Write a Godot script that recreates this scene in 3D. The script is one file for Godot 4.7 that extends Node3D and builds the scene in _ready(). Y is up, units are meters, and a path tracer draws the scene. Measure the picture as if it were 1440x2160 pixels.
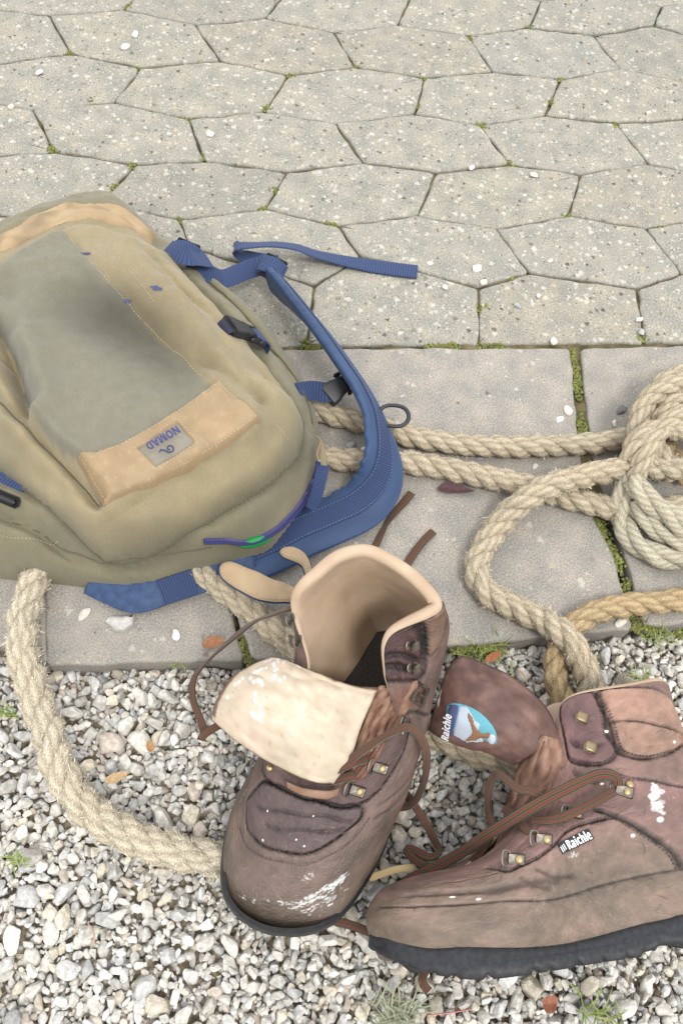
extends Node3D

var rng := RandomNumberGenerator.new()
var nz := FastNoiseLite.new()
var used := {}

# ---------------------------------------------------------------- mesh builder
class Mb:
	var v := PackedVector3Array()
	var uv := PackedVector2Array()
	var c := PackedColorArray()
	var ix := PackedInt32Array()
	var tint := Color(1, 1, 1)

	func vert(p: Vector3, t := Vector2.ZERO) -> int:
		v.append(p); uv.append(t); c.append(tint)
		return v.size() - 1

	func tri(a: int, b: int, d: int) -> void:      # a b d run clockwise seen from outside
		ix.append(a); ix.append(b); ix.append(d)

	func quad(a: int, b: int, d: int, e: int) -> void:
		tri(a, b, d); tri(a, d, e)

	# pts[j * nu + i]; outside is on the side of (d/dj) x (d/di) unless flipped
	func grid(pts: PackedVector3Array, nu: int, nv: int, wrap := false, flip := false, uvs := PackedVector2Array()) -> int:
		var b := v.size()
		for k in pts.size():
			vert(pts[k], uvs[k] if uvs.size() else Vector2(float(k % nu) / maxi(1, nu - 1), float(k / nu) / maxi(1, nv - 1)))
		for j in nv - 1:
			for i in (nu if wrap else nu - 1):
				var i2 := (i + 1) % nu
				var p := b + j * nu + i
				var q := b + j * nu + i2
				var r := b + (j + 1) * nu + i2
				var s := b + (j + 1) * nu + i
				if flip: quad(p, s, r, q)
				else: quad(p, q, r, s)
		return b

	func fan(ring: PackedInt32Array, centre: Vector3, flip := false) -> void:
		var m := vert(centre)
		for i in ring.size():
			var j := (i + 1) % ring.size()
			if flip: tri(m, ring[j], ring[i])
			else: tri(m, ring[i], ring[j])

	func mesh(flat := false) -> ArrayMesh:
		if flat:
			var v2 := PackedVector3Array(); var uv2 := PackedVector2Array(); var c2 := PackedColorArray()
			for k in ix:
				v2.append(v[k]); uv2.append(uv[k]); c2.append(c[k])
			v = v2; uv = uv2; c = c2
			for k in ix.size(): ix[k] = k
		var nr := PackedVector3Array()
		nr.resize(v.size())
		for k in range(0, ix.size(), 3):
			var a := ix[k]; var b := ix[k + 1]; var d := ix[k + 2]
			var f := (v[d] - v[a]).cross(v[b] - v[a])
			nr[a] += f; nr[b] += f; nr[d] += f
		for k in nr.size():
			nr[k] = nr[k].normalized() if nr[k].length_squared() > 1e-24 else Vector3.UP
		var a := []
		a.resize(Mesh.ARRAY_MAX)
		a[Mesh.ARRAY_VERTEX] = v; a[Mesh.ARRAY_NORMAL] = nr; a[Mesh.ARRAY_TEX_UV] = uv; a[Mesh.ARRAY_COLOR] = c; a[Mesh.ARRAY_INDEX] = ix
		var m := ArrayMesh.new()
		m.add_surface_from_arrays(Mesh.PRIMITIVE_TRIANGLES, a)
		return m

func numbered(called: String) -> String:
	var k: int = used.get(called, 0)
	used[called] = k + 1
	return called if k == 0 else "%s_%03d" % [called, k]

func put(called: String, mesh: Mesh, mat: Material, parent: Node = self) -> MeshInstance3D:
	var o := MeshInstance3D.new()
	o.name = numbered(called) if parent == self else called
	o.mesh = mesh
	o.material_override = null
	for s in mesh.get_surface_count(): o.set_surface_override_material(s, mat)
	parent.add_child(o, true)
	return o

func thing(called: String, label: String, category: String, group := "", at := Vector3.ZERO) -> Node3D:
	var o := Node3D.new()
	o.name = numbered(called)
	add_child(o, true)
	o.position = at
	return tag(o, label, category, group)

func tag(o: Node3D, label: String, category: String, group := "") -> Node3D:
	o.set_meta("label", label); o.set_meta("category", category)
	if group: o.set_meta("group", group)
	return o

func stuff(o: Node3D) -> Node3D:
	o.set_meta("kind", "stuff")
	return o

# ---------------------------------------------------------------- curves and shapes
func smooth_path(p: PackedVector3Array, step: float) -> PackedVector3Array:   # Catmull-Rom, resampled evenly
	var dense := PackedVector3Array()
	for k in p.size() - 1:
		var a := p[maxi(k - 1, 0)]; var b := p[k]; var c := p[k + 1]; var d := p[mini(k + 2, p.size() - 1)]
		for s in 24: dense.append(crv(a, b, c, d, s / 24.0))
	dense.append(p[p.size() - 1])
	var out := PackedVector3Array([dense[0]])
	var left := step
	for k in dense.size() - 1:
		var a := dense[k]; var b := dense[k + 1]
		var l := a.distance_to(b)
		while l >= left:
			a = a.move_toward(b, left)
			out.append(a)
			l -= left
			left = step
		left -= l
	return out

func crv(a: Vector3, b: Vector3, c: Vector3, d: Vector3, t: float) -> Vector3:
	return b + 0.5 * t * (c - a + t * (2.0 * a - 5.0 * b + 4.0 * c - d + t * (3.0 * (b - c) + d - a)))

func smooth2(p: PackedVector2Array, per: int, closed := true) -> PackedVector2Array:
	var out := PackedVector2Array()
	var n := p.size()
	for k in (n if closed else n - 1):
		var a := p[(k - 1 + n) % n] if closed else p[maxi(k - 1, 0)]
		var b := p[k]
		var c := p[(k + 1) % n]
		var d := p[(k + 2) % n] if closed else p[mini(k + 2, n - 1)]
		for s in per:
			var t := float(s) / per
			out.append(b + 0.5 * t * (c - a + t * (2.0 * a - 5.0 * b + 4.0 * c - d + t * (3.0 * (b - c) + d - a))))
	if not closed: out.append(p[n - 1])
	return out

func frames(p: PackedVector3Array, first_up := Vector3.UP) -> Array:    # parallel transported [tangent, normal, binormal]
	var out := []
	var u := first_up
	for k in p.size():
		var t := (p[mini(k + 1, p.size() - 1)] - p[maxi(k - 1, 0)]).normalized()
		u = (u - t * u.dot(t)).normalized()
		out.append([t, u, t.cross(u)])
	return out

func tube(m: Mb, p: PackedVector3Array, r: float, sides := 8, taper := false) -> void:
	var f := frames(p, Vector3(0.013, 1, 0.021).normalized())
	var pts := PackedVector3Array()
	var uvs := PackedVector2Array()
	var run := 0.0
	for k in p.size():
		var rr := r
		if taper and (k == 0 or k == p.size() - 1): rr = r * 0.3
		if k: run += p[k].distance_to(p[k - 1])
		for s in sides + 1:
			var a := TAU * s / sides
			pts.append(p[k] + (f[k][1] * cos(a) + f[k][2] * sin(a)) * rr)
			uvs.append(Vector2(float(s) / sides, run))
	var b := m.grid(pts, sides + 1, p.size(), false, true, uvs)
	for e in 2:
		var ring := PackedInt32Array()
		for s in sides: ring.append(b + s + (0 if e == 0 else (p.size() - 1) * (sides + 1)))
		m.fan(ring, p[0] if e == 0 else p[p.size() - 1], e == 0)

# a flat band along p: side[k] is the direction of its width
func ribbon(m: Mb, p: PackedVector3Array, side: PackedVector3Array, width: float, thick: float, bulge := 0.0) -> void:
	var pts := PackedVector3Array()
	var uvs := PackedVector2Array()
	var cs := [Vector2(-0.5, -0.3), Vector2(-0.47, 0.5), Vector2(-0.25, 0.5), Vector2(0, 0.5), Vector2(0.25, 0.5), Vector2(0.47, 0.5), Vector2(0.5, -0.3), Vector2(0.47, -0.5), Vector2(0, -0.5), Vector2(-0.47, -0.5)]
	var n := cs.size()
	var run := 0.0
	for k in p.size():
		var t := (p[mini(k + 1, p.size() - 1)] - p[maxi(k - 1, 0)]).normalized()
		var s := (side[k] - t * side[k].dot(t)).normalized()
		var up := s.cross(t)
		if k: run += p[k].distance_to(p[k - 1])
		for q in n + 1:
			var e: Vector2 = cs[q % n]
			var b := bulge * (0.5 - absf(e.x)) * 2.0 * signf(e.y) if absf(e.y) > 0.4 else 0.0
			pts.append(p[k] + s * e.x * width + up * (e.y * thick + b))
			uvs.append(Vector2(e.x + 0.5 if e.y > 0 else 0.5 - e.x, run / width))
	var b0 := m.grid(pts, n + 1, p.size(), false, true, uvs)
	for e in 2:
		var ring := PackedInt32Array()
		for s in n: ring.append(b0 + s + (0 if e == 0 else (p.size() - 1) * (n + 1)))
		m.fan(ring, p[0] if e == 0 else p[p.size() - 1], e == 0)

func sides_of(p: PackedVector3Array, keys: PackedVector3Array) -> PackedVector3Array:   # width directions spread along the path
	var out := PackedVector3Array()
	for k in p.size():
		var x := float(k) / maxi(1, p.size() - 1) * (keys.size() - 1)
		var i := mini(int(x), keys.size() - 2) if keys.size() > 1 else 0
		out.append(keys[i].lerp(keys[mini(i + 1, keys.size() - 1)], x - i).normalized())
	return out

func flat_sides(p: PackedVector3Array, tilt := 0.0) -> PackedVector3Array:   # lying flat, turned by tilt about its run
	var out := PackedVector3Array()
	for k in p.size():
		var t := (p[mini(k + 1, p.size() - 1)] - p[maxi(k - 1, 0)]).normalized()
		out.append(Vector3.UP.cross(t).normalized().rotated(t, tilt) if absf(t.y) < 0.98 else Vector3.RIGHT)
	return out

func chamfer_box(m: Mb, xf: Transform3D, s: Vector3, b: float) -> void:
	var h := s * 0.5
	var lv := [[-h.y, -b], [-h.y + b, 0.0], [h.y - b, 0.0], [h.y, -b]]
	var pts := PackedVector3Array()
	for l in lv:
		var x: float = h.x + l[1]; var z: float = h.z + l[1]
		for q in [[x - b, z], [x, z - b], [x, -z + b], [x - b, -z], [-x + b, -z], [-x, -z + b], [-x, z - b], [-x + b, z]]:
			pts.append(xf * Vector3(q[0], l[0], q[1]))
	var m2 := m.grid(pts, 8, 4, true, true)
	var lo := PackedInt32Array(); var hi := PackedInt32Array()
	for k in 8: lo.append(m2 + k); hi.append(m2 + 24 + k)
	m.fan(lo, xf * Vector3(0, -h.y, 0), true)
	m.fan(hi, xf * Vector3(0, h.y, 0), false)

func ball(m: Mb, xf: Transform3D, nu := 12, nv := 8, half := false) -> void:
	var pts := PackedVector3Array()
	for j in nv + 1:
		var a := (PI * 0.5 if half else PI) * j / nv
		for i in nu + 1:
			var b := TAU * i / nu
			pts.append(xf * Vector3(sin(a) * cos(b), cos(a), sin(a) * sin(b)))
	m.grid(pts, nu + 1, nv + 1, false, false)

func ring_torus(m: Mb, xf: Transform3D, path2: PackedVector2Array, r: float, sides := 8) -> void:   # a closed wire along path2 in the xz plane of xf
	var n := path2.size()
	var pts := PackedVector3Array()
	for k in n + 1:
		var a := path2[k % n]
		var t := (path2[(k + 1) % n] - path2[(k - 1 + n) % n]).normalized()
		var o := Vector2(t.y, -t.x)
		for s in sides + 1:
			var g := TAU * s / sides
			var q := a + o * cos(g) * r
			pts.append(xf * Vector3(q.x, sin(g) * r, q.y))
	m.grid(pts, sides + 1, n + 1, false, false)

# a slab on a polygon in the xz plane: rounded rim, top at y = 0 through xf
func slab(m: Mb, poly: PackedVector2Array, xf: Transform3D, thick: float, round_r: float, rough := 0.0, bow := 0.0) -> void:
	if Geometry2D.is_polygon_clockwise(poly): poly.reverse()
	var n := poly.size()
	var mid := Vector2.ZERO
	for q in poly: mid += q / n
	var lv := [[-thick, 0.0], [-round_r, 0.0], [-round_r * 0.35, round_r * 0.3], [0.0, round_r]]
	var pts := PackedVector3Array()
	for l in lv:
		for k in n:
			var t := (poly[(k + 1) % n] - poly[(k - 1 + n) % n]).normalized()
			var q: Vector2 = poly[k] + Vector2(-t.y, t.x) * l[1]
			pts.append(xf * Vector3(q.x, l[0] + (nz.get_noise_2d(q.x * 900, q.y * 900) * rough if l[0] > -thick else 0.0), q.y))
	var b := m.grid(pts, n, 4, true, false)
	var ring := PackedInt32Array()
	for k in n: ring.append(b + 3 * n + k)
	var inner := PackedInt32Array()
	for k in n:
		var q: Vector2 = mid + (poly[k] - mid) * 0.6
		inner.append(m.vert(xf * Vector3(q.x, bow * 0.8, q.y)))
	for k in n: m.quad(ring[k], ring[(k + 1) % n], inner[(k + 1) % n], inner[k])
	m.fan(inner, xf * Vector3(mid.x, bow, mid.y), false)

func rough_outline(poly: PackedVector2Array, step: float, jitter: float, corner: float) -> PackedVector2Array:
	var out := PackedVector2Array()
	var n := poly.size()
	for k in n:
		var a := poly[k]; var b := poly[(k + 1) % n]
		var l := a.distance_to(b)
		var m := maxi(2, int(l / step))
		var t := (b - a) / l
		for s in m:
			var x := corner + (l - 2 * corner) * s / (m - 1)
			var q := a + t * x
			out.append(q + Vector2(-t.y, t.x) * nz.get_noise_2d(q.x * 2600 + k * 17.0, q.y * 2600) * jitter)
	return out

# ---------------------------------------------------------------- textures
func tex(im: Image) -> ImageTexture:
	return ImageTexture.create_from_image(im)

func fnl(freq: float, seed_: int, oct := 4) -> FastNoiseLite:
	var f := FastNoiseLite.new()
	f.seed = seed_; f.frequency = freq; f.noise_type = FastNoiseLite.TYPE_SIMPLEX_SMOOTH
	f.fractal_type = FastNoiseLite.FRACTAL_FBM; f.fractal_octaves = oct
	return f

func std(col: Color, rough := 0.85, vcol := false) -> StandardMaterial3D:    # col: linear base colour
	var m := StandardMaterial3D.new()
	m.albedo_color = col.linear_to_srgb()
	m.roughness = rough
	m.metallic_specular = 0.4
	m.vertex_color_use_as_albedo = vcol
	return m

func world_tex(m: StandardMaterial3D, t: Texture2D, size: float, bump: Texture2D = null, cm := 0.1, local := false) -> StandardMaterial3D:
	m.uv1_triplanar = true
	m.uv1_world_triplanar = not local
	m.uv1_scale = Vector3.ONE / size
	m.albedo_texture = t
	if bump:
		m.heightmap_enabled = true
		m.heightmap_texture = bump
		m.heightmap_scale = cm
	return m

func noise_tex(freq: float, seed_: int, lo: Color, hi: Color, size := 256, oct := 4, kind := FastNoiseLite.TYPE_SIMPLEX_SMOOTH) -> ImageTexture:
	var f := fnl(freq, seed_, oct)
	f.noise_type = kind
	var im := f.get_seamless_image(size, size)
	im.convert(Image.FORMAT_L8)
	var d := im.get_data()
	var o := PackedByteArray()
	o.resize(d.size() * 3)
	for k in d.size():
		var q := lo.lerp(hi, d[k] / 255.0)
		o[k * 3] = int(q.r * 255); o[k * 3 + 1] = int(q.g * 255); o[k * 3 + 2] = int(q.b * 255)
	return tex(Image.create_from_data(size, size, false, Image.FORMAT_RGB8, o))

# cast concrete: [colour, height], both tiling
func concrete(size: int, seed_: int, stones: int, span: float, base: Color, pale: float) -> Array:
	var a := fnl(0.012, seed_, 5).get_seamless_image(size, size); a.convert(Image.FORMAT_L8)
	var b := fnl(0.22, seed_ + 1, 3).get_seamless_image(size, size); b.convert(Image.FORMAT_L8)
	var da := a.get_data(); var db := b.get_data()
	var col := PackedByteArray(); col.resize(size * size * 3)
	var hgt := PackedByteArray(); hgt.resize(size * size)
	for k in size * size:
		var x := 0.83 + 0.13 * (da[k] / 255.0 - 0.5) + 0.42 * (db[k] / 255.0 - 0.5)
		var w := (da[k] - 128) * 0.00012
		col[k * 3] = clampi(int(255 * x * (base.r + w)), 0, 255); col[k * 3 + 1] = clampi(int(255 * x * base.g), 0, 255); col[k * 3 + 2] = clampi(int(255 * x * (base.b - w)), 0, 255)
		hgt[k] = clampi(int(90 + 0.45 * (db[k] - 128) + 0.25 * (da[k] - 128)), 0, 255)
	var r := RandomNumberGenerator.new(); r.seed = seed_
	var px := size / span
	for q in stones:
		var kind := r.randf()
		var cc: Color
		if kind < 0.42: cc = Color(1.0, 0.99, 0.96) * r.randf_range(0.92, 1.1)
		elif kind < 0.62: cc = Color(0.98, 0.92, 0.80) * r.randf_range(0.8, 1.0)
		elif kind < 0.84: cc = Color(0.80, 0.78, 0.74) * r.randf_range(0.7, 1.0)
		else: cc = Color(0.52, 0.47, 0.42) * r.randf_range(0.55, 1.1)
		var rad := clampf(0.00085 * pow(r.randf(), -0.5), 0.0006, 0.0042) * px * (0.8 if kind > 0.84 else 1.0)
		var el := r.randf_range(0.6, 1.0); var an := r.randf() * TAU
		var cx := r.randf() * size; var cy := r.randf() * size
		var hh := 150 if kind < 0.84 else 45
		var w := int(ceil(rad)) + 1
		var lob := r.randf() * TAU
		for dy in range(-w, w + 1):
			for dx in range(-w, w + 1):
				var u := (dx * cos(an) + dy * sin(an)) / rad
				var v := (-dx * sin(an) + dy * cos(an)) / (rad * el)
				var d := sqrt(u * u + v * v) * (1.0 + 0.18 * sin(3.0 * atan2(v, u) + lob))
				if d > 1.0: continue
				var k := posmod(int(cy) + dy, size) * size + posmod(int(cx) + dx, size)
				var s := clampf((1.0 - d) * 2.5, 0, 1) * pale
				col[k * 3] = int(lerpf(col[k * 3], minf(cc.r * 255, 255), s)); col[k * 3 + 1] = int(lerpf(col[k * 3 + 1], minf(cc.g * 255, 255), s)); col[k * 3 + 2] = int(lerpf(col[k * 3 + 2], minf(cc.b * 255, 255), s))
				hgt[k] = int(lerpf(hgt[k], hh + 30 * (1 - d), clampf((1.0 - d) * 3.0, 0, 1)))
	return [tex(Image.create_from_data(size, size, false, Image.FORMAT_RGB8, col)), tex(Image.create_from_data(size, size, false, Image.FORMAT_L8, hgt))]


# ---------------------------------------------------------------- the scene
func _ready() -> void:
	rng.seed = 7
	nz = fnl(0.01, 3, 3)
	var cam := Camera3D.new()
	cam.name = "camera"
	cam.fov = 63.5665
	cam.near = 0.02
	cam.far = 60.0
	add_child(cam)
	cam.position = Vector3(0, 0.7539, 0)
	cam.rotation_degrees = Vector3(-62.2653, 0, 0)
	cam.rotate_object_local(Vector3(0, 0, 1), deg_to_rad(7.9114))
	var env := Environment.new()
	var sky := Sky.new()
	var ps := ProceduralSkyMaterial.new()
	ps.sky_top_color = Color(0.93, 0.93, 0.94)
	ps.sky_horizon_color = Color(0.86, 0.86, 0.86)
	ps.sky_curve = 0.3
	ps.ground_bottom_color = Color(0.45, 0.44, 0.42)
	ps.ground_horizon_color = Color(0.6, 0.6, 0.58)
	sky.sky_material = ps
	env.background_mode = Environment.BG_SKY
	env.sky = sky
	env.tonemap_mode = Environment.TONE_MAPPER_LINEAR
	env.tonemap_exposure = 2.6
	env.sdfgi_enabled = true
	env.ssao_enabled = true
	env.ssil_enabled = true
	var we := WorldEnvironment.new()
	we.name = "environment"
	we.environment = env
	add_child(we)
	var sun := DirectionalLight3D.new()
	sun.name = "sun"
	sun.light_energy = 0.28
	sun.light_color = Color(1.0, 0.985, 0.965)
	sun.light_angular_distance = 14.0
	sun.shadow_enabled = true
	add_child(sun)
	sun.rotation_degrees = Vector3(-62, 35, 0)
	setting()
	everything()

func setting() -> void:
	# bare soil under and around everything
	var soil_m := world_tex(std(Color(0.16, 0.14, 0.11), 0.95), noise_tex(0.03, 5, Color(0.55, 0.52, 0.46), Color(1, 0.97, 0.9), 256, 5), 0.3, noise_tex(0.08, 6, Color.BLACK, Color.WHITE, 256, 4), 0.3)
	var pm := PlaneMesh.new()
	pm.size = Vector2(80, 80)
	pm.subdivide_width = 8; pm.subdivide_depth = 8
	var soil := put("ground", pm, soil_m)
	soil.position = Vector3(0, -0.045, 0)
	soil.set_meta("kind", "structure")

	var con := concrete(1024, 11, 11000, 0.55, Color(0.905, 0.89, 0.85), 0.68)
	var con2 := concrete(1024, 23, 1500, 0.5, Color(0.88, 0.86, 0.83), 0.5)
	var pav_m := world_tex(std(Color(0.435, 0.432, 0.405), 0.92, true), con[0], 0.55, con[1], 0.12)
	var kerb_m := world_tex(std(Color(0.475, 0.465, 0.44), 0.9, true), con2[0], 0.5, con2[1], 0.07)
	var pavement := Node3D.new()
	pavement.name = "pavement"
	pavement.set_meta("kind", "structure")
	add_child(pavement)
	# the sand and dirt that fills the joints
	var bed := Mb.new()
	slab(bed, rough_outline(PackedVector2Array([Vector2(-1.4, -2.3), Vector2(1.3, -2.3), Vector2(1.3, -0.52), Vector2(-1.4, -0.3)]), 0.1, 0.0, 0.0), Transform3D(Basis(), Vector3(0, -0.0048, 0)), 0.02, 0.002)
	put("joint_sand", bed.mesh(), world_tex(std(Color(0.20, 0.175, 0.125), 1.0), noise_tex(0.02, 15, Color(0.35, 0.38, 0.25), Color(1, 0.95, 0.85), 256, 5), 0.2), pavement)
	# every paver is a flat six-sided stone between the joints of its row
	var vt: Array = [
		PackedVector2Array([Vector2(-1.1157, -1.9226), Vector2(-1.1423, -1.8401), Vector2(-0.9259, -1.9483), Vector2(-0.9523, -1.8718), Vector2(-0.7298, -1.9704), Vector2(-0.7483, -1.9049), Vector2(-0.5308, -2.0151), Vector2(-0.5548, -1.9377), Vector2(-0.3312, -2.0465), Vector2(-0.3515, -1.9698), Vector2(-0.1352, -2.0739), Vector2(-0.1554, -2.0034), Vector2(0.0615, -2.1096), Vector2(0.0461, -2.0354), Vector2(0.2586, -2.1409), Vector2(0.2349, -2.0682), Vector2(0.4593, -2.1749), Vector2(0.4352, -2.098), Vector2(0.6454, -2.2063), Vector2(0.6293, -2.1378), Vector2(0.8521, -2.24), Vector2(0.8282, -2.1687)]),
		PackedVector2Array([Vector2(-1.237, -1.7968), Vector2(-1.1876, -1.7289), Vector2(-1.0392, -1.826), Vector2(-0.9951, -1.7666), Vector2(-0.8407, -1.8603), Vector2(-0.7978, -1.7989), Vector2(-0.6445, -1.9022), Vector2(-0.5978, -1.8278), Vector2(-0.4528, -1.9273), Vector2(-0.4054, -1.8597), Vector2(-0.2567, -1.9629), Vector2(-0.2031, -1.8912), Vector2(-0.0597, -1.9944), Vector2(-0.007, -1.9292), Vector2(0.1488, -2.0292), Vector2(0.1904, -1.9633), Vector2(0.3456, -2.0584), Vector2(0.3856, -1.998), Vector2(0.5437, -2.0888), Vector2(0.5862, -2.0221), Vector2(0.737, -2.1256), Vector2(0.7789, -2.0606)]),
		PackedVector2Array([Vector2(-1.0839, -1.7265), Vector2(-1.1115, -1.6465), Vector2(-0.89, -1.7531), Vector2(-0.9162, -1.6834), Vector2(-0.6934, -1.7839), Vector2(-0.7129, -1.7103), Vector2(-0.497, -1.8194), Vector2(-0.5185, -1.7412), Vector2(-0.3011, -1.8526), Vector2(-0.3208, -1.7747), Vector2(-0.1008, -1.878), Vector2(-0.1187, -1.8046), Vector2(0.0897, -1.9194), Vector2(0.0723, -1.8402), Vector2(0.2863, -1.9476), Vector2(0.2746, -1.8784), Vector2(0.4875, -1.9862), Vector2(0.4689, -1.9053), Vector2(0.6939, -2.0171), Vector2(0.6683, -1.9394), Vector2(0.8904, -2.047), Vector2(0.8674, -1.9758)]),
		PackedVector2Array([Vector2(-1.2038, -1.6062), Vector2(-1.1534, -1.5363), Vector2(-1.0069, -1.6378), Vector2(-0.9592, -1.5731), Vector2(-0.8114, -1.6678), Vector2(-0.7559, -1.6045), Vector2(-0.613, -1.7054), Vector2(-0.57, -1.6348), Vector2(-0.4115, -1.7346), Vector2(-0.3677, -1.6688), Vector2(-0.2163, -1.7719), Vector2(-0.1728, -1.7015), Vector2(-0.0217, -1.8015), Vector2(0.0234, -1.7355), Vector2(0.1805, -1.834), Vector2(0.2228, -1.7648), Vector2(0.3772, -1.8604), Vector2(0.4142, -1.7974), Vector2(0.5711, -1.8977), Vector2(0.6203, -1.8294), Vector2(0.7729, -1.9304), Vector2(0.82, -1.8662)]),
		PackedVector2Array([Vector2(-1.0546, -1.5269), Vector2(-1.0775, -1.4462), Vector2(-0.8538, -1.5554), Vector2(-0.8787, -1.4865), Vector2(-0.659, -1.5925), Vector2(-0.683, -1.5169), Vector2(-0.4623, -1.6225), Vector2(-0.486, -1.5477), Vector2(-0.2668, -1.663), Vector2(-0.2888, -1.5871), Vector2(-0.0672, -1.6897), Vector2(-0.0889, -1.6143), Vector2(0.1346, -1.7247), Vector2(0.1085, -1.6497), Vector2(0.3222, -1.7559), Vector2(0.3, -1.6797), Vector2(0.5243, -1.7875), Vector2(0.5024, -1.7168), Vector2(0.7227, -1.8253), Vector2(0.6993, -1.7469), Vector2(0.9185, -1.8569), Vector2(0.8947, -1.7803)]),
		PackedVector2Array([Vector2(-1.1758, -1.4114), Vector2(-1.1277, -1.3421), Vector2(-0.9683, -1.4495), Vector2(-0.9263, -1.3785), Vector2(-0.7779, -1.4747), Vector2(-0.7309, -1.4162), Vector2(-0.5783, -1.5095), Vector2(-0.5318, -1.4473), Vector2(-0.3783, -1.5396), Vector2(-0.3383, -1.4783), Vector2(-0.1831, -1.5762), Vector2(-0.1323, -1.5084), Vector2(0.0114, -1.6095), Vector2(0.0596, -1.5348), Vector2(0.2112, -1.6395), Vector2(0.2586, -1.5745), Vector2(0.4159, -1.6742), Vector2(0.4566, -1.6066), Vector2(0.6082, -1.7088), Vector2(0.657, -1.6402), Vector2(0.8038, -1.7408), Vector2(0.8468, -1.6708)]),
		PackedVector2Array([Vector2(-1.0173, -1.3342), Vector2(-1.0384, -1.2577), Vector2(-0.8229, -1.3666), Vector2(-0.843, -1.2928), Vector2(-0.6235, -1.398), Vector2(-0.6467, -1.3263), Vector2(-0.4262, -1.4288), Vector2(-0.4508, -1.3582), Vector2(-0.2315, -1.4636), Vector2(-0.2583, -1.3895), Vector2(-0.0302, -1.5024), Vector2(-0.051, -1.4217), Vector2(0.1619, -1.532), Vector2(0.1372, -1.4578), Vector2(0.3663, -1.568), Vector2(0.3446, -1.489), Vector2(0.5612, -1.5979), Vector2(0.5297, -1.5232), Vector2(0.756, -1.6342), Vector2(0.7297, -1.5531), Vector2(0.9508, -1.6686), Vector2(0.929, -1.5843)]),
		PackedVector2Array([Vector2(-1.137, -1.2153), Vector2(-1.0857, -1.1525), Vector2(-0.9416, -1.2547), Vector2(-0.893, -1.1827), Vector2(-0.7401, -1.2818), Vector2(-0.697, -1.2171), Vector2(-0.545, -1.3172), Vector2(-0.5022, -1.2554), Vector2(-0.3478, -1.3522), Vector2(-0.3039, -1.2814), Vector2(-0.1493, -1.3729), Vector2(-0.1009, -1.318), Vector2(0.0506, -1.4132), Vector2(0.0915, -1.3455), Vector2(0.2433, -1.4562), Vector2(0.2933, -1.3834), Vector2(0.4474, -1.4817), Vector2(0.4847, -1.4096), Vector2(0.637, -1.5118), Vector2(0.6899, -1.4466), Vector2(0.8373, -1.5448), Vector2(0.8853, -1.4821)]),
		PackedVector2Array([Vector2(-0.9846, -1.1418), Vector2(-1.0012, -1.068), Vector2(-0.7919, -1.1741), Vector2(-0.8121, -1.0988), Vector2(-0.5914, -1.2055), Vector2(-0.6155, -1.1326), Vector2(-0.4022, -1.2443), Vector2(-0.4172, -1.1722), Vector2(-0.1926, -1.2764), Vector2(-0.2122, -1.1984), Vector2(-0.002, -1.3107), Vector2(-0.0175, -1.2266), Vector2(0.1991, -1.3393), Vector2(0.1805, -1.2646), Vector2(0.3911, -1.3705), Vector2(0.3761, -1.3165), Vector2(0.5928, -1.4029), Vector2(0.5683, -1.3234), Vector2(0.7906, -1.4383), Vector2(0.766, -1.3621), Vector2(0.9892, -1.4714), Vector2(0.9681, -1.3923)]),
		PackedVector2Array([Vector2(-1.0977, -1.0228), Vector2(-1.0566, -0.9655), Vector2(-0.9035, -1.0556), Vector2(-0.8586, -0.9908), Vector2(-0.7085, -1.0918), Vector2(-0.6646, -1.0211), Vector2(-0.5168, -1.1352), Vector2(-0.4643, -1.0582), Vector2(-0.3093, -1.1599), Vector2(-0.2582, -1.0866), Vector2(-0.1095, -1.1892), Vector2(-0.0678, -1.1156), Vector2(0.088, -1.2259), Vector2(0.1303, -1.1481), Vector2(0.2788, -1.2691), Vector2(0.3199, -1.1953), Vector2(0.4772, -1.2883), Vector2(0.5181, -1.2218), Vector2(0.6784, -1.3182), Vector2(0.7172, -1.2498), Vector2(0.8757, -1.3493), Vector2(0.919, -1.2833)]),
		PackedVector2Array([Vector2(-0.951, -0.9484), Vector2(-0.9767, -0.8696), Vector2(-0.7546, -0.9773), Vector2(-0.7832, -0.9047), Vector2(-0.555, -1.0171), Vector2(-0.5784, -0.9373), Vector2(-0.3626, -1.0486), Vector2(-0.3815, -0.9697), Vector2(-0.1596, -1.0772), Vector2(-0.1799, -0.9926), Vector2(0.032, -1.1126), Vector2(0.0249, -1.0308), Vector2(0.2298, -1.1535), Vector2(0.2074, -1.0673), Vector2(0.4303, -1.1813), Vector2(0.4064, -1.1), Vector2(0.6297, -1.2121), Vector2(0.6043, -1.1352), Vector2(0.8263, -1.2482), Vector2(0.7974, -1.1681), Vector2(1.0172, -1.2795), Vector2(0.999, -1.1997)]),
		PackedVector2Array([Vector2(-1.0711, -0.83), Vector2(-1.0279, -0.7652), Vector2(-0.8753, -0.8689), Vector2(-0.8233, -0.8008), Vector2(-0.6756, -0.8991), Vector2(-0.6265, -0.8324), Vector2(-0.4809, -0.9338), Vector2(-0.4315, -0.8613), Vector2(-0.2766, -0.9574), Vector2(-0.2395, -0.8821), Vector2(-0.0807, -0.9887), Vector2(-0.034, -0.9201), Vector2(0.1148, -1.0276), Vector2(0.1598, -0.9566), Vector2(0.3087, -1.0722), Vector2(0.352, -0.9954), Vector2(0.5105, -1.0909), Vector2(0.5538, -1.0299), Vector2(0.7063, -1.1232), Vector2(0.7562, -1.0574), Vector2(0.9051, -1.1599), Vector2(0.9531, -1.0951)]),
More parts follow.
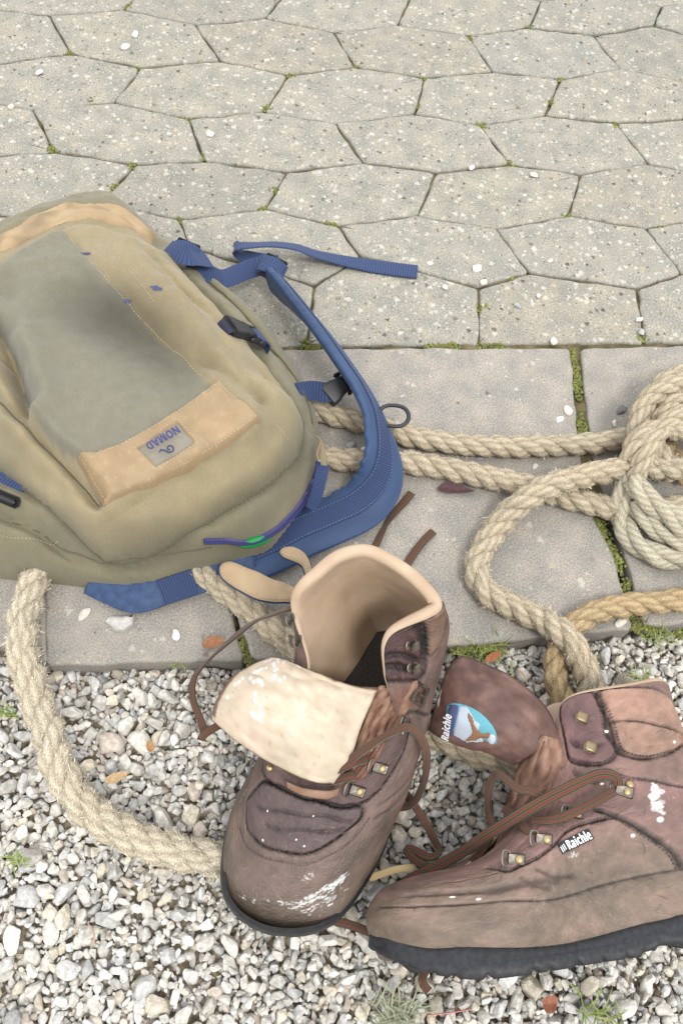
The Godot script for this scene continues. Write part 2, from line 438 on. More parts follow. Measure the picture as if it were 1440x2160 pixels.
		PackedVector2Array([Vector2(-0.9163, -0.7557), Vector2(-0.9426, -0.6815), Vector2(-0.7218, -0.7853), Vector2(-0.7354, -0.7142), Vector2(-0.5241, -0.8301), Vector2(-0.5452, -0.7467), Vector2(-0.3256, -0.8584), Vector2(-0.3496, -0.7839), Vector2(-0.1312, -0.8841), Vector2(-0.1478, -0.8107), Vector2(0.0624, -0.9212), Vector2(0.0439, -0.8352), Vector2(0.2565, -0.9574), Vector2(0.2399, -0.8732), Vector2(0.4592, -0.9844), Vector2(0.436, -0.9108), Vector2(0.6601, -1.0232), Vector2(0.6405, -0.9397), Vector2(0.8529, -1.0564), Vector2(0.8371, -0.9757), Vector2(1.0507, -1.0858), Vector2(1.0323, -1.0087)]),
		PackedVector2Array([Vector2(-1.0315, -0.6383), Vector2(-0.9834, -0.5699), Vector2(-0.8347, -0.669), Vector2(-0.7874, -0.6046), Vector2(-0.6431, -0.7023), Vector2(-0.5939, -0.6346), Vector2(-0.4418, -0.736), Vector2(-0.3958, -0.6671), Vector2(-0.2495, -0.7717), Vector2(-0.2276, -0.7296), Vector2(-0.0525, -0.7988), Vector2(-0.0203, -0.7528), Vector2(0.1449, -0.8318), Vector2(0.1888, -0.7641), Vector2(0.3404, -0.8693), Vector2(0.3825, -0.7976), Vector2(0.545, -0.902), Vector2(0.5907, -0.837), Vector2(0.7422, -0.9339), Vector2(0.7879, -0.8626), Vector2(0.9379, -0.9665), Vector2(0.9838, -0.8991)]),
		PackedVector2Array([Vector2(-0.8624, -0.5671), Vector2(-0.8584, -0.4556), Vector2(-0.6617, -0.5992), Vector2(-0.6577, -0.4931), Vector2(-0.46, -0.6294), Vector2(-0.456, -0.5309), Vector2(-0.2698, -0.664), Vector2(-0.2658, -0.5665), Vector2(-0.0697, -0.6969), Vector2(-0.0657, -0.6039), Vector2(0.1281, -0.7295), Vector2(0.1321, -0.641), Vector2(0.3251, -0.764), Vector2(0.3291, -0.6778), Vector2(0.5231, -0.7916), Vector2(0.5271, -0.7149), Vector2(0.7182, -0.8228), Vector2(0.7222, -0.7514), Vector2(0.9164, -0.8567), Vector2(0.9204, -0.7885), Vector2(1.1127, -0.8972), Vector2(1.1167, -0.8253)])]
	for r in range(0, vt.size()):
		var row := r - 9
		for k in 10:
			var j := k - 3
			var t1: Vector2 = vt[r][k * 2]; var b1: Vector2 = vt[r][k * 2 + 1]
			var t2: Vector2 = vt[r][k * 2 + 2]; var b2: Vector2 = vt[r][k * 2 + 3]
			var even := posmod(row, 2) == 0
			var up_k := k if even else k + 1
			var poly := PackedVector2Array([t1])
			if r > 0: poly.append(vt[r - 1][up_k * 2 + 1])
			poly.append(t2); poly.append(b2)
			if r < vt.size() - 1: poly.append(vt[r + 1][up_k * 2])
			poly.append(b1)
			var inset := Geometry2D.offset_polygon(poly, -0.0009)
			if inset.is_empty(): continue
			var c := Vector2.ZERO
			for q in poly: c += q / poly.size()
			var m := Mb.new()
			var tone := 1.0 + nz.get_noise_2d(c.x * 700, c.y * 700) * 0.12 + rng.randf_range(-0.04, 0.04)
			var warm := rng.randf_range(-0.018, 0.018)
			m.tint = Color(tone * (1 + warm), tone, tone * (1 - warm * 1.4))
			var tilt := Transform3D(Basis(Vector3(1, 0, 0), rng.randf_range(-0.006, 0.006)) * Basis(Vector3(0, 0, 1), rng.randf_range(-0.006, 0.006)), Vector3(c.x, rng.randf_range(-0.0012, 0.0012), c.y))
			var local := PackedVector2Array()
			for q in rough_outline(inset[0], 0.011, 0.0030, 0.003): local.append(q - c)
			slab(m, local, tilt, 0.03, 0.0035, 0.0012)
			put("paving_stone", m.mesh(), pav_m, pavement)
	for q in [PackedVector2Array([Vector2(-0.5947, -0.4713), Vector2(-0.3559, -0.5321), Vector2(-0.2482, -0.1974), Vector2(-0.315, -0.2135), Vector2(-0.4551, -0.1468)]),
			PackedVector2Array([Vector2(-0.3574, -0.5372), Vector2(-0.2311, -0.566), Vector2(-0.0706, -0.2274), Vector2(-0.2492, -0.1964)]),
			PackedVector2Array([Vector2(-0.2287, -0.5671), Vector2(-0.0365, -0.6042), Vector2(0.2402, -0.6548), Vector2(0.246, -0.5692), Vector2(0.252, -0.4917), Vector2(0.2622, -0.4347), Vector2(0.2843, -0.3856), Vector2(0.3003, -0.3127), Vector2(0.1168, -0.2666), Vector2(-0.0645, -0.2283)]),
			PackedVector2Array([Vector2(0.2509, -0.656), Vector2(0.5283, -0.7134), Vector2(0.5805, -0.3877), Vector2(0.4779, -0.3569), Vector2(0.308, -0.3158), Vector2(0.3039, -0.3517), Vector2(0.2873, -0.4301), Vector2(0.2645, -0.4937)]),
			PackedVector2Array([Vector2(0.5401, -0.7155), Vector2(0.8976, -0.7861), Vector2(0.8978, -0.4512), Vector2(0.5908, -0.3903)])]:
		var c := Vector2.ZERO
		for p in q: c += p / q.size()
		var local := PackedVector2Array()
		for p in rough_outline(q, 0.014, 0.003, 0.004): local.append(p - c)
		var m := Mb.new()
		slab(m, local, Transform3D(Basis(Vector3(0, 0, 1), rng.randf_range(-0.003, 0.003)), Vector3(c.x, 0.001, c.y)), 0.06, 0.004, 0.001)
		put("kerb_slab", m.mesh(), kerb_m, pavement)

	# dirt under the gravel
	var dm := PlaneMesh.new()
	dm.size = Vector2(1.6, 0.86); dm.subdivide_width = 4; dm.subdivide_depth = 4
	var dirt := put("dirt", dm, world_tex(std(Color(0.40, 0.36, 0.30), 0.95), soil_m.albedo_texture, 0.12, soil_m.heightmap_texture, 0.3))
	dirt.position = Vector3(0, -0.030, 0.06)
	dirt.set_meta("kind", "structure")
	gravel()

# ---------------------------------------------------------------- gravel
func stone_mesh(seed_: int, planes := 10, sub := 3, squash := 0.8) -> ArrayMesh:
	var r := RandomNumberGenerator.new(); r.seed = seed_
	var s := SphereMesh.new()
	s.radius = 1.0; s.height = 2.0
	s.radial_segments = 8 * sub; s.rings = 4 * sub
	var a := s.get_mesh_arrays()
	var vs: PackedVector3Array = a[Mesh.ARRAY_VERTEX]
	var pl := []
	for k in planes: pl.append([Vector3(r.randfn(), r.randfn(), r.randfn()).normalized(), r.randf_range(0.42, 0.86)])
	var st := Vector3(1.08, squash * r.randf_range(0.7, 1.1), r.randf_range(0.6, 0.95))
	var m := Mb.new()
	for q in vs:
		var d := q.normalized()
		var rad := 1.0
		for p in pl:
			var e: float = d.dot(p[0])
			if e > 0.2: rad = minf(rad, p[1] / e)
		m.vert(d * rad * (1.0 + r.randf_range(-0.015, 0.015)) * st)
	# weld the seam of the sphere so that it shades as one stone
	m.ix = a[Mesh.ARRAY_INDEX]
	var firsts := {}
	for k in m.ix.size():
		var key := (vs[m.ix[k]] * 1000.0).round()
		if not firsts.has(key): firsts[key] = m.ix[k]
		m.ix[k] = firsts[key]
	return m.mesh(true)

var gravel_edge := PackedVector2Array([Vector2(-0.5486, -0.0959), Vector2(-0.3229, -0.2105), Vector2(-0.2526, -0.1977), Vector2(-0.0687, -0.2268), Vector2(0.1168, -0.2661), Vector2(0.3022, -0.313), Vector2(0.4778, -0.3558), Vector2(0.9539, -0.4652)])
func edge_z(x: float) -> float:
	for k in gravel_edge.size() - 1:
		if x < gravel_edge[k + 1].x:
			return lerpf(gravel_edge[k].y, gravel_edge[k + 1].y, clampf(inverse_lerp(gravel_edge[k].x, gravel_edge[k + 1].x, x), 0, 1))
	return gravel_edge[gravel_edge.size() - 1].y

var gh := PackedFloat32Array()
const GW := 552
const GD := 336
const GC := 0.0025
const GX := -0.66
const GZ := -0.42
func gravel_y(x: float, z: float) -> float:
	var i := clampi(int((x - GX) / GC), 0, GW - 1); var j := clampi(int((z - GZ) / GC), 0, GD - 1)
	return gh[j * GW + i]

func gravel() -> void:
	gh.resize(GW * GD); gh.fill(-0.034)
	var r := RandomNumberGenerator.new(); r.seed = 99
	var kinds := 16
	var xf := []; var cl := []
	for k in kinds: xf.append([]); cl.append([])
	var sparse := fnl(2.2, 31, 2)
	var n := 48000
	for k in n:
		var size := clampf(0.0034 * exp(r.randfn() * 0.36), 0.0019, 0.0098)
		if k < 9000: size *= 0.95
		if k > 38000: size *= 0.62
		var best := Vector3.ZERO; var best_h := 1e9
		for tries in (5 if k < 38000 else 9):
			var x := r.randf_range(GX + 0.02, GX + GW * GC - 0.02)
			var z := r.randf_range(GZ + 0.02, GZ + GD * GC - 0.02)
			if z < edge_z(x) + size * 0.8: continue
			var w := int(size * 0.75 / GC) + 1
			var ci := int((x - GX) / GC); var cj := int((z - GZ) / GC)
			var top := -1.0; var sum := 0.0; var cnt := 0
			for dj in range(-w, w + 1):
				for di in range(-w, w + 1):
					if di * di + dj * dj > w * w + 1: continue
					var hh := gh[clampi(cj + dj, 0, GD - 1) * GW + clampi(ci + di, 0, GW - 1)]
					top = maxf(top, hh); sum += hh; cnt += 1
			var rest := lerpf(top, sum / cnt, 0.55)
			var score := rest + sparse.get_noise_2d(x * 3.0, z * 3.0) * 0.004
			if score < best_h: best_h = score; best = Vector3(x, rest, z)
		if best_h > 1e8 or best.y > -0.0125: continue
		var flat := r.randf_range(0.6, 0.95)
		var p := Vector3(best.x, best.y + size * 0.62, best.z)
		var ci := int((p.x - GX) / GC); var cj := int((p.z - GZ) / GC)
		var w := int(size / GC) + 1
		for dj in range(-w, w + 1):
			for di in range(-w, w + 1):
				var d2 := (di * di + dj * dj) * GC * GC / (size * size)
				if d2 > 0.85: continue
				var q := clampi(cj + dj, 0, GD - 1) * GW + clampi(ci + di, 0, GW - 1)
				gh[q] = maxf(gh[q], p.y + size * 0.72 * sqrt(1.0 - d2))
		var b := Basis(Vector3.UP, r.randf() * TAU) * Basis(Vector3(1, 0, 0), r.randfn() * 0.5) * Basis(Vector3(0, 0, 1), r.randfn() * 0.5)
		var kind := r.randi() % kinds
		xf[kind].append(Transform3D(b.scaled(Vector3.ONE * size * 1.28), p))
		var tone := clampf(r.randfn() * 0.15 + 0.97, 0.6, 1.3)
		var hue := r.randf()
		var c := Color(1.0, 0.985, 0.95)
		if hue < 0.10: c = Color(1.0, 0.93, 0.80)
		elif hue < 0.40: c = Color(0.93, 0.95, 0.97)
		elif hue < 0.45: c = Color(0.98, 0.88, 0.80)
		cl[kind].append(c * tone)
	var gm := world_tex(std(Color(0.69, 0.68, 0.66), 0.8, true), noise_tex(0.03, 41, Color(0.70, 0.69, 0.66), Color(1, 1, 1), 256, 5), 0.045, noise_tex(0.10, 42, Color.BLACK, Color.WHITE, 256, 4), 0.05)
	var g := Node3D.new()
	g.name = "gravel"
	add_child(g)
	tag(stuff(g), "pale grey crushed stone gravel in front of the paving", "gravel")
	for k in kinds:
		var mm := MultiMesh.new()
		mm.transform_format = MultiMesh.TRANSFORM_3D
		mm.use_colors = true
		mm.mesh = stone_mesh(200 + k)
		mm.instance_count = xf[k].size()
		for i in xf[k].size():
			mm.set_instance_transform(i, xf[k][i])
			mm.set_instance_color(i, cl[k][i])
		var o := MultiMeshInstance3D.new()
		o.name = "gravel_stones"
		o.multimesh = mm
		o.material_override = gm
		stuff(o)
		g.add_child(o, true)

func everything() -> void:
	moss()
	ropes()
	litter()
	backpack()
	boots()

# ---------------------------------------------------------------- moss in the joints
func moss() -> void:
	var r := RandomNumberGenerator.new(); r.seed = 12
	var spots := PackedVector3Array([Vector3(-0.4661, 0, -1.0599), Vector3(-0.3611, 0, -1.0479), Vector3(-0.2842, 0, -0.9539), Vector3(-0.2386, 0, -0.8897), Vector3(0.0241, 0, -1.0489), Vector3(0.0323, 0, -1.1094), Vector3(-0.0665, 0, -1.1159), Vector3(0.214, 0, -1.0987), Vector3(0.1195, 0, -1.0266), Vector3(0.1585, 0, -0.9591), Vector3(-0.1432, 0, -0.8461), Vector3(-0.3421, 0, -0.8136), Vector3(-0.2501, 0, -0.7691), Vector3(0.1659, 0, -0.7559), Vector3(0.1354, 0, -0.6966), Vector3(0.1376, 0, -0.6446), Vector3(0.3257, 0, -0.6894), Vector3(-0.4159, 0, -1.1843), Vector3(-0.3888, 0, -0.7745), Vector3(-0.0705, 0, -0.6107), Vector3(-0.4134, 0, -0.9678), Vector3(0.2312, 0, -1.1538), Vector3(-0.1797, 0, -1.0026), Vector3(-0.1596, 0, -1.0772), Vector3(-0.2762, 0, -0.9556), Vector3(0.1739, 0, -1.2667), Vector3(0.0919, 0, -1.2186), Vector3(-0.4359, 0, -0.8658), Vector3(-0.3279, 0, -0.8552), Vector3(0.3086, 0, -1.0681), Vector3(0.3581, 0, -0.8744), Vector3(-0.1507, 0, -0.8101), Vector3(0.243, 0, -0.8738), Vector3(-0.0619, 0, -0.802), Vector3(0.1545, 0, -0.6419), Vector3(-0.0587, 0, -0.6058)])
	var where := []
	for s in spots: where.append(s)
	var xs := []; var cs := []
	for k in where.size():
		var p: Vector3 = where[k]
		for i in int(r.randf_range(25, 110)):
			xs.append(p + Vector3(r.randfn() * 0.0045, 0, r.randfn() * 0.0035))
	for seg in [PackedVector3Array([Vector3(0.2418, 0, -0.6516), Vector3(0.247, 0, -0.6094), Vector3(0.2498, 0, -0.5699), Vector3(0.2546, 0, -0.5322), Vector3(0.2583, 0, -0.4987)]), PackedVector3Array([Vector3(0.2633, 0, -0.4349), Vector3(0.2742, 0, -0.4113), Vector3(0.2857, 0, -0.3831), Vector3(0.2953, 0, -0.353), Vector3(0.3024, 0, -0.317)]), PackedVector3Array([Vector3(0.3023, 0, -0.315), Vector3(0.3258, 0, -0.3144), Vector3(0.3494, 0, -0.3139)]), PackedVector3Array([Vector3(-0.0774, 0, -0.2556), Vector3(-0.0694, 0, -0.2309), Vector3(-0.0624, 0, -0.2295)]), PackedVector3Array([Vector3(0.1259, 0, -0.2679), Vector3(0.1534, 0, -0.269), Vector3(0.1715, 0, -0.2764)]), PackedVector3Array([Vector3(0.2697, 0, -0.4285), Vector3(0.2679, 0, -0.4159)]), PackedVector3Array([Vector3(0.0716, 0, -0.6273), Vector3(0.16, 0, -0.6436)]), PackedVector3Array([Vector3(-0.069, 0, -0.6006), Vector3(-0.0423, 0, -0.6059)])]:
		var n := int(seg[0].distance_to(seg[seg.size() - 1]) * 5200)
		var path := smooth_path(seg, 0.001)
		for i in n:
			if path.size() < 2: continue
			var p: Vector3 = path[r.randi() % path.size()]
			if nz.get_noise_2d(p.x * 1500, p.z * 1500) > -0.12: xs.append(p + Vector3(r.randfn() * 0.0034, 0, r.randfn() * 0.0030))
	var mm := MultiMesh.new()
	mm.transform_format = MultiMesh.TRANSFORM_3D
	mm.use_colors = true
	var m := Mb.new()
	var bl := Mb.new()
	for k in 9:        # a tiny cushion of leaflets
		var a := TAU * k / 9.0; var t := 0.4 + 0.5 * float((k * 5) % 9) / 9.0
		var d := Vector3(cos(a) * sin(t), cos(t), sin(a) * sin(t))
		var s := Vector3(-sin(a), 0, cos(a)) * 0.28
		var i0 := bl.vert(s); var i1 := bl.vert(d * 1.0); var i2 := bl.vert(-s)
		bl.tri(i0, i1, i2)
	ball(m, Transform3D(Basis().scaled(Vector3(0.8, 0.6, 0.8)), Vector3.ZERO), 6, 3, true)
	var b0 := m.v.size()
	for k in bl.v.size(): m.vert(bl.v[k])
	for k in bl.ix: m.ix.append(b0 + k)
	mm.mesh = m.mesh()
	mm.instance_count = xs.size()
	for k in xs.size():
		var s := r.randf_range(0.0011, 0.0027)
		mm.set_instance_transform(k, Transform3D((Basis(Vector3.UP, r.randf() * TAU) * Basis(Vector3(1, 0, 0), r.randfn() * 0.3)).scaled(Vector3.ONE * s), xs[k] + Vector3(0, r.randf_range(-0.0045, -0.0008), 0)))
		mm.set_instance_color(k, Color(0.16, 0.19, 0.045).lerp(Color(0.11, 0.095, 0.045), clampf(r.randf() * 1.1 - 0.2, 0, 1)) * r.randf_range(0.7, 1.3))
	var o := MultiMeshInstance3D.new()
	o.name = "moss"
	o.multimesh = mm
	o.material_override = std(Color(1, 1, 1), 0.95, true)
	add_child(o)
	tag(stuff(o), "green moss growing in the joints between the paving stones", "moss")

# ---------------------------------------------------------------- ropes
var rope_mats := {}
func rope_mat(col: Color) -> StandardMaterial3D:
	if not rope_mats.has("t"):
		var f := fnl(0.06, 71, 3)
		var im := f.get_seamless_image(256, 256); im.convert(Image.FORMAT_L8)
		var d := im.get_data()
		var o := PackedByteArray(); o.resize(256 * 256 * 3)
		for y in 256:
			for x in 256:
				var yarn := 0.5 + 0.5 * cos(TAU * (x * 5.0 / 256.0 + y * 4.0 / 256.0))
				var n: float = d[((y * 1) % 256) * 256 + (x * 3) % 256] / 255.0
				var q := clampf(0.66 + 0.13 * yarn + 0.45 * (n - 0.35), 0, 1)
				var k := (y * 256 + x) * 3
				o[k] = int(255 * q); o[k + 1] = int(255 * q * 0.985); o[k + 2] = int(255 * q * 0.95)
		rope_mats["t"] = tex(Image.create_from_data(256, 256, false, Image.FORMAT_RGB8, o))
	if not rope_mats.has(col):
		var m := std(col, 0.95, true)
		m.albedo_texture = rope_mats["t"]
		m.uv1_scale = Vector3(1, 40, 1)
		m.heightmap_enabled = true
		m.heightmap_texture = rope_mats["t"]
		m.heightmap_scale = 0.12
		rope_mats[col] = m
	return rope_mats[col]

# one length of three-strand rope under parent: three strands and its loose fibres
func rope(parent: Node3D, keys: PackedVector3Array, r: float, col: Color, lay := 0.056, fuzz := 1.0, seed_ := 1, worn := 0.5) -> void:
	var g := RandomNumberGenerator.new(); g.seed = seed_
	var p := smooth_path(keys, 0.0022)
	var f := frames(p)
	var m := rope_mat(col)
	var hair := Mb.new()
	for s in 3:
		var mb := Mb.new()
		var pts := PackedVector3Array(); var uvs := PackedVector2Array()
		var sides := 14
		for k in p.size():
			var run := k * 0.0022
			var wob := nz.get_noise_2d(run * 2500 + seed_ * 91, s * 400.0)
			var a := TAU * (s / 3.0 + run / lay) + wob * 0.35
			var fl := nz.get_noise_2d(run * 5200 + seed_ * 31, s * 777.0 + 50)
			var rs := r * (0.545 + 0.06 * fl * worn * 2.0); var rh := r * (0.475 + 0.05 * wob)
			var o: Vector3 = f[k][1] * cos(a) + f[k][2] * sin(a)
			var c := p[k] + o * rh
			# the strand runs along its own helix
			var tan_: Vector3 = (f[k][0] - (f[k][1] * -sin(a) + f[k][2] * cos(a)) * (-TAU * rh / lay)).normalized()
			var e1 := (o - tan_ * o.dot(tan_)).normalized()
			var e2 := tan_.cross(e1)
			for q in sides + 1:
				var b := TAU * q / sides
				var rr := rs * (1.0 + 0.06 * worn * nz.get_noise_3d(c.x * 9000 + cos(b) * 60, c.z * 9000 + sin(b) * 60, s * 100.0))
				pts.append(c + (e1 * cos(b) + e2 * sin(b)) * rr)
				uvs.append(Vector2(float(q) / sides, run))
			if k % 1 == 0:
				for h in int(5.0 * fuzz + g.randf()):
					var b := g.randf() * TAU
					var nrm := e1 * cos(b) + e2 * sin(b)
					if nrm.dot(o) < -0.2 or nrm.y < -0.5: continue
					var q := c + nrm * rs * 0.93
					var side_ := (tan_ * g.randfn() + nrm * 0.8 + e2 * g.randfn() * 0.6).normalized()
					var len_ := r * g.randf_range(0.10, 0.36) * (2.2 if g.randf() < 0.04 else 1.0)
					var tip := q + (tan_ * g.randfn() * 0.9 + nrm * g.randf_range(0.1, 0.75) + Vector3.UP * g.randfn() * 0.15).normalized() * len_
					var w := side_.cross(nrm).normalized() * g.randf_range(0.00018, 0.00034)
					hair.tint = col * g.randf_range(0.85, 1.3)
					var mid := q.lerp(tip, 0.5) + nrm * len_ * 0.12
					var i0 := hair.vert(q - w); var i1 := hair.vert(q + w); var i2 := hair.vert(mid + w * 0.8); var i3 := hair.vert(mid - w * 0.8); var i4 := hair.vert(tip)
					hair.quad(i0, i1, i2, i3); hair.tri(i3, i2, i4)
		var b0 := mb.grid(pts, sides + 1, p.size(), false, true, uvs)
		for k in p.size():
			var dirt := 1.0 + 0.16 * nz.get_noise_2d(k * 4.0 + seed_ * 55, s * 30.0) + 0.10 * nz.get_noise_2d(k * 19.0, s * 90.0 + seed_)
			var warm := 0.05 * nz.get_noise_2d(k * 2.5 + 900, seed_ * 40.0)
			for q in sides + 1: mb.c[b0 + k * (sides + 1) + q] = Color(dirt * (1 + warm), dirt, dirt * (1 - warm))
		for e in 2:
			var ring := PackedInt32Array()
			for q in sides: ring.append(b0 + q + (0 if e == 0 else (p.size() - 1) * (sides + 1)))
			mb.fan(ring, (pts[0] + pts[sides / 2]) * 0.5 if e == 0 else (pts[pts.size() - 1] + pts[pts.size() - 1 - sides / 2]) * 0.5, e == 0)
		put("rope_strand", mb.mesh(), m, parent)
	var hm := std(Color(1, 1, 1), 1.0, true)
	hm.backlight_enabled = true
	hm.backlight = Color(0.3, 0.28, 0.22)
	stuff(put("loose_fibres", hair.mesh(), hm, parent))

func ropes() -> void:
	var pale := Color(0.55, 0.485, 0.375)
	var hank := Color(0.56, 0.53, 0.43)
	var gold := Color(0.53, 0.41, 0.25)
	var a := thing("frayed_rope", "thick pale frayed rope curving over the gravel from the backpack to the upright boot", "rope", "natural fibre ropes")
	rope(a, PackedVector3Array([Vector3(-0.2758, 0.013, -0.3199), Vector3(-0.2783, 0.013, -0.289), Vector3(-0.278, 0.013, -0.2619), Vector3(-0.2768, 0.013, -0.2312), Vector3(-0.2675, 0.013, -0.2005), Vector3(-0.2479, 0.016, -0.1694), Vector3(-0.2277, 0.012, -0.1374), Vector3(-0.2105, 0.008, -0.1101), Vector3(-0.1854, 0.006, -0.0842), Vector3(-0.1549, 0.006, -0.0683), Vector3(-0.1248, 0.006, -0.0599), Vector3(-0.0918, 0.006, -0.0549), Vector3(-0.0579, 0.004, -0.0539), Vector3(-0.0221, -0.004, -0.0535)]), 0.0148, Color(0.60, 0.545, 0.44), 0.070, 4.5, 1, 1.0)
	var b := thing("rope", "hairy rope passing under the upright boot, coming out below the leather tabs of the backpack", "rope", "natural fibre ropes")
	rope(b, PackedVector3Array([Vector3(-0.1496, 0.013, -0.3187), Vector3(-0.1175, 0.013, -0.2973), Vector3(-0.0868, 0.013, -0.2807), Vector3(-0.0605, 0.013, -0.2653), Vector3(-0.0402, 0.013, -0.2508), Vector3(-0.019, 0.008, -0.2379), Vector3(0.008, -0.01, -0.2264), Vector3(0.0605, -0.016, -0.2058), Vector3(0.0962, -0.004, -0.1878), Vector3(0.1217, 0.004, -0.1779), Vector3(0.1481, 0.004, -0.1697), Vector3(0.1826, 0.004, -0.1639), Vector3(0.2138, 0, -0.1584)]), 0.0125, pale, 0.062, 2.7, 2, 0.8)
	var c := thing("rope_coil", "tangled pale rope with loops and a coil at the right edge of the paving", "rope", "natural fibre ropes")
	rope(c, PackedVector3Array([Vector3(-0.0984, 0.013, -0.5147), Vector3(-0.0298, 0.013, -0.5062), Vector3(0.0121, 0.013, -0.5002), Vector3(0.054, 0.013, -0.4918), Vector3(0.1054, 0.013, -0.49), Vector3(0.1615, 0.013, -0.4949), Vector3(0.2232, 0.013, -0.5063), Vector3(0.28, 0.014, -0.5211), Vector3(0.3106, 0.02, -0.5346), Vector3(0.3129, 0.034, -0.5567), Vector3(0.3251, 0.042, -0.5816), Vector3(0.3572, 0.042, -0.6065), Vector3(0.4021, 0.03, -0.6302)]), 0.0122, pale, 0.061, 1.0, 3, 0.5)
	rope(c, PackedVector3Array([Vector3(-0.0875, 0.013, -0.4494), Vector3(-0.0175, 0.013, -0.4502), Vector3(0.0222, 0.013, -0.4543), Vector3(0.062, 0.013, -0.4584), Vector3(0.1124, 0.013, -0.4572), Vector3(0.1578, 0.013, -0.4529), Vector3(0.1905, 0.013, -0.45), Vector3(0.2281, 0.013, -0.444), Vector3(0.2629, 0.013, -0.4393), Vector3(0.2977, 0.013, -0.4374), Vector3(0.3335, 0.012, -0.4453), Vector3(0.3747, 0.012, -0.4603)]), 0.0128, pale, 0.061, 2.0, 4, 0.7)
	rope(c, PackedVector3Array([Vector3(0.4005, 0.03, -0.5036), Vector3(0.3641, 0.03, -0.4918), Vector3(0.3285, 0.03, -0.4855), Vector3(0.2923, 0.032, -0.4785), Vector3(0.2521, 0.032, -0.4639), Vector3(0.2162, 0.036, -0.4456), Vector3(0.1877, 0.034, -0.4271), Vector3(0.1651, 0.02, -0.4063), Vector3(0.147, 0.013, -0.3746), Vector3(0.1398, 0.013, -0.3447), Vector3(0.1529, 0.013, -0.3228), Vector3(0.1812, 0.013, -0.3106), Vector3(0.2054, 0.018, -0.3011), Vector3(0.2251, 0.028, -0.2828), Vector3(0.2416, 0.022, -0.2616), Vector3(0.2508, 0.012, -0.2431), Vector3(0.2564, 0.004, -0.2103)]), 0.0132, pale, 0.061, 2.5, 5, 0.8)
	rope(c, PackedVector3Array([Vector3(0.2875, 0.03, -0.465), Vector3(0.2835, 0.024, -0.445), Vector3(0.2861, 0.014, -0.4284), Vector3(0.2973, 0.013, -0.4042), Vector3(0.3201, 0.013, -0.3905), Vector3(0.3491, 0.013, -0.3896), Vector3(0.3889, 0.013, -0.401)]), 0.0118, hank, 0.115, 1.2, 6, 0.5)
	rope(c, PackedVector3Array([Vector3(0.2889, 0.045, -0.4566), Vector3(0.295, 0.044, -0.4436), Vector3(0.3091, 0.04, -0.4337), Vector3(0.3263, 0.036, -0.426), Vector3(0.3452, 0.032, -0.4163), Vector3(0.3815, 0.03, -0.4079)]), 0.0118, hank, 0.115, 1.2, 7, 0.5)
	rope(c, PackedVector3Array([Vector3(0.3134, 0.032, -0.4825), Vector3(0.301, 0.04, -0.496), Vector3(0.2966, 0.045, -0.5188), Vector3(0.3025, 0.05, -0.5468), Vector3(0.3221, 0.055, -0.5683), Vector3(0.3496, 0.055, -0.5806), Vector3(0.3941, 0.05, -0.5906)]), 0.0118, pale, 0.061, 1.1, 8, 0.5)
	rope(c, PackedVector3Array([Vector3(0.3418, 0.022, -0.4842), Vector3(0.3235, 0.034, -0.4975), Vector3(0.3171, 0.04, -0.5165), Vector3(0.3214, 0.045, -0.5381), Vector3(0.3346, 0.05, -0.5553), Vector3(0.3609, 0.05, -0.5647), Vector3(0.3917, 0.05, -0.5649)]), 0.0116, pale, 0.061, 1.1, 9, 0.5)
	rope(c, PackedVector3Array([Vector3(0.3616, 0.012, -0.4873), Vector3(0.3411, 0.018, -0.5103), Vector3(0.3394, 0.02, -0.5301), Vector3(0.3477, 0.024, -0.5474), Vector3(0.3664, 0.025, -0.5593), Vector3(0.3984, 0.025, -0.5646)]), 0.0116, gold, 0.061, 1.0, 10, 0.5)
	rope(c, PackedVector3Array([Vector3(0.2872, 0.04, -0.4775), Vector3(0.2891, 0.05, -0.4936), Vector3(0.3014, 0.058, -0.5069), Vector3(0.3235, 0.056, -0.516), Vector3(0.3472, 0.05, -0.5179), Vector3(0.3822, 0.04, -0.5212)]), 0.0112, pale, 0.056, 1.2, 12, 0.5)
	rope(c, PackedVector3Array([Vector3(0.2963, 0.018, -0.4492), Vector3(0.2941, 0.036, -0.4626), Vector3(0.2963, 0.05, -0.4786), Vector3(0.3048, 0.058, -0.4969), Vector3(0.3243, 0.06, -0.5235), Vector3(0.3519, 0.055, -0.5436), Vector3(0.3911, 0.05, -0.5586)]), 0.0108, pale, 0.056, 1.4, 13, 0.6)
	rope(c, PackedVector3Array([Vector3(0.2931, 0.028, -0.4388), Vector3(0.3086, 0.024, -0.4223), Vector3(0.3281, 0.02, -0.411), Vector3(0.3528, 0.018, -0.4039), Vector3(0.3868, 0.018, -0.4037)]), 0.0100, hank, 0.115, 1.6, 14, 0.5)
	var d := thing("golden_rope", "golden brown rope coming in from the right edge and bending under the rope loop", "rope", "natural fibre ropes")
	rope(d, PackedVector3Array([Vector3(0.4041, 0.013, -0.3588), Vector3(0.3459, 0.013, -0.3445), Vector3(0.3124, 0.013, -0.3365), Vector3(0.2792, 0.013, -0.3276), Vector3(0.2518, 0.013, -0.3146), Vector3(0.2328, 0.011, -0.297), Vector3(0.2226, 0.008, -0.275), Vector3(0.222, 0.004, -0.2504), Vector3(0.2335, 0, -0.2213)]), 0.0120, gold, 0.061, 0.9, 11, 0.4)

# ---------------------------------------------------------------- loose pebbles, leaves, grass
func pebble(at: Vector3, size: float, flat: float, col: Color, label: String, seed_: int, m: Material, called := "pebble", category := "pebble", group := "loose pebbles on the paving") -> void:
	var o := put(called, pebble_meshes[seed_ % pebble_meshes.size()], m)
	o.transform = Transform3D((Basis(Vector3.UP, seed_ * 1.7)).scaled(Vector3(size, size * flat, size)), at + Vector3(0, size * flat * 0.55, 0))
	tag(o, label, category, group)

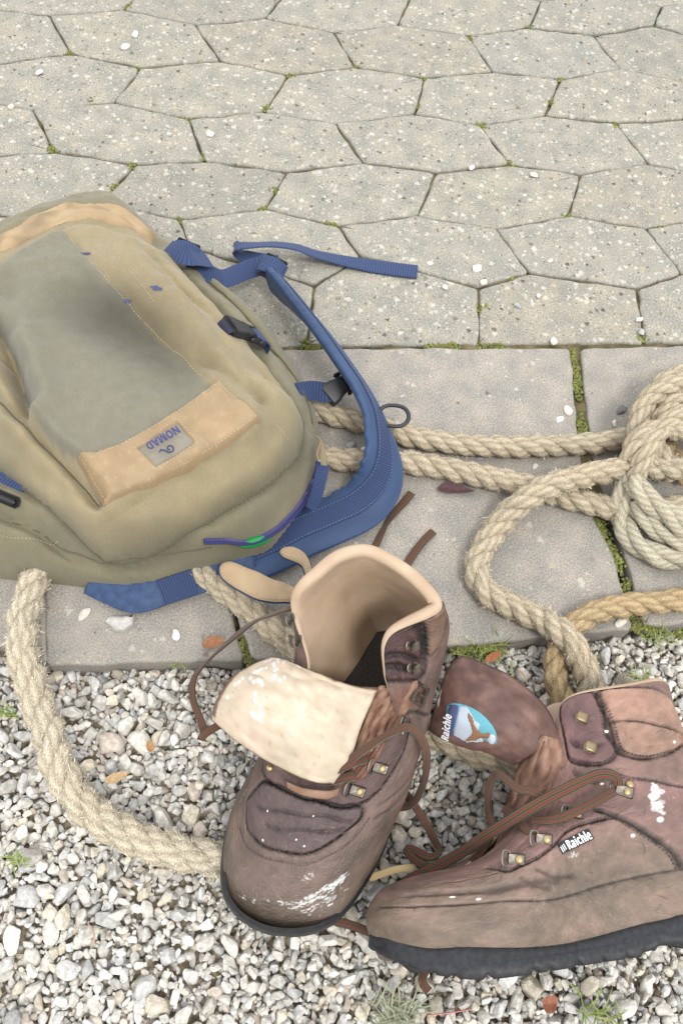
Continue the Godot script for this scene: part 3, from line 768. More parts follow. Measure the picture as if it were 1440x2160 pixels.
var pebble_meshes := []
func litter() -> void:
	for k in 6: pebble_meshes.append(stone_mesh(500 + k, 9, 3, 0.85))
	var white := world_tex(std(Color(0.74, 0.73, 0.71), 0.75), noise_tex(0.04, 81, Color(0.8, 0.8, 0.8), Color(1, 1, 1), 128, 4), 0.03)
	var cream := world_tex(std(Color(0.62, 0.57, 0.49), 0.8), white.albedo_texture, 0.03)
	var grey := world_tex(std(Color(0.42, 0.42, 0.43), 0.8), white.albedo_texture, 0.03)
	var dark := world_tex(std(Color(0.14, 0.135, 0.13), 0.7), white.albedo_texture, 0.03)
	var px := 0.00045
	for e in [
		[Vector3(-0.3933, 0, -1.0837), 0.0068, 0.9, white, "white pebble at the far left, larger of two lying together on one paver"],
		[Vector3(-0.3873, 0, -1.1149), 0.0062, 0.9, white, "white pebble just behind the larger pebble of the far left pair"],
		[Vector3(-0.4931, 0, -1.0054), 0.0056, 0.9, white, "bright white pebble alone on the paver by the far left edge"],
		[Vector3(-0.5087, 0, -0.9308), 0.0052, 0.6, cream, "flat cream pebble at the left edge beside a joint"],
		[Vector3(-0.2415, 0, -0.9301), 0.0056, 0.95, white, "whitish round pebble in the middle of the paving behind the leather top of the backpack"],
		[Vector3(0.1615, 0, -1.1794), 0.0042, 0.8, white, "small white pebble on the far right paving, left of its neighbour"],
		[Vector3(0.1952, 0, -1.188), 0.0036, 0.7, grey, "tiny grey pebble on the far right paving"],
		[Vector3(-0.2521, 0, -1.0309), 0.0036, 0.7, cream, "tiny cream pebble in the third row of pavers"],
		[Vector3(0.108, 0, -0.9359), 0.0046, 0.8, white, "small white pebble on a joint right of centre in the paving"],
		[Vector3(0.1917, 0, -0.9388), 0.0056, 0.5, cream, "flat cream flake of stone on the right paving"],
		[Vector3(0.0651, 0, -0.7545), 0.0042, 0.8, white, "small white pebble just beyond the tip of the blue strap"],
		[Vector3(0.124, 0, -0.756), 0.0068, 0.85, white, "largest white pebble right of the loose blue strap end"],
		[Vector3(0.1331, 0, -0.7358), 0.0054, 0.7, cream, "cream pebble just in front of the largest white one"],
		[Vector3(0.0868, 0, -0.7196), 0.0044, 0.9, white, "small pale pebble in front of the tip of the blue strap"],
		[Vector3(0.1759, 0, -0.7047), 0.0050, 0.85, grey, "greyish pebble on the paver right of the strap"],
		[Vector3(0.2011, 0, -0.7274), 0.0040, 0.5, cream, "small flat cream flake beside the greyish pebble"],
		[Vector3(0.2142, 0, -0.7872), 0.0044, 0.6, cream, "pale pebble on a mossy joint on the right"],
		[Vector3(0.3232, 0, -0.711), 0.0058, 0.7, white, "white pebble on the mossy joint near the right edge"],
		[Vector3(0.3247, 0, -0.6921), 0.0048, 0.7, grey, "grey pebble half sunk in the moss near the right edge"],
		[Vector3(0.2199, 0, -0.6591), 0.0056, 0.7, cream, "cream pebble on the joint between the pavers and the kerb slab"],
		[Vector3(0.2368, 0, -0.5631), 0.0066, 0.4, cream, "flat cream stone beside the mossy joint of the kerb slabs"],
		[Vector3(0.2276, 0, -0.5493), 0.0052, 0.3, white, "thin white flake beside the flat cream stone"],
		[Vector3(0.2969, 0, -0.5739), 0.0082, 0.45, dark, "dark flat stone chip left of the rope coil"],
		[Vector3(0.2882, 0, -0.553), 0.0050, 0.8, cream, "pale round pebble under the dark stone chip"],
		[Vector3(-0.0003, 0, -0.4785), 0.0056, 0.8, grey, "grey glassy pebble inside the loop of the shoulder strap, the left one"],
		[Vector3(0.0183, 0, -0.473), 0.0068, 0.6, white, "whitish pebble inside the loop of the shoulder strap, the right one"],
		[Vector3(0.1407, 0, -0.4845), 0.0040, 0.8, grey, "small grey pebble between the two upper rope lengths"],
		[Vector3(0.2002, 0, -0.4833), 0.0044, 0.5, cream, "flat cream chip between the upper ropes, near where they cross"],
		[Vector3(0.1789, 0, -0.3088), 0.0050, 0.25, white, "thin white paint flake in front of the rope loop"],
		[Vector3(0.2863, 0, -0.3161), 0.0068, 0.6, cream, "pale stone in front of the golden brown rope"],
		[Vector3(-0.2268, 0, -0.249), 0.0078, 0.35, cream, "flat stone between the frayed rope and the big wedge of stone"],
		[Vector3(-0.1386, 0, -0.2415), 0.0060, 0.6, white, "small pale pebble on the slab right of the big wedge of stone"],
	]:
		pebble(e[0], e[1], e[2], Color(), e[4], int(e[1] * 1e5) + int(e[0].x * 1e4), e[3])

	var wedge := Mb.new()
	slab(wedge, rough_outline(PackedVector2Array([Vector2(-0.2058, -0.2449), Vector2(-0.2009, -0.2505), Vector2(-0.1903, -0.2515), Vector2(-0.1801, -0.2545), Vector2(-0.1797, -0.2454), Vector2(-0.1851, -0.238), Vector2(-0.1927, -0.2359), Vector2(-0.1992, -0.2402)]), 0.004, 0.002, 0.001), Transform3D(Basis(), Vector3(0, 0.0075, 0)), 0.0065, 0.0022, 0.004, 0.002)
	tag(put("stone_chip", wedge.mesh(), world_tex(std(Color(0.46, 0.45, 0.42), 0.85), white.albedo_texture, 0.03)), "big flat wedge of grey stone on the kerb slab in front of the backpack", "stone", "loose pebbles on the paving")
	# fallen leaves
	for e in [
		[PackedVector3Array([Vector3(0.0962, 0.004, -0.4372), Vector3(0.1047, 0.004, -0.4449), Vector3(0.1157, 0.004, -0.4473), Vector3(0.1251, 0.004, -0.4424), Vector3(0.1348, 0.004, -0.4382), Vector3(0.1229, 0.004, -0.4351), Vector3(0.108, 0.004, -0.4328), Vector3(0.0985, 0.004, -0.4324)]), Color(0.10, 0.050, 0.060), "dark purple leaf lying below the upper ropes", "leaf"],
		[PackedVector3Array([Vector3(-0.1114, 0.004, -0.2361), Vector3(-0.1072, 0.004, -0.2423), Vector3(-0.0996, 0.004, -0.2448), Vector3(-0.093, 0.004, -0.2429), Vector3(-0.0945, 0.004, -0.2366), Vector3(-0.103, 0.004, -0.2321), Vector3(-0.1087, 0.004, -0.2318)]), Color(0.36, 0.17, 0.09), "curled orange brown leaf at the front edge of the slab beside the moss", "leaf"],
		[PackedVector3Array([Vector3(0.1538, 0, -0.2596), Vector3(0.1604, 0, -0.2662), Vector3(0.1685, 0, -0.2684), Vector3(0.166, 0, -0.2614), Vector3(0.1585, 0, -0.2556)]), Color(0.34, 0.13, 0.06), "rust red leaf between the grass tuft and the tongue of the lying boot", "leaf"],
		[PackedVector3Array([Vector3(-0.1702, 0, -0.1029), Vector3(-0.166, 0, -0.1091), Vector3(-0.1577, 0, -0.1126), Vector3(-0.1518, 0, -0.1126), Vector3(-0.1546, 0, -0.107), Vector3(-0.1625, 0, -0.1019)]), Color(0.46, 0.33, 0.19), "dry light brown leaf on the gravel beside the frayed rope", "leaf"],
		[PackedVector3Array([Vector3(-0.1418, 0, -0.141), Vector3(-0.1376, 0, -0.1412), Vector3(-0.1339, 0, -0.1363), Vector3(-0.1363, 0, -0.1318), Vector3(-0.1407, 0, -0.1345)]), Color(0.40, 0.22, 0.10), "small curled brown leaf on the gravel left of the upright boot", "leaf"],
		[PackedVector3Array([Vector3(0.2112, 0, 0.0147), Vector3(0.217, 0, 0.0108), Vector3(0.2235, 0, 0.0126), Vector3(0.2212, 0, 0.0208), Vector3(0.2136, 0, 0.0236)]), Color(0.30, 0.12, 0.075), "reddish brown leaf on the gravel in front of the lying boot", "leaf"],
	]:
		var q3: PackedVector3Array = e[0]
		var q2 := PackedVector2Array(); var mid := Vector2.ZERO
		for q in q3: q2.append(Vector2(q.x, q.z)); mid += Vector2(q.x, q.z) / q3.size()
		var base := q3[0].y
		if base < 0.002: base = 0.004
		var lm := Mb.new()
		var ax := (q2[q2.size() / 2] - q2[0]).normalized()
		patch(lm, smooth2(q2, 3), 0.0014, func(p: Vector2, _d: float) -> float:
			var r: Vector2 = p - mid
			var across := r.dot(Vector2(-ax.y, ax.x))
			return base + absf(across) * 0.45 + r.dot(ax) * r.dot(ax) * 9.0 + 0.0006 * nz.get_noise_2d(p.x * 9000, p.y * 9000))
		var leaf := put("fallen_leaf", lm.mesh(), world_tex(std(e[1], 0.75), noise_tex(0.05, 120, Color(0.7, 0.68, 0.62), Color(1, 1, 1), 128, 4), 0.02))
		tag(leaf, e[2], e[3], "fallen leaves")
	# straws and twigs
	for e in [[PackedVector3Array([Vector3(0.0646, 0.006, -0.0558), Vector3(0.0749, 0.006, -0.0604), Vector3(0.0865, 0.006, -0.0652), Vector3(0.1026, 0.006, -0.0695)]), 0.0058, Color(0.58, 0.44, 0.22), "split yellow straw lying on the gravel between the two boots", "straw"],
			[PackedVector3Array([Vector3(0.1207, 0.002, 0.0364), Vector3(0.1393, 0.002, 0.0323), Vector3(0.1579, 0.002, 0.0275)]), 0.0012, Color(0.42, 0.16, 0.14), "thin reddish stalk on the gravel at the front edge", "twig"],
			[PackedVector3Array([Vector3(0.0081, 0.002, -0.1104), Vector3(0.0037, 0.002, -0.0973), Vector3(-0.0069, 0.002, -0.0859)]), 0.0014, Color(0.3, 0.16, 0.10), "", ""],
			[PackedVector3Array([Vector3(-0.1555, 0.003, 0.0056), Vector3(-0.148, 0.003, 0.0139), Vector3(-0.1495, 0.003, 0.0225)]), 0.0016, Color(0.36, 0.24, 0.17), "short brown twig between the stones at the lower left", "twig"],
			[PackedVector3Array([Vector3(0.1851, 0.003, -0.2547), Vector3(0.192, 0.003, -0.2488), Vector3(0.1953, 0.003, -0.2387)]), 0.0016, Color(0.40, 0.28, 0.17), "dry stalk between the tongue of the lying boot and the rope end", "twig"]]:
		if e[3] == "": continue
		var p := smooth_path(e[0], 0.003)
		var m := Mb.new()
		if e[1] > 0.004: ribbon(m, p, flat_sides(p, 0.3), e[1], 0.0016, 0.0008)
		else: tube(m, p, e[1] * 0.5, 6, true)
		tag(put("straw" if e[4] == "straw" else "twig", m.mesh(), std(e[2], 0.8)), e[3], e[4])
	# tufts of grass
	for e in [[Vector3(0.1554, -0.01, -0.2726), 60, 0.022, 0.030, "grass tuft growing at the slab edge behind the lying boot's tongue", 1], [Vector3(-0.1298, -0.008, -0.2196), 22, 0.010, 0.018, "small grass tuft on the slab edge right of the frayed rope", 2],
			[Vector3(-0.2252, -0.006, -0.0332), 16, 0.009, 0.022, "sprig of grass in the gravel at the left edge", 3], [Vector3(0.2583, -0.006, 0.0194), 34, 0.016, 0.028, "grass tuft in the gravel at the lower right", 4],
			[Vector3(0.0955, -0.006, 0.0377), 90, 0.020, 0.034, "grey green dry grass tuft at the bottom edge in front of the lying boot", 5], [Vector3(0.3046, -0.006, -0.2641), 20, 0.010, 0.018, "small grass tuft on the gravel behind the lying boot's collar", 6],
			[Vector3(-0.273, -0.006, -0.1502), 20, 0.009, 0.014, "flat green tuft at the left edge beside the frayed rope", 7], [Vector3(-0.0704, -0.006, -0.2406), 46, 0.010, 0.014, "low green tuft in the joint behind the upright boot's lace", 8], [Vector3(0.3295, -0.004, -0.309), 40, 0.022, 0.012, "low grass along the slab edge at the right, in front of the golden rope", 9]]:
		var r := RandomNumberGenerator.new(); r.seed = 700 + e[5]
		var m := Mb.new()
		var dry: float = 1.0 if e[5] == 5 else 0.0
		for k in e[1]:
			var a := r.randf() * TAU
			var root: Vector3 = e[0] + Vector3(r.randfn() * e[2] * 0.45, 0, r.randfn() * e[2] * 0.3)
			var d := Vector3(cos(a), r.randf_range(0.5, 1.8), sin(a)).normalized()
			var l: float = e[3] * r.randf_range(0.4, 1.0)
			var s := d.cross(Vector3.UP).normalized() * r.randf_range(0.0005, 0.0010)
			m.tint = Color(0.13, 0.20, 0.045).lerp(Color(0.30, 0.30, 0.12), r.randf() * 0.7).lerp(Color(0.26, 0.27, 0.19), dry * 0.85)
			var q1 := root + d * l * 0.5; var q2b := root + d * l * 0.85 + Vector3(cos(a), -0.35, sin(a)) * l * 0.3
			var i0 := m.vert(root - s); var i1 := m.vert(root + s); var i2 := m.vert(q1 + s * 0.8); var i3 := m.vert(q1 - s * 0.8); var i4 := m.vert(q2b)
			m.quad(i0, i1, i2, i3); m.tri(i3, i2, i4)
		var gm := std(Color(1, 1, 1), 0.7, true)
		gm.backlight_enabled = true; gm.backlight = Color(0.4, 0.4, 0.4)
		var o := put("grass_tuft", m.mesh(), gm)
		tag(stuff(o), e[4], "grass", "tufts of grass")

# ---------------------------------------------------------------- the backpack
var body_p := PackedVector2Array()
var pocket_p := PackedVector2Array()
var flap_p := PackedVector2Array()
var bumps: Array = []
var pk_h := PackedFloat32Array()
const PX := -0.60
const PZ := -0.86
const PC := 0.0033
const PW := 194
const PD := 200

func sdist(p: Vector2, poly: PackedVector2Array) -> float:
	var best := 1e9
	var inside := false
	var n := poly.size()
	var b := poly[n - 1]
	for k in n:
		var a := poly[k]
		var ab := b - a
		var t := clampf((p - a).dot(ab) / (ab.length_squared() + 1e-12), 0, 1)
		best = minf(best, (p - a - ab * t).length_squared())
		if (a.y > p.y) != (b.y > p.y) and p.x < (b.x - a.x) * (p.y - a.y) / (b.y - a.y) + a.x: inside = not inside
		b = a
	return sqrt(best) * (1.0 if inside else -1.0)

func prof(t: float, e := 2.2) -> float:
	t = clampf(t, 0, 1)
	return pow(1.0 - pow(1.0 - t, e), 1.0 / e)

func pack_raw(p: Vector2) -> float:
	var db := sdist(p, body_p)
	if db < -0.012: return 0.0
	var dp := sdist(p, pocket_p); var df := sdist(p, flap_p)
	var h := 0.072 * prof(db / 0.06)
	if db > 0:
		h += 0.05 * prof(dp / 0.065, 2.0) + 0.010 * prof(df / 0.009, 2.0)
		h -= 0.004 * exp(-pow(dp / 0.006, 2)) * clampf(db / 0.02, 0, 1)
	for b in bumps:
		var a := Vector2(b[0], b[1]); var ab := Vector2(b[2], b[3]) - a
		var t := clampf((p - a).dot(ab) / ab.length_squared(), 0, 1)
		h += b[5] * exp(-(p - a - ab * t).length_squared() / (b[4] * b[4])) * clampf(db / 0.02, 0, 1)
	for c in creases:
		var d := 1e9
		var l: PackedVector2Array = c[0]
		for k in l.size() - 1: d = minf(d, Geometry2D.get_closest_point_to_segment(p, l[k], l[k + 1]).distance_squared_to(p))
		d = sqrt(d)
		var sg: float = c[1]
		h += 2.0 * c[2] * (-exp(-1.3 * d / sg) + 0.45 * exp(-pow((d - 2.2 * sg) / (1.5 * sg), 2))) * clampf(db / 0.015, 0, 1)
	# slack cloth: long shallow folds and small creases
	var w := clampf(db / 0.03, 0, 1)
	h += w * (0.0028 * nz.get_noise_2d(p.x * 1500 + p.y * 900, p.y * 600 - p.x * 400) + 0.0010 * fold_n.get_noise_2d(p.x * 5200 + p.y * 3800, p.y * 1500 - p.x * 1900) * (0.5 + clampf(1.0 - dp / 0.05, 0, 1)))
	h += w * 0.0034 * (ridge_n.get_noise_2d(p.x * 700 + p.y * 1500, p.y * 500 - p.x * 1100) - 0.3)
	return h

var ridge_n := ridged()
func ridged() -> FastNoiseLite:
	var f := fnl(0.012, 178, 2)
	f.fractal_type = FastNoiseLite.FRACTAL_RIDGED
	return f
var creases: Array = []
var fold_n := fnl(0.01, 77, 2)
func pack_y(p: Vector2) -> float:
	var x := clampf((p.x - PX) / PC, 0, PW - 1.01); var z := clampf((p.y - PZ) / PC, 0, PD - 1.01)
	var i := int(x); var j := int(z)
	var u := x - i; var v := z - j
	return lerpf(lerpf(pk_h[j * PW + i], pk_h[j * PW + i + 1], u), lerpf(pk_h[(j + 1) * PW + i], pk_h[(j + 1) * PW + i + 1], u), v)

func pack_n(p: Vector2) -> Vector3:
	var e := 0.004
	return Vector3(pack_y(p - Vector2(e, 0)) - pack_y(p + Vector2(e, 0)), 2 * e, pack_y(p - Vector2(0, e)) - pack_y(p + Vector2(0, e))).normalized()

func near_edge(p: Vector2, poly: PackedVector2Array) -> Vector2:
	var best := 1e9; var q := p
	var n := poly.size()
	for k in n:
		var c := Geometry2D.get_closest_point_to_segment(p, poly[k], poly[(k + 1) % n])
		var d := c.distance_squared_to(p)
		if d < best: best = d; q = c
	return q

# a sheet over a polygon in the xz plane; yf(p, d) gives its height, d is the distance in from the rim
func patch(m: Mb, poly: PackedVector2Array, step: float, yf: Callable, cf = null, under := 0.0) -> void:
	var lo := poly[0]; var hi := poly[0]
	for q in poly: lo = lo.min(q); hi = hi.max(q)
	var nx := int((hi.x - lo.x) / step) + 3; var ny := int((hi.y - lo.y) / step) + 3
	var d := PackedFloat32Array(); d.resize(nx * ny)
	for j in ny:
		for i in nx:
			d[j * nx + i] = sdist(lo + Vector2(i - 1, j - 1) * step, poly)
	for side in (2 if under > 0.0 else 1):
		var id := {}
		var at := func(k: int) -> int:
			if id.has(k): return id[k]
			var p := lo + Vector2(k % nx - 1, k / nx - 1) * step
			var dd := d[k]
			if dd < step * 0.35: p = near_edge(p, poly); dd = 0.0
			if cf != null: m.tint = cf.call(p, dd)
			var y: float = yf.call(p, dd)
			if side == 1: y -= under * minf(1.0, dd / under)
			id[k] = m.vert(Vector3(p.x, y, p.y), p)
			return id[k]
		for j in ny - 1:
			for i in nx - 1:
				var k := j * nx + i
				if d[k] > 0 or d[k + 1] > 0 or d[k + nx] > 0 or d[k + nx + 1] > 0:
					var q := [at.call(k), at.call(k + nx), at.call(k + nx + 1), at.call(k + 1)]
					if side == 0: m.quad(q[0], q[3], q[2], q[1])
					else: m.quad(q[0], q[1], q[2], q[3])

func stitches(m: Mb, line: PackedVector3Array, gap: float, len_: float, w: float) -> void:
	var p := smooth_path(line, gap)
	for k in p.size() - 1:
		var t := (p[k + 1] - p[k]).normalized()
		var s := t.cross(Vector3.UP).normalized()
		chamfer_box(m, Transform3D(Basis(t, s.cross(t).normalized(), s), p[k]), Vector3(len_, w, w), w * 0.25)

func on_pack(line: PackedVector2Array, off: float, closed := false, per := 8) -> PackedVector3Array:
	var out := PackedVector3Array()
	for q in smooth2(line, per, closed): out.append(Vector3(q.x, pack_y(q) + off, q.y))
	if closed: out.append(out[0])
	return out

func web_mat(col: Color, ribs := 7.0) -> StandardMaterial3D:
	var o := PackedByteArray(); o.resize(64 * 64 * 3)
	var h := PackedByteArray(); h.resize(64 * 64)
	for y in 64:
		for x in 64:
			var rib := 0.5 + 0.5 * cos(TAU * ribs * y / 64.0)
			var weave := 0.5 + 0.5 * cos(TAU * 12.0 * x / 64.0 + PI * floorf(ribs * y / 64.0))
			var q := 0.68 + 0.32 * pow(rib, 0.7) * (0.8 + 0.2 * weave)
			var k := (y * 64 + x)
			o[k * 3] = int(255 * q); o[k * 3 + 1] = o[k * 3]; o[k * 3 + 2] = o[k * 3]
			h[k] = int(255 * (0.8 * rib + 0.2 * weave))
	var m := std(col, 0.7)
	m.albedo_texture = tex(Image.create_from_data(64, 64, false, Image.FORMAT_RGB8, o))
	m.heightmap_enabled = true
	m.heightmap_texture = tex(Image.create_from_data(64, 64, false, Image.FORMAT_L8, h))
	m.heightmap_scale = 0.06
	m.rim_enabled = true
	m.rim = 0.3
	return m

func ladder_lock(parent: Node3D, at: Vector3, x: Vector3, up: Vector3, size: Vector2, plastic: Material, webbing: Material) -> void:
	var xa := x.normalized(); var za := xa.cross(up).normalized(); var ya := za.cross(xa)
	var xf := Transform3D(Basis(xa, ya, za), at)
	var m := Mb.new()
	for s in [-1, 1]: chamfer_box(m, xf * Transform3D(Basis(), Vector3(0, 0, s * (size.y * 0.5 + 0.0015))), Vector3(size.x, 0.0055, 0.004), 0.0014)
	for s in [-1, 0, 1]: chamfer_box(m, xf * Transform3D(Basis(), Vector3(s * (size.x * 0.5 - 0.0015), -0.0002 if s else -0.001, 0)), Vector3(0.0045, 0.0047, size.y + 0.0002), 0.0013)
	put("strap_adjuster", m.mesh(), plastic, parent)
	var w := Mb.new()
	var p := PackedVector3Array()
	for k in 13:
		var t := (k / 12.0 - 0.5)
		p.append(xf * Vector3(t * size.x * 1.15, 0.0058 - 0.015 * t * t * 4.0 * 0.45, 0))
	var sd := PackedVector3Array()
	for k in p.size(): sd.append(za)
	ribbon(w, p, sd, size.y * 0.96, 0.0016)
	put("webbing_loop", w.mesh(), webbing, parent)

func side_buckle(parent: Node3D, at: Vector3, x: Vector3, up: Vector3, l: float, w: float, plastic: Material) -> void:
	var xa := x.normalized(); var za := xa.cross(up).normalized(); var ya := za.cross(xa)
	var xf := Transform3D(Basis(xa, ya, za), at)
	var m := Mb.new()
	# socket: a tapering shell with open sides
	var pts := PackedVector3Array()
	var prof_ := [[-0.5, 1.0, 0.8], [-0.46, 1.0, 1.0], [-0.30, 1.0, 1.05], [-0.1, 0.80, 1.15], [0.05, 0.74, 1.05], [0.12, 0.78, 0.95], [0.14, 0.6, 0.6]]
	for k in prof_:
		for q in 16:
			var a := TAU * q / 16
			var cx := cos(a); var sx := sin(a)
			var ex := signf(cx) * pow(absf(cx), 0.4); var ey := signf(sx) * pow(absf(sx), 0.5)
			pts.append(xf * Vector3(k[0] * l, ey * 0.0052 * k[2], ex * w * 0.5 * k[1]))
	var b := m.grid(pts, 16, prof_.size(), true, true)
	for e in 2:
		var ring := PackedInt32Array()
		for q in 16: ring.append(b + q + (0 if e == 0 else (prof_.size() - 1) * 16))
		m.fan(ring, xf * Vector3((-0.5 if e == 0 else 0.14) * l, 0, 0), e == 0)
	put("buckle_socket", m.mesh(), plastic, parent)
	var n := Mb.new()
	chamfer_box(n, xf * Transform3D(Basis(), Vector3(0.20 * l, 0, 0)), Vector3(0.2 * l, 0.0075, w * 0.62), 0.002)
	for s in [-1, 1]:
		chamfer_box(n, xf * Transform3D(Basis(Vector3.UP, s * 0.18), Vector3(0.18 * l, 0.0002, s * w * 0.43)), Vector3(0.34 * l, 0.0068, 0.0042), 0.0017)
		chamfer_box(n, xf * Transform3D(Basis(), Vector3(0.40 * l, 0, s * w * 0.46)), Vector3(0.2 * l, 0.006, 0.0035), 0.0012)
	chamfer_box(n, xf * Transform3D(Basis(), Vector3(0.49 * l, 0.0003, 0)), Vector3(0.0045, 0.0058, w * 0.9), 0.0014)
	put("buckle_plug", n.mesh(), plastic, parent)

func backpack() -> void:
	body_p = smooth2(PackedVector2Array([Vector2(-0.4383, -0.6871), Vector2(-0.3995, -0.7258), Vector2(-0.352, -0.7536), Vector2(-0.3101, -0.7585), Vector2(-0.2521, -0.7127), Vector2(-0.2069, -0.6789), Vector2(-0.1566, -0.6412), Vector2(-0.1115, -0.6037), Vector2(-0.0871, -0.575), Vector2(-0.0515, -0.5237), Vector2(-0.0316, -0.4757), Vector2(-0.0289, -0.4503), Vector2(-0.0326, -0.4217), Vector2(-0.0386, -0.3853), Vector2(-0.0522, -0.3511), Vector2(-0.0695, -0.3269), Vector2(-0.1186, -0.3038), Vector2(-0.1798, -0.2782), Vector2(-0.2557, -0.2757), Vector2(-0.3116, -0.2731), Vector2(-0.3597, -0.2735), Vector2(-0.4118, -0.2905), Vector2(-0.4785, -0.3463), Vector2(-0.5304, -0.4266), Vector2(-0.5456, -0.5225), Vector2(-0.5274, -0.6129), Vector2(-0.4775, -0.6553)]), 6)
	pocket_p = smooth2(PackedVector2Array([Vector2(-0.2483, -0.6496), Vector2(-0.2148, -0.6259), Vector2(-0.1774, -0.5924), Vector2(-0.1408, -0.5569), Vector2(-0.0985, -0.509), Vector2(-0.0576, -0.4689), Vector2(-0.0479, -0.4446), Vector2(-0.0509, -0.4155), Vector2(-0.0733, -0.3754), Vector2(-0.1204, -0.3302), Vector2(-0.1527, -0.3043), Vector2(-0.1926, -0.2887), Vector2(-0.2208, -0.2929), Vector2(-0.2691, -0.3218), Vector2(-0.2994, -0.339), Vector2(-0.3275, -0.3531), Vector2(-0.3723, -0.3702), Vector2(-0.4325, -0.4251), Vector2(-0.4638, -0.4837), Vector2(-0.4538, -0.5611), Vector2(-0.3984, -0.6189), Vector2(-0.3675, -0.6517), Vector2(-0.3175, -0.6773), Vector2(-0.2775, -0.6742)]), 6)
	flap_p = smooth2(PackedVector2Array([Vector2(-0.3776, -0.5333), Vector2(-0.3455, -0.5806), Vector2(-0.3218, -0.6062), Vector2(-0.2984, -0.6201), Vector2(-0.2744, -0.6194), Vector2(-0.246, -0.6127), Vector2(-0.2149, -0.5826), Vector2(-0.1813, -0.5478), Vector2(-0.1451, -0.5063), Vector2(-0.1123, -0.4637), Vector2(-0.0819, -0.4095), Vector2(-0.1078, -0.3803), Vector2(-0.136, -0.3536), Vector2(-0.1638, -0.33), Vector2(-0.1973, -0.3016), Vector2(-0.2154, -0.3241), Vector2(-0.2332, -0.3446), Vector2(-0.2524, -0.3541), Vector2(-0.2723, -0.3696), Vector2(-0.2874, -0.3833), Vector2(-0.3038, -0.4107), Vector2(-0.3125, -0.4318), Vector2(-0.3311, -0.459), Vector2(-0.3593, -0.4914), Vector2(-0.3796, -0.5115)]), 6)
	bumps = [[-0.2834, -0.511, -0.1617, -0.4552, 0.026, -0.012], [-0.3092, -0.46, -0.2578, -0.3731, 0.03, 0.006], [-0.082, -0.4262, -0.0608, -0.4045, 0.02, 0.004], [-0.3567, -0.5312, -0.2922, -0.3946, 0.011, -0.01], [-0.1051, -0.3565, -0.0552, -0.4267, 0.022, 0.006], [-0.2514, -0.5662, -0.1572, -0.4984, 0.03, 0.006], [-0.2587, -0.2947, -0.1633, -0.2854, 0.012, -0.006], [-0.1879, -0.6271, -0.1031, -0.5501, 0.01, -0.005]]
	for c in [
		[PackedVector2Array([Vector2(-0.3563, -0.4815), Vector2(-0.3451, -0.4747), Vector2(-0.3216, -0.4447), Vector2(-0.3053, -0.4145), Vector2(-0.2881, -0.3894)]), 0.008, 0.012],
		[PackedVector2Array([Vector2(-0.3392, -0.4097), Vector2(-0.3234, -0.4017), Vector2(-0.3006, -0.3845), Vector2(-0.2777, -0.3672), Vector2(-0.2379, -0.3393), Vector2(-0.208, -0.3153)]), 0.005, 0.007],
		[PackedVector2Array([Vector2(-0.358, -0.4536), Vector2(-0.3379, -0.4474), Vector2(-0.3251, -0.4424)]), 0.006, 0.007],
		[PackedVector2Array([Vector2(-0.232, -0.5996), Vector2(-0.2063, -0.5674), Vector2(-0.1756, -0.5472), Vector2(-0.1518, -0.5349), Vector2(-0.1346, -0.521)]), 0.006, 0.004],
		[PackedVector2Array([Vector2(-0.1474, -0.4682), Vector2(-0.1279, -0.4604), Vector2(-0.1023, -0.4427), Vector2(-0.085, -0.4322)]), 0.007, 0.004],
		[PackedVector2Array([Vector2(-0.0964, -0.4828), Vector2(-0.0759, -0.4719), Vector2(-0.0579, -0.4607)]), 0.008, 0.005],
		[PackedVector2Array([Vector2(-0.3259, -0.3111), Vector2(-0.3082, -0.3104), Vector2(-0.2734, -0.3036), Vector2(-0.236, -0.2863), Vector2(-0.1926, -0.2849), Vector2(-0.1416, -0.2979), Vector2(-0.1106, -0.3055)]), 0.007, 0.010],
		[PackedVector2Array([Vector2(-0.0981, -0.3098), Vector2(-0.069, -0.3437), Vector2(-0.049, -0.3879), Vector2(-0.0439, -0.4154)]), 0.007, 0.004],
		[PackedVector2Array([Vector2(-0.1792, -0.6273), Vector2(-0.1359, -0.5908), Vector2(-0.0923, -0.5433), Vector2(-0.055, -0.4943), Vector2(-0.0423, -0.4555)]), 0.006, 0.004],
		[PackedVector2Array([Vector2(-0.173, -0.2836), Vector2(-0.1402, -0.2934), Vector2(-0.1026, -0.304)]), 0.007, 0.004],
		[PackedVector2Array([Vector2(-0.0823, -0.3144), Vector2(-0.0653, -0.3194), Vector2(-0.0509, -0.3416), Vector2(-0.0383, -0.3798), Vector2(-0.0336, -0.4128)]), 0.006, -0.004],
		[PackedVector2Array([Vector2(-0.3191, -0.6054), Vector2(-0.2803, -0.5684), Vector2(-0.2402, -0.5309), Vector2(-0.1965, -0.4914), Vector2(-0.1664, -0.4671), Vector2(-0.1433, -0.4474)]), 0.004, 0.0014],
		[PackedVector2Array([Vector2(-0.2843, -0.3411), Vector2(-0.2412, -0.3257), Vector2(-0.1994, -0.313)]), 0.012, 0.003],
		[PackedVector2Array([Vector2(-0.126, -0.3489), Vector2(-0.0914, -0.3746), Vector2(-0.0669, -0.4152)]), 0.014, 0.0035],
		[PackedVector2Array([Vector2(-0.2929, -0.2894), Vector2(-0.2546, -0.2784), Vector2(-0.2061, -0.2763)]), 0.010, 0.004],
		[PackedVector2Array([Vector2(-0.2063, -0.604), Vector2(-0.1724, -0.5839), Vector2(-0.129, -0.5348)]), 0.007, 0.003],
	]: creases.append(c)
	pk_h.resize(PW * PD)
	for j in PD:
		for i in PW: pk_h[j * PW + i] = pack_raw(Vector2(PX + i * PC, PZ + j * PC))
	var pack := thing("backpack", "worn olive canvas backpack with blue straps and a tan leather patch lying on its back", "backpack")
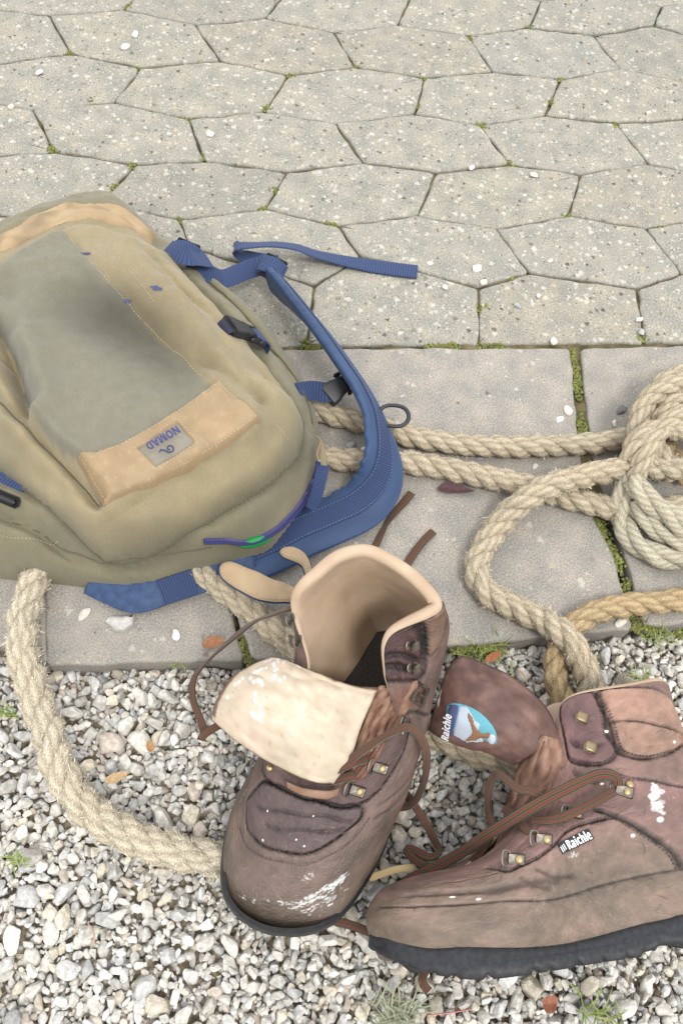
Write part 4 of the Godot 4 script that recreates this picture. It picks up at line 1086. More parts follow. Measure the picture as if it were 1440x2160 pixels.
	# canvas: a plain weave with grime, its dye worn to tan on the pocket
	var weave := PackedByteArray(); weave.resize(256 * 256 * 3)
	var wn := fnl(0.03, 91, 4).get_seamless_image(256, 256); wn.convert(Image.FORMAT_L8)
	var wd := wn.get_data()
	for y in 256:
		for x in 256:
			var t := 0.86 + 0.08 * cos(TAU * x / 4.0) * cos(TAU * y / 4.0) + 0.05 * (wd[y * 256 + x] / 255.0 - 0.5) + rng.randf_range(-0.07, 0.07)
			var k := (y * 256 + x) * 3
			for e in 3: weave[k + e] = clampi(int(255 * t), 0, 255)
	var wt := tex(Image.create_from_data(256, 256, false, Image.FORMAT_RGB8, weave))
	var canvas := world_tex(std(Color(1, 1, 1), 0.95, true), wt, 0.11, wt, 0.05)
	canvas.rim_enabled = true; canvas.rim = 0.25
	var olive := Color(0.185, 0.172, 0.112)
	var tan_ := Color(0.315, 0.262, 0.155)
	var grey := Color(0.205, 0.195, 0.145)
	var worn := PackedVector2Array([Vector2(-0.324, -0.6103), Vector2(-0.2769, -0.5615), Vector2(-0.2381, -0.5262), Vector2(-0.1965, -0.4913), Vector2(-0.1673, -0.4694), Vector2(-0.1411, -0.4453), Vector2(-0.0857, -0.4118), Vector2(-0.1086, -0.3839), Vector2(-0.2047, -0.3122), Vector2(-0.2533, -0.3553), Vector2(-0.2729, -0.3704), Vector2(-0.2921, -0.3896), Vector2(-0.308, -0.4163), Vector2(-0.3168, -0.4378), Vector2(-0.3336, -0.4625), Vector2(-0.3606, -0.4931), Vector2(-0.3859, -0.5263), Vector2(-0.369, -0.5609), Vector2(-0.3486, -0.587)])
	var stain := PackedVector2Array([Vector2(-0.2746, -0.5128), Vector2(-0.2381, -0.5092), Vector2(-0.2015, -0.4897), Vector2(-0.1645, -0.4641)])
	var cn := fnl(0.010, 93, 2)
	var colour := func(p: Vector2, _d: float) -> Color:
		var dp := sdist(p, pocket_p); var df := sdist(p, flap_p)
		var n := cn.get_noise_2d(p.x * 1400, p.y * 1400); var n2 := cn.get_noise_2d(p.x * 5000 + 99, p.y * 5000)
		var c := olive.lerp(tan_, clampf(0.14 + n * 0.22, 0, 0.4))
		if dp > 0: c = olive.lerp(tan_, clampf(0.86 + n * 0.3 - 0.5 * clampf(1.0 - dp / 0.012, 0, 1), 0.1, 1.0))
		if df > 0:
			var dw := sdist(p, worn)
			c = (tan_ * 0.96).lerp(grey, clampf(0.5 + (dw + n * 0.007) / 0.005, 0.06, 1))
		c *= 1.0 - 0.30 * exp(-pow(dp / 0.003, 2))
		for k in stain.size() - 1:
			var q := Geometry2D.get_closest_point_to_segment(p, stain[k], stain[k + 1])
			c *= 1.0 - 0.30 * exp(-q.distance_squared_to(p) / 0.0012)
		return c * (1.0 + 0.03 * n2)
	# one skin over everything, cut into its panels
	var panels := {"main_compartment": Mb.new(), "front_pocket": Mb.new(), "front_flap": Mb.new()}
	var whole := Mb.new()
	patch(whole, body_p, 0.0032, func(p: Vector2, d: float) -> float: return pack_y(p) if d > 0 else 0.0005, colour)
	for k in range(0, whole.ix.size(), 3):
		var c := (whole.v[whole.ix[k]] + whole.v[whole.ix[k + 1]] + whole.v[whole.ix[k + 2]]) / 3.0
		var p := Vector2(c.x, c.z)
		var which: Mb = panels["front_flap"] if sdist(p, flap_p) > 0 else panels["front_pocket"] if sdist(p, pocket_p) > 0 else panels["main_compartment"]
		which.ix.append(whole.ix[k]); which.ix.append(whole.ix[k + 1]); which.ix.append(whole.ix[k + 2])
	for called in panels:
		var m: Mb = panels[called]
		var re := {}
		var ix := m.ix.duplicate()
		for k in ix.size():
			if not re.has(ix[k]):
				re[ix[k]] = m.v.size()
				m.v.append(whole.v[ix[k]]); m.uv.append(whole.uv[ix[k]]); m.c.append(whole.c[ix[k]])
			m.ix[k] = re[ix[k]]
		put(called, m.mesh(), canvas, pack)
	# piping round the pocket
	var pip := Mb.new()
	var line := PackedVector3Array()
	for q in pocket_p: line.append(Vector3(q.x, pack_y(q) + 0.0006, q.y))
	line.append(line[0]); line.append(line[1])
	tube(pip, line, 0.0014, 6)
	var shaded_seam_m := std(olive * 0.5, 0.95)  # olive darkened to paint the shade of the creases on piping and seams
	put("piping", pip.mesh(), shaded_seam_m, pack)
	for l in [PackedVector2Array([Vector2(-0.3384, -0.4037), Vector2(-0.3182, -0.3947), Vector2(-0.2966, -0.3787), Vector2(-0.2736, -0.3612), Vector2(-0.2359, -0.3359), Vector2(-0.2072, -0.3132)]), PackedVector2Array([Vector2(-0.1806, -0.6323), Vector2(-0.1365, -0.5933), Vector2(-0.093, -0.5476), Vector2(-0.0561, -0.5038), Vector2(-0.0407, -0.4651)]), PackedVector2Array([Vector2(-0.307, -0.3089), Vector2(-0.274, -0.3039), Vector2(-0.2415, -0.2927), Vector2(-0.1958, -0.2893), Vector2(-0.1451, -0.3049), Vector2(-0.1143, -0.3154)]), PackedVector2Array([Vector2(-0.2615, -0.67), Vector2(-0.219, -0.6158), Vector2(-0.1976, -0.6189)])]:
		var sm2 := Mb.new()
		tube(sm2, on_pack(l, 0.0002), 0.0011, 6, true)
		put("seam", sm2.mesh(), shaded_seam_m, pack)
	# leather: top piece and name patch
	var lt := noise_tex(0.018, 95, Color(0.88, 0.86, 0.83), Color(1, 1, 1), 256, 4)
	var lcr := noise_tex(0.02, 96, Color(0.86, 0.84, 0.80), Color(1, 1, 1), 256, 4, FastNoiseLite.TYPE_CELLULAR)
	var leather := world_tex(std(Color(0.345, 0.255, 0.148), 0.55, true), lt, 0.16, lcr, 0.015)
	var top := Mb.new()
	patch(top, smooth2(PackedVector2Array([Vector2(-0.385, -0.5479), Vector2(-0.3727, -0.568), Vector2(-0.3516, -0.5927), Vector2(-0.3265, -0.6155), Vector2(-0.3029, -0.6295), Vector2(-0.2803, -0.6357), Vector2(-0.2583, -0.6466), Vector2(-0.2477, -0.6759), Vector2(-0.2724, -0.7023), Vector2(-0.2987, -0.7104), Vector2(-0.3297, -0.7027), Vector2(-0.3583, -0.6948), Vector2(-0.38, -0.6788), Vector2(-0.3952, -0.6576), Vector2(-0.4094, -0.6364), Vector2(-0.3979, -0.5793)]), 4), 0.003, func(p: Vector2, d: float) -> float: return pack_y(p) + 0.0028 * prof(d / 0.004), func(p: Vector2, _d: float) -> Color: return Color(1, 1, 1) * (1.0 - 0.35 * clampf(cn.get_noise_2d(p.x * 2500, p.y * 2500) * 1.6, 0, 1)))
	put("leather_top", top.mesh(), leather, pack)
	var lp := PackedVector2Array([Vector2(-0.2336, -0.3452), Vector2(-0.2142, -0.3496), Vector2(-0.1968, -0.3623), Vector2(-0.1783, -0.3803), Vector2(-0.1616, -0.3993), Vector2(-0.1452, -0.4217), Vector2(-0.1271, -0.4435), Vector2(-0.1036, -0.4226), Vector2(-0.0827, -0.4095), Vector2(-0.1081, -0.3815), Vector2(-0.1366, -0.3547), Vector2(-0.1648, -0.3307), Vector2(-0.2017, -0.3085), Vector2(-0.2175, -0.3268)])
	var hole := PackedVector2Array([Vector2(-0.1807, -0.3587), Vector2(-0.1544, -0.3898), Vector2(-0.1363, -0.3739), Vector2(-0.1633, -0.3452)])
	var ring := Geometry2D.clip_polygons(lp, hole)
	var pat := Mb.new()
	var scuff := fnl(0.02, 97, 3); scuff.fractal_type = FastNoiseLite.FRACTAL_RIDGED
	patch(pat, lp, 0.0016, func(p: Vector2, d: float) -> float:
		var dh := -sdist(p, hole)
		return pack_y(p) + (0.0042 * prof(minf(d, maxf(dh, 0.0)) / 0.0022) if dh > 0 else -0.001), func(p: Vector2, _d: float) -> Color:
		var s := clampf((scuff.get_noise_2d(p.x * 2600, p.y * 2600) - 0.68) * 2.2, 0, 1)
		return Color(0.80, 0.80, 0.80).lerp(Color(1.15, 1.22, 1.3), s) * (1.0 + 0.10 * cn.get_noise_2d(p.x * 3000 + 31, p.y * 3000)))
	put("leather_patch", pat.mesh(), leather, pack)
	var lab := Mb.new()
	patch(lab, PackedVector2Array([Vector2(-0.1818, -0.3581), Vector2(-0.1547, -0.3907), Vector2(-0.1351, -0.3742), Vector2(-0.1631, -0.3441)]), 0.0016, func(p: Vector2, _d: float) -> float: return pack_y(p) + 0.0019)
	var label := put("cloth_label", lab.mesh(), world_tex(std(Color(0.27, 0.25, 0.20), 0.95), wt, 0.06), pack)
	# the writing reads from the upper right to the lower left, letters standing towards the lower right
	var n1 := PackedVector3Array([Vector3(-0.1479, 0.1387, -0.3825), Vector3(-0.1746, 0.1382, -0.3534)])
	var tm := TextMesh.new()
	tm.text = "NOMAD"
	var font := SystemFont.new()
	font.font_names = PackedStringArray(["Droid Sans"])
	font.font_weight = 700
	tm.font = font; tm.font_size = 64; tm.pixel_size = 0.01; tm.depth = 0.05
	var bx := (n1[1] - n1[0]); var span := bx.length(); bx = bx.normalized()
	var mid2 := Vector2(n1[0].x + n1[1].x, n1[0].z + n1[1].z) * 0.5
	var nn := pack_n(mid2); bx = (bx - nn * bx.dot(nn)).normalized()
	var by := nn.cross(bx)
	var ab := tm.get_aabb()
	var sc := span * 0.82 / ab.size.x
	var ink := std(Color(0.045, 0.045, 0.13), 0.9)
	var tx := put("lettering", tm, ink, label)
	var lc := PackedVector3Array([Vector3(-0.1592, 0.1382, -0.3671)])
	tx.transform = Transform3D(Basis(bx * sc, by * sc * 1.12, nn * 0.012), lc[0] + nn * 0.0042 - by * 0.0035)
	# the small emblem over the writing: a curled rider
	var emb := Mb.new()
	var spiral := PackedVector3Array()
	for k in 26:
		var a := k * 0.30; var rr := 0.0042 - 0.00012 * k
		spiral.append(lc[0] + nn * 0.0032 + (bx * cos(a) + by * sin(a)) * rr + by * 0.0075 + bx * 0.001)
	tube(emb, spiral, 0.0007, 6)
	tube(emb, PackedVector3Array([spiral[0], spiral[0] + bx * 0.003 - by * 0.003, spiral[0] + bx * 0.005 - by * 0.0015]), 0.0008, 6)
	put("emblem", emb.mesh(), ink, label)
	var thread := std(Color(0.50, 0.43, 0.31), 0.9)
	var st := Mb.new()
	var seam := PackedVector3Array()
	for off in [[lp, -0.0032], [hole, 0.0030]]:
		var poly: PackedVector2Array = off[0]
		var o := Geometry2D.offset_polygon(poly, off[1])
		if o.size():
			var l3 := PackedVector3Array()
			for q in o[0]: l3.append(Vector3(q.x, pack_y(q) + 0.0043, q.y))
			l3.append(l3[0])
			for k in l3.size() - 1: stitches(st, PackedVector3Array([l3[k], l3[k + 1]]), 0.0034, 0.0021, 0.0005)
	for l in [PackedVector2Array([Vector2(-0.3145, -0.6014), Vector2(-0.2769, -0.5615), Vector2(-0.2381, -0.5262), Vector2(-0.1965, -0.4913), Vector2(-0.1673, -0.4694), Vector2(-0.1437, -0.4485)]), PackedVector2Array([Vector2(-0.2739, -0.5942), Vector2(-0.2315, -0.5499), Vector2(-0.2012, -0.5176)]), PackedVector2Array([Vector2(-0.0741, -0.4194), Vector2(-0.0579, -0.4149)]), PackedVector2Array([Vector2(-0.3031, -0.2918), Vector2(-0.2795, -0.294), Vector2(-0.2528, -0.2991)]), PackedVector2Array([Vector2(-0.0336, -0.4214), Vector2(-0.0433, -0.3792), Vector2(-0.053, -0.356)])]:
		stitches(st, on_pack(l, 0.0003), 0.0034, 0.0020, 0.00042)
	stuff(put("stitching", st.mesh(), thread, pack))

	# ink marks on the flap
	for e in [[PackedVector2Array([Vector2(-0.2052, -0.5359)]), 0.0042], [PackedVector2Array([Vector2(-0.231, -0.5212)]), 0.003], [PackedVector2Array([Vector2(-0.284, -0.5718)]), 0.0035]]:
		var c: Vector2 = e[0][0]; var r: float = e[1]
		var pl := PackedVector2Array()
		for k in 12: pl.append(c + Vector2(cos(k * TAU / 12) * r * 1.3, sin(k * TAU / 12) * r * 0.6) * (1.0 + 0.3 * sin(k * 2.3)))
		var spots := Mb.new()
		patch(spots, pl, 0.0015, func(p: Vector2, _d: float) -> float: return pack_y(p) + 0.0009)
		put("ink_stain", spots.mesh(), std(Color(0.05, 0.06, 0.12), 0.95), pack)

	# zip round the lower corner
	var blue := Color(0.026, 0.048, 0.125)
	var web := web_mat(blue * 1.15)
	var web_fine := web_mat(blue * 1.05, 10.0)
	var navy := std(Color(0.028, 0.03, 0.105), 0.8)
	var plastic := std(Color(0.022, 0.023, 0.026), 0.42)
	var zl := on_pack(PackedVector2Array([Vector2(-0.0322, -0.4372), Vector2(-0.0351, -0.4132), Vector2(-0.0422, -0.3843), Vector2(-0.0551, -0.3574), Vector2(-0.0687, -0.3395), Vector2(-0.0871, -0.3279), Vector2(-0.1059, -0.3204), Vector2(-0.1247, -0.3151)]), 0.0022)
	var zp := smooth_path(zl, 0.004)
	var zs := PackedVector3Array()
	for k in zp.size(): zs.append((Vector3.UP.cross((zp[mini(k + 1, zp.size() - 1)] - zp[maxi(0, k - 1)]).normalized())).rotated((zp[mini(k + 1, zp.size() - 1)] - zp[maxi(0, k - 1)]).normalized(), 0.55))
	var zt := Mb.new()
	ribbon(zt, zp, zs, 0.0155, 0.0014)
	var zip := put("zip", zt.mesh(), navy, pack)
	var teeth := Mb.new()
	for k in range(0, zp.size() * 2 - 2):
		var q := zp[k / 2].lerp(zp[k / 2 + 1], 0.5 * (k % 2))
		var t := (zp[k / 2 + 1] - zp[k / 2]).normalized()
		chamfer_box(teeth, Transform3D(Basis(t, zs[k / 2].cross(t).normalized(), t.cross(zs[k / 2].cross(t)).normalized()), q + Vector3.UP * 0.0012), Vector3(0.0011, 0.0016, 0.0042), 0.0003)
	stuff(put("zip_teeth", teeth.mesh(), std(Color(0.13, 0.13, 0.30), 0.5), zip))
	var pull := Mb.new()
	var cord := PackedVector3Array([Vector3(-0.0342, 0.07, -0.439), Vector3(-0.0298, 0.07, -0.4342), Vector3(-0.0305, 0.07, -0.4258), Vector3(-0.0312, 0.07, -0.4175), Vector3(-0.0278, 0.066, -0.414)])
	tube(pull, smooth_path(cord, 0.002), 0.0011, 6)
	var flat_ := PackedVector3Array([Vector3(-0.0294, 0.068, -0.4322), Vector3(-0.0269, 0.068, -0.4238), Vector3(-0.0244, 0.068, -0.4155), Vector3(-0.0231, 0.064, -0.4105)])
	ribbon(pull, smooth_path(flat_, 0.003), flat_sides(smooth_path(flat_, 0.003), 0.5), 0.006, 0.002)
	put("zip_pull", pull.mesh(), std(Color(0.20, 0.16, 0.10), 0.8), pack)
	var tab := Mb.new()
	var tp := smooth_path(PackedVector3Array([Vector3(-0.0235, 0.064, -0.4105), Vector3(-0.0243, 0.062, -0.3965), Vector3(-0.0259, 0.056, -0.3827), Vector3(-0.0293, 0.046, -0.3697)]), 0.003)
	ribbon(tab, tp, flat_sides(tp, 0.25), 0.0125, 0.002)
	put("zip_tab", tab.mesh(), web, pack)

	# padded shoulder strap: twisted on edge at the top, flat at the bottom
	var pad := std(Color(0.030, 0.062, 0.135), 0.62)
	pad.albedo_texture = noise_tex(0.02, 98, Color(0.72, 0.75, 0.80), Color(1, 1, 1), 128, 5)
	pad.rim_enabled = true; pad.rim = 0.35
	var sp := smooth_path(PackedVector3Array([Vector3(-0.1155, 0.03, -0.6661), Vector3(-0.0903, 0.036, -0.6378), Vector3(-0.0624, 0.044, -0.6025), Vector3(-0.0373, 0.05, -0.5687), Vector3(-0.0129, 0.052, -0.535), Vector3(0.005, 0.052, -0.5103), Vector3(0.0203, 0.05, -0.4843), Vector3(0.0297, 0.046, -0.4594), Vector3(0.0347, 0.036, -0.435), Vector3(0.031, 0.026, -0.415), Vector3(0.0173, 0.018, -0.3962), Vector3(-0.0083, 0.014, -0.3779), Vector3(-0.0345, 0.013, -0.3599), Vector3(-0.06, 0.012, -0.3406), Vector3(-0.0854, 0.012, -0.3238)]), 0.004)
	var tilt := [1.75, 1.9, 2.0, 2.05, 2.1, 2.1, 2.1, 2.15, 2.35, 2.65, 2.92, 3.05, 3.14, 3.14, 3.14]
	var ss := PackedVector3Array()
	for k in sp.size():
		var t := (sp[mini(k + 1, sp.size() - 1)] - sp[maxi(0, k - 1)]).normalized()
		var x := float(k) / (sp.size() - 1) * (tilt.size() - 1)
		ss.append(Vector3.UP.cross(t).normalized().rotated(t, lerpf(tilt[int(x)], tilt[mini(int(x) + 1, tilt.size() - 1)], x - int(x))))
	var sm := Mb.new()
	var pts := PackedVector3Array()
	for k in sp.size():
		var t := (sp[mini(k + 1, sp.size() - 1)] - sp[maxi(0, k - 1)]).normalized()
		var s := (ss[k] - t * ss[k].dot(t)).normalized(); var up := s.cross(t)
		var pucker := 1.0 + 0.05 * sin(k * 1.9) + 0.03 * sin(k * 0.83)
		var taper := 1.0 if k > 3 else 0.8 + 0.05 * k
		for q in 24:
			var a := TAU * q / 24
			var ex := signf(cos(a)) * pow(absf(cos(a)), 0.55); var ey := signf(sin(a)) * pow(absf(sin(a)), 0.8)
			var rim := 1.0 - 0.35 * exp(-pow((absf(ex) - 0.86) / 0.06, 2))
			pts.append(sp[k] + s * ex * 0.026 * taper * (1.0 + (pucker - 1.0) * smoothstep(0.8, 1.0, ex)) + up * ey * 0.0066 * rim)
	var sb := sm.grid(pts, 24, sp.size(), true, true)
	for e in 2:
		var rg := PackedInt32Array()
		for q in 24: rg.append(sb + q + (0 if e == 0 else (sp.size() - 1) * 24))
		sm.fan(rg, sp[0] if e == 0 else sp[sp.size() - 1], e == 0)
	var strap := put("shoulder_strap", sm.mesh(), pad, pack)
	var wm := Mb.new()
	var wp := PackedVector3Array(); var ws := PackedVector3Array()
	for k in sp.size():
		var t := (sp[mini(k + 1, sp.size() - 1)] - sp[maxi(0, k - 1)]).normalized()
		var up := ss[k].cross(t).normalized()
		wp.append(sp[k] + up * 0.0072 + ss[k] * 0.004); ws.append(ss[k])
	ribbon(wm, wp, ws, 0.023, 0.0016)
	put("strap_webbing", wm.mesh(), web_fine, strap)
	var sst := Mb.new()
	for s in [-1, 1]:
		var l := PackedVector3Array()
		for k in wp.size():
			var t := (sp[mini(k + 1, sp.size() - 1)] - sp[maxi(0, k - 1)]).normalized()
			l.append(wp[k] + ws[k] * 0.0098 * s + ws[k].cross(t).normalized() * 0.0010)
		stitches(sst, l, 0.0034, 0.002, 0.0005)
	stuff(put("stitching", sst.mesh(), std(Color(0.16, 0.24, 0.42), 0.9), strap))
	var ring_m := Mb.new()
	var oval := PackedVector2Array()
	for k in 28:
		var a := TAU * k / 28
		oval.append(Vector2(signf(cos(a)) * pow(absf(cos(a)), 0.8) * 0.0155, sin(a) * 0.0115))
	var rc := Vector3(0.0394, 0.052, -0.4879)
	ring_torus(ring_m, Transform3D(Basis(Vector3(0.96, 0.1, 0.25).normalized(), 0.25) , rc), oval, 0.0022)
	put("ring", ring_m.mesh(), plastic, pack)

	# webbing from the pack to the strap, its long loose tail, the adjusters
	var w1 := Mb.new()
	var p1 := smooth_path(PackedVector3Array([Vector3(-0.2032, 0.072, -0.6349), Vector3(-0.1862, 0.062, -0.6366), Vector3(-0.1678, 0.045, -0.6451), Vector3(-0.1509, 0.035, -0.6679), Vector3(-0.1323, 0.034, -0.6812), Vector3(-0.1147, 0.036, -0.6818)]), 0.004)
	ribbon(w1, p1, flat_sides(p1, 0.5), 0.0215, 0.0018)
	put("webbing", w1.mesh(), web, pack)
	var w2 := Mb.new()
	var p2 := smooth_path(PackedVector3Array([Vector3(-0.1159, 0.04, -0.6828), Vector3(-0.1346, 0.03, -0.6944), Vector3(-0.1533, 0.024, -0.7037), Vector3(-0.1646, 0.022, -0.7097), Vector3(-0.1671, 0.028, -0.7093), Vector3(-0.1617, 0.033, -0.709), Vector3(-0.1453, 0.032, -0.7147), Vector3(-0.1215, 0.028, -0.7241), Vector3(-0.0968, 0.022, -0.7303), Vector3(-0.0743, 0.01, -0.7358), Vector3(-0.0422, 0.004, -0.7376), Vector3(-0.0011, 0.003, -0.7361), Vector3(0.0525, 0.003, -0.7367)]), 0.004)
	ribbon(w2, p2, sides_of(p2, PackedVector3Array([Vector3(0.25, 0, 1), Vector3(0.2, 0.25, 1), Vector3(0.1, 0.6, 1), Vector3(0.1, 0.5, 1), Vector3(0.1, 0.25, 1), Vector3(0.12, 0.0, 1), Vector3(0.1, 0, 1)])), 0.0215, 0.0017)
	put("strap_tail", w2.mesh(), web, pack)
	ladder_lock(pack, Vector3(-0.116, 0.042, -0.6735), Vector3(-0.1313, 0.046, -0.6769) - Vector3(-0.0997, 0.036, -0.6706), Vector3(0.1, 1, 0.2), Vector2(0.026, 0.023), plastic, web)
	ladder_lock(pack, Vector3(-0.2035, 0.08, -0.6423), Vector3(-0.2208, 0.088, -0.6407) - Vector3(-0.1883, 0.07, -0.6453), Vector3(0.25, 1, 0.1), Vector2(0.026, 0.023), plastic, web)
	var w3 := Mb.new()
	var p3 := smooth_path(PackedVector3Array([Vector3(-0.2259, 0.083, -0.6421), Vector3(-0.2125, 0.09, -0.6319), Vector3(-0.1999, 0.089, -0.6297), Vector3(-0.1905, 0.078, -0.639), Vector3(-0.1822, 0.066, -0.6497)]), 0.003)
	ribbon(w3, p3, flat_sides(p3, 0.3), 0.0225, 0.0018)
	put("webbing", w3.mesh(), web, pack)
	# side compression buckle on the pocket
	var bk := PackedVector3Array([Vector3(-0.1221, 0.0976, -0.5282), Vector3(-0.138, 0.1212, -0.5139), Vector3(-0.0944, 0.0666, -0.5413)])
	var bn := (pack_n(Vector2(bk[0].x, bk[0].z)) + Vector3(0, 0.6, 0)).normalized()
	side_buckle(pack, bk[0] + bn * 0.004, bk[2] - bk[1], bn, 0.046, 0.026, plastic)
	var w4 := Mb.new()
	var p4 := smooth_path(PackedVector3Array([bk[0] + (bk[2] - bk[1]).normalized() * 0.014 + bn * 0.005, bk[0] + (bk[2] - bk[1]).normalized() * 0.024 + bn * 0.0065, bk[0] + (bk[2] - bk[1]).normalized() * 0.033 + bn * 0.002, bk[0] + (bk[2] - bk[1]).normalized() * 0.036 - bn * 0.012]), 0.002)
	var s4 := PackedVector3Array()
	for k in p4.size(): s4.append((bk[2] - bk[1]).cross(bn))
	ribbon(w4, p4, s4, 0.021, 0.0018)
	put("webbing", w4.mesh(), web, pack)
	var w5 := Mb.new()
	var p5 := smooth_path(PackedVector3Array([bk[0] - (bk[2] - bk[1]).normalized() * 0.018 + bn * 0.003, bk[0] - (bk[2] - bk[1]).normalized() * 0.025 + bn * 0.002, bk[0] - (bk[2] - bk[1]).normalized() * 0.027 - bn * 0.010]), 0.002)
	var s5 := PackedVector3Array()
	for k in p5.size(): s5.append((bk[2] - bk[1]).cross(bn))
	ribbon(w5, p5, s5, 0.021, 0.0018)
	put("webbing", w5.mesh(), std(Color(0.018, 0.02, 0.04), 0.8), pack)
	# lower side buckle, between the pack and the strap
	var b2 := [Vector3(-0.0195, 0.035, -0.5285), Vector3(-0.0318, 0.035, -0.5127), Vector3(-0.0062, 0.04, -0.5422)]
	side_buckle(pack, b2[0], b2[2] - b2[1], Vector3(0.1, 1, 0.5), 0.040, 0.026, plastic)
	var w6 := Mb.new()
	var p6 := smooth_path(PackedVector3Array([Vector3(-0.0609, 0.05, -0.5018), Vector3(-0.0472, 0.042, -0.5124), Vector3(-0.0324, 0.036, -0.5168), Vector3(-0.0222, 0.035, -0.5255)]), 0.003)
	ribbon(w6, p6, flat_sides(p6, 0.35), 0.0215, 0.0018)
	put("webbing", w6.mesh(), web, pack)
	# webbing and buckle at the left edge
	var w8 := Mb.new()
	var p8 := smooth_path(PackedVector3Array([Vector3(-0.3455, 0.076, -0.3548), Vector3(-0.3276, 0.076, -0.3474), Vector3(-0.3117, 0.0761, -0.3392), Vector3(-0.2983, 0.0761, -0.3312), Vector3(-0.29, 0.0759, -0.3267)]), 0.003)
	ribbon(w8, p8, flat_sides(p8, 0.2), 0.0215, 0.002)
	put("webbing", w8.mesh(), web, pack)
	var b8 := PackedVector3Array([Vector3(-0.3038, 0.0765, -0.3242), Vector3(-0.3193, 0.0769, -0.3294), Vector3(-0.2901, 0.0761, -0.3216)])
	var pb := Mb.new()
	var xx := (b8[2] - b8[1]).normalized(); var n8 := pack_n(Vector2(b8[0].x, b8[0].z))
	var z8 := xx.cross(n8).normalized()
	chamfer_box(pb, Transform3D(Basis(xx, z8.cross(xx), z8), b8[0] + n8 * 0.007), Vector3(0.036, 0.007, 0.011), 0.0025)
	put("strap_adjuster", pb.mesh(), plastic, pack)

	# folded hip strap under the lower edge, with the two leather tabs
	var h1 := Mb.new()
	var hp := smooth_path(PackedVector3Array([Vector3(-0.2268, 0.01, -0.2821), Vector3(-0.2067, 0.01, -0.2753), Vector3(-0.187, 0.011, -0.27), Vector3(-0.1737, 0.012, -0.2716), Vector3(-0.1574, 0.013, -0.2805), Vector3(-0.1347, 0.014, -0.2923), Vector3(-0.1138, 0.015, -0.303), Vector3(-0.0971, 0.016, -0.3126), Vector3(-0.0759, 0.016, -0.3235)]), 0.004)
	ribbon(h1, hp, flat_sides(hp, 0.35), 0.030, 0.008, 0.002)
	put("hip_strap", h1.mesh(), pad, pack)
	var h2 := Mb.new()
	var hq := smooth_path(PackedVector3Array([Vector3(-0.1578, 0.0185, -0.2752), Vector3(-0.1436, 0.0195, -0.2833), Vector3(-0.1284, 0.02, -0.2912)]), 0.003)
	ribbon(h2, hq, flat_sides(hq, 0.35), 0.024, 0.0016)
	put("strap_webbing", h2.mesh(), web_fine, pack)
	var lea := world_tex(std(Color(0.335, 0.25, 0.155), 0.6), lt, 0.12, lcr, 0.01)
	for e in [[PackedVector3Array([Vector3(-0.1038, 0.05, -0.2941), Vector3(-0.1019, 0.05, -0.3002), Vector3(-0.0927, 0.05, -0.303), Vector3(-0.0702, 0.052, -0.2964), Vector3(-0.0475, 0.046, -0.2919), Vector3(-0.033, 0.04, -0.2899), Vector3(-0.0312, 0.038, -0.2777), Vector3(-0.0467, 0.042, -0.2728), Vector3(-0.0639, 0.046, -0.2715), Vector3(-0.0846, 0.048, -0.2779), Vector3(-0.099, 0.05, -0.2853)]), "big"], [PackedVector3Array([Vector3(-0.0523, 0.045, -0.3223), Vector3(-0.0486, 0.045, -0.3273), Vector3(-0.0398, 0.045, -0.3287), Vector3(-0.0302, 0.046, -0.3247), Vector3(-0.0237, 0.046, -0.3168), Vector3(-0.0181, 0.04, -0.3042), Vector3(-0.0243, 0.04, -0.3033), Vector3(-0.0301, 0.044, -0.3118), Vector3(-0.0399, 0.045, -0.3148), Vector3(-0.0484, 0.045, -0.3174)]), "small"]]:
		var q3: PackedVector3Array = e[0]
		var q2 := PackedVector2Array()
		for q in q3: q2.append(Vector2(q.x, q.z))
		var poly := smooth2(q2, 4)
		var hh := func(p: Vector2, d: float) -> float:
			var ws_ := 0.0; var y := 0.0
			for q in q3:
				var w := 1.0 / (Vector2(q.x, q.z).distance_squared_to(p) + 1e-5)
				ws_ += w; y += w * q.y
			return y / ws_ + 0.0022 * prof(d / 0.004)
		var tb := Mb.new()
		patch(tb, poly, 0.002, hh, null, 0.003)
		var node := put("leather_tab", tb.mesh(), lea, pack)
		var bk2 := Mb.new()
		var out := Geometry2D.offset_polygon(poly, 0.0009)
		patch(bk2, out[0], 0.002, func(p: Vector2, d: float) -> float: return hh.call(p, 0.0) - 0.0022, null, 0.001)
		put("tab_backing", bk2.mesh(), pad, node)
		var ts := Mb.new()
		var ins := Geometry2D.offset_polygon(poly, -0.0022)
		var l3 := PackedVector3Array()
		for q in ins[0]: l3.append(Vector3(q.x, hh.call(q, 0.0022) + 0.0002, q.y))
		l3.append(l3[0])
		stitches(ts, l3, 0.0032, 0.0019, 0.0005)
		stuff(put("stitching", ts.mesh(), thread, node))
	# the green thing that peeps out of the open zip
	var gp := Mb.new()
	var gc := PackedVector3Array([Vector3(-0.0776, 0.0418, -0.3324)])
	var ge := PackedVector3Array([Vector3(-0.0935, 0.0434, -0.3252), Vector3(-0.0667, 0.0393, -0.3404)])
	var gx := (ge[1] - ge[0]).normalized(); var gz := gx.cross(Vector3(0, 1, 0.4).normalized()).normalized()
	ball(gp, Transform3D(Basis(gx * 0.016, gz.cross(gx) * 0.0036, gz * 0.0050), gc[0] + Vector3(0.001, -0.0006, 0.002)), 20, 12)
	var packet := put("plastic_packet", gp.mesh(), std(Color(0.008, 0.19, 0.045), 0.3))
	tag(packet, "bright green plastic packet peeping out of the open zip of the backpack", "packet")

# ---------------------------------------------------------------- the boots
const BW := 1024
const BH := 384
const BU := 400
const BV := 128

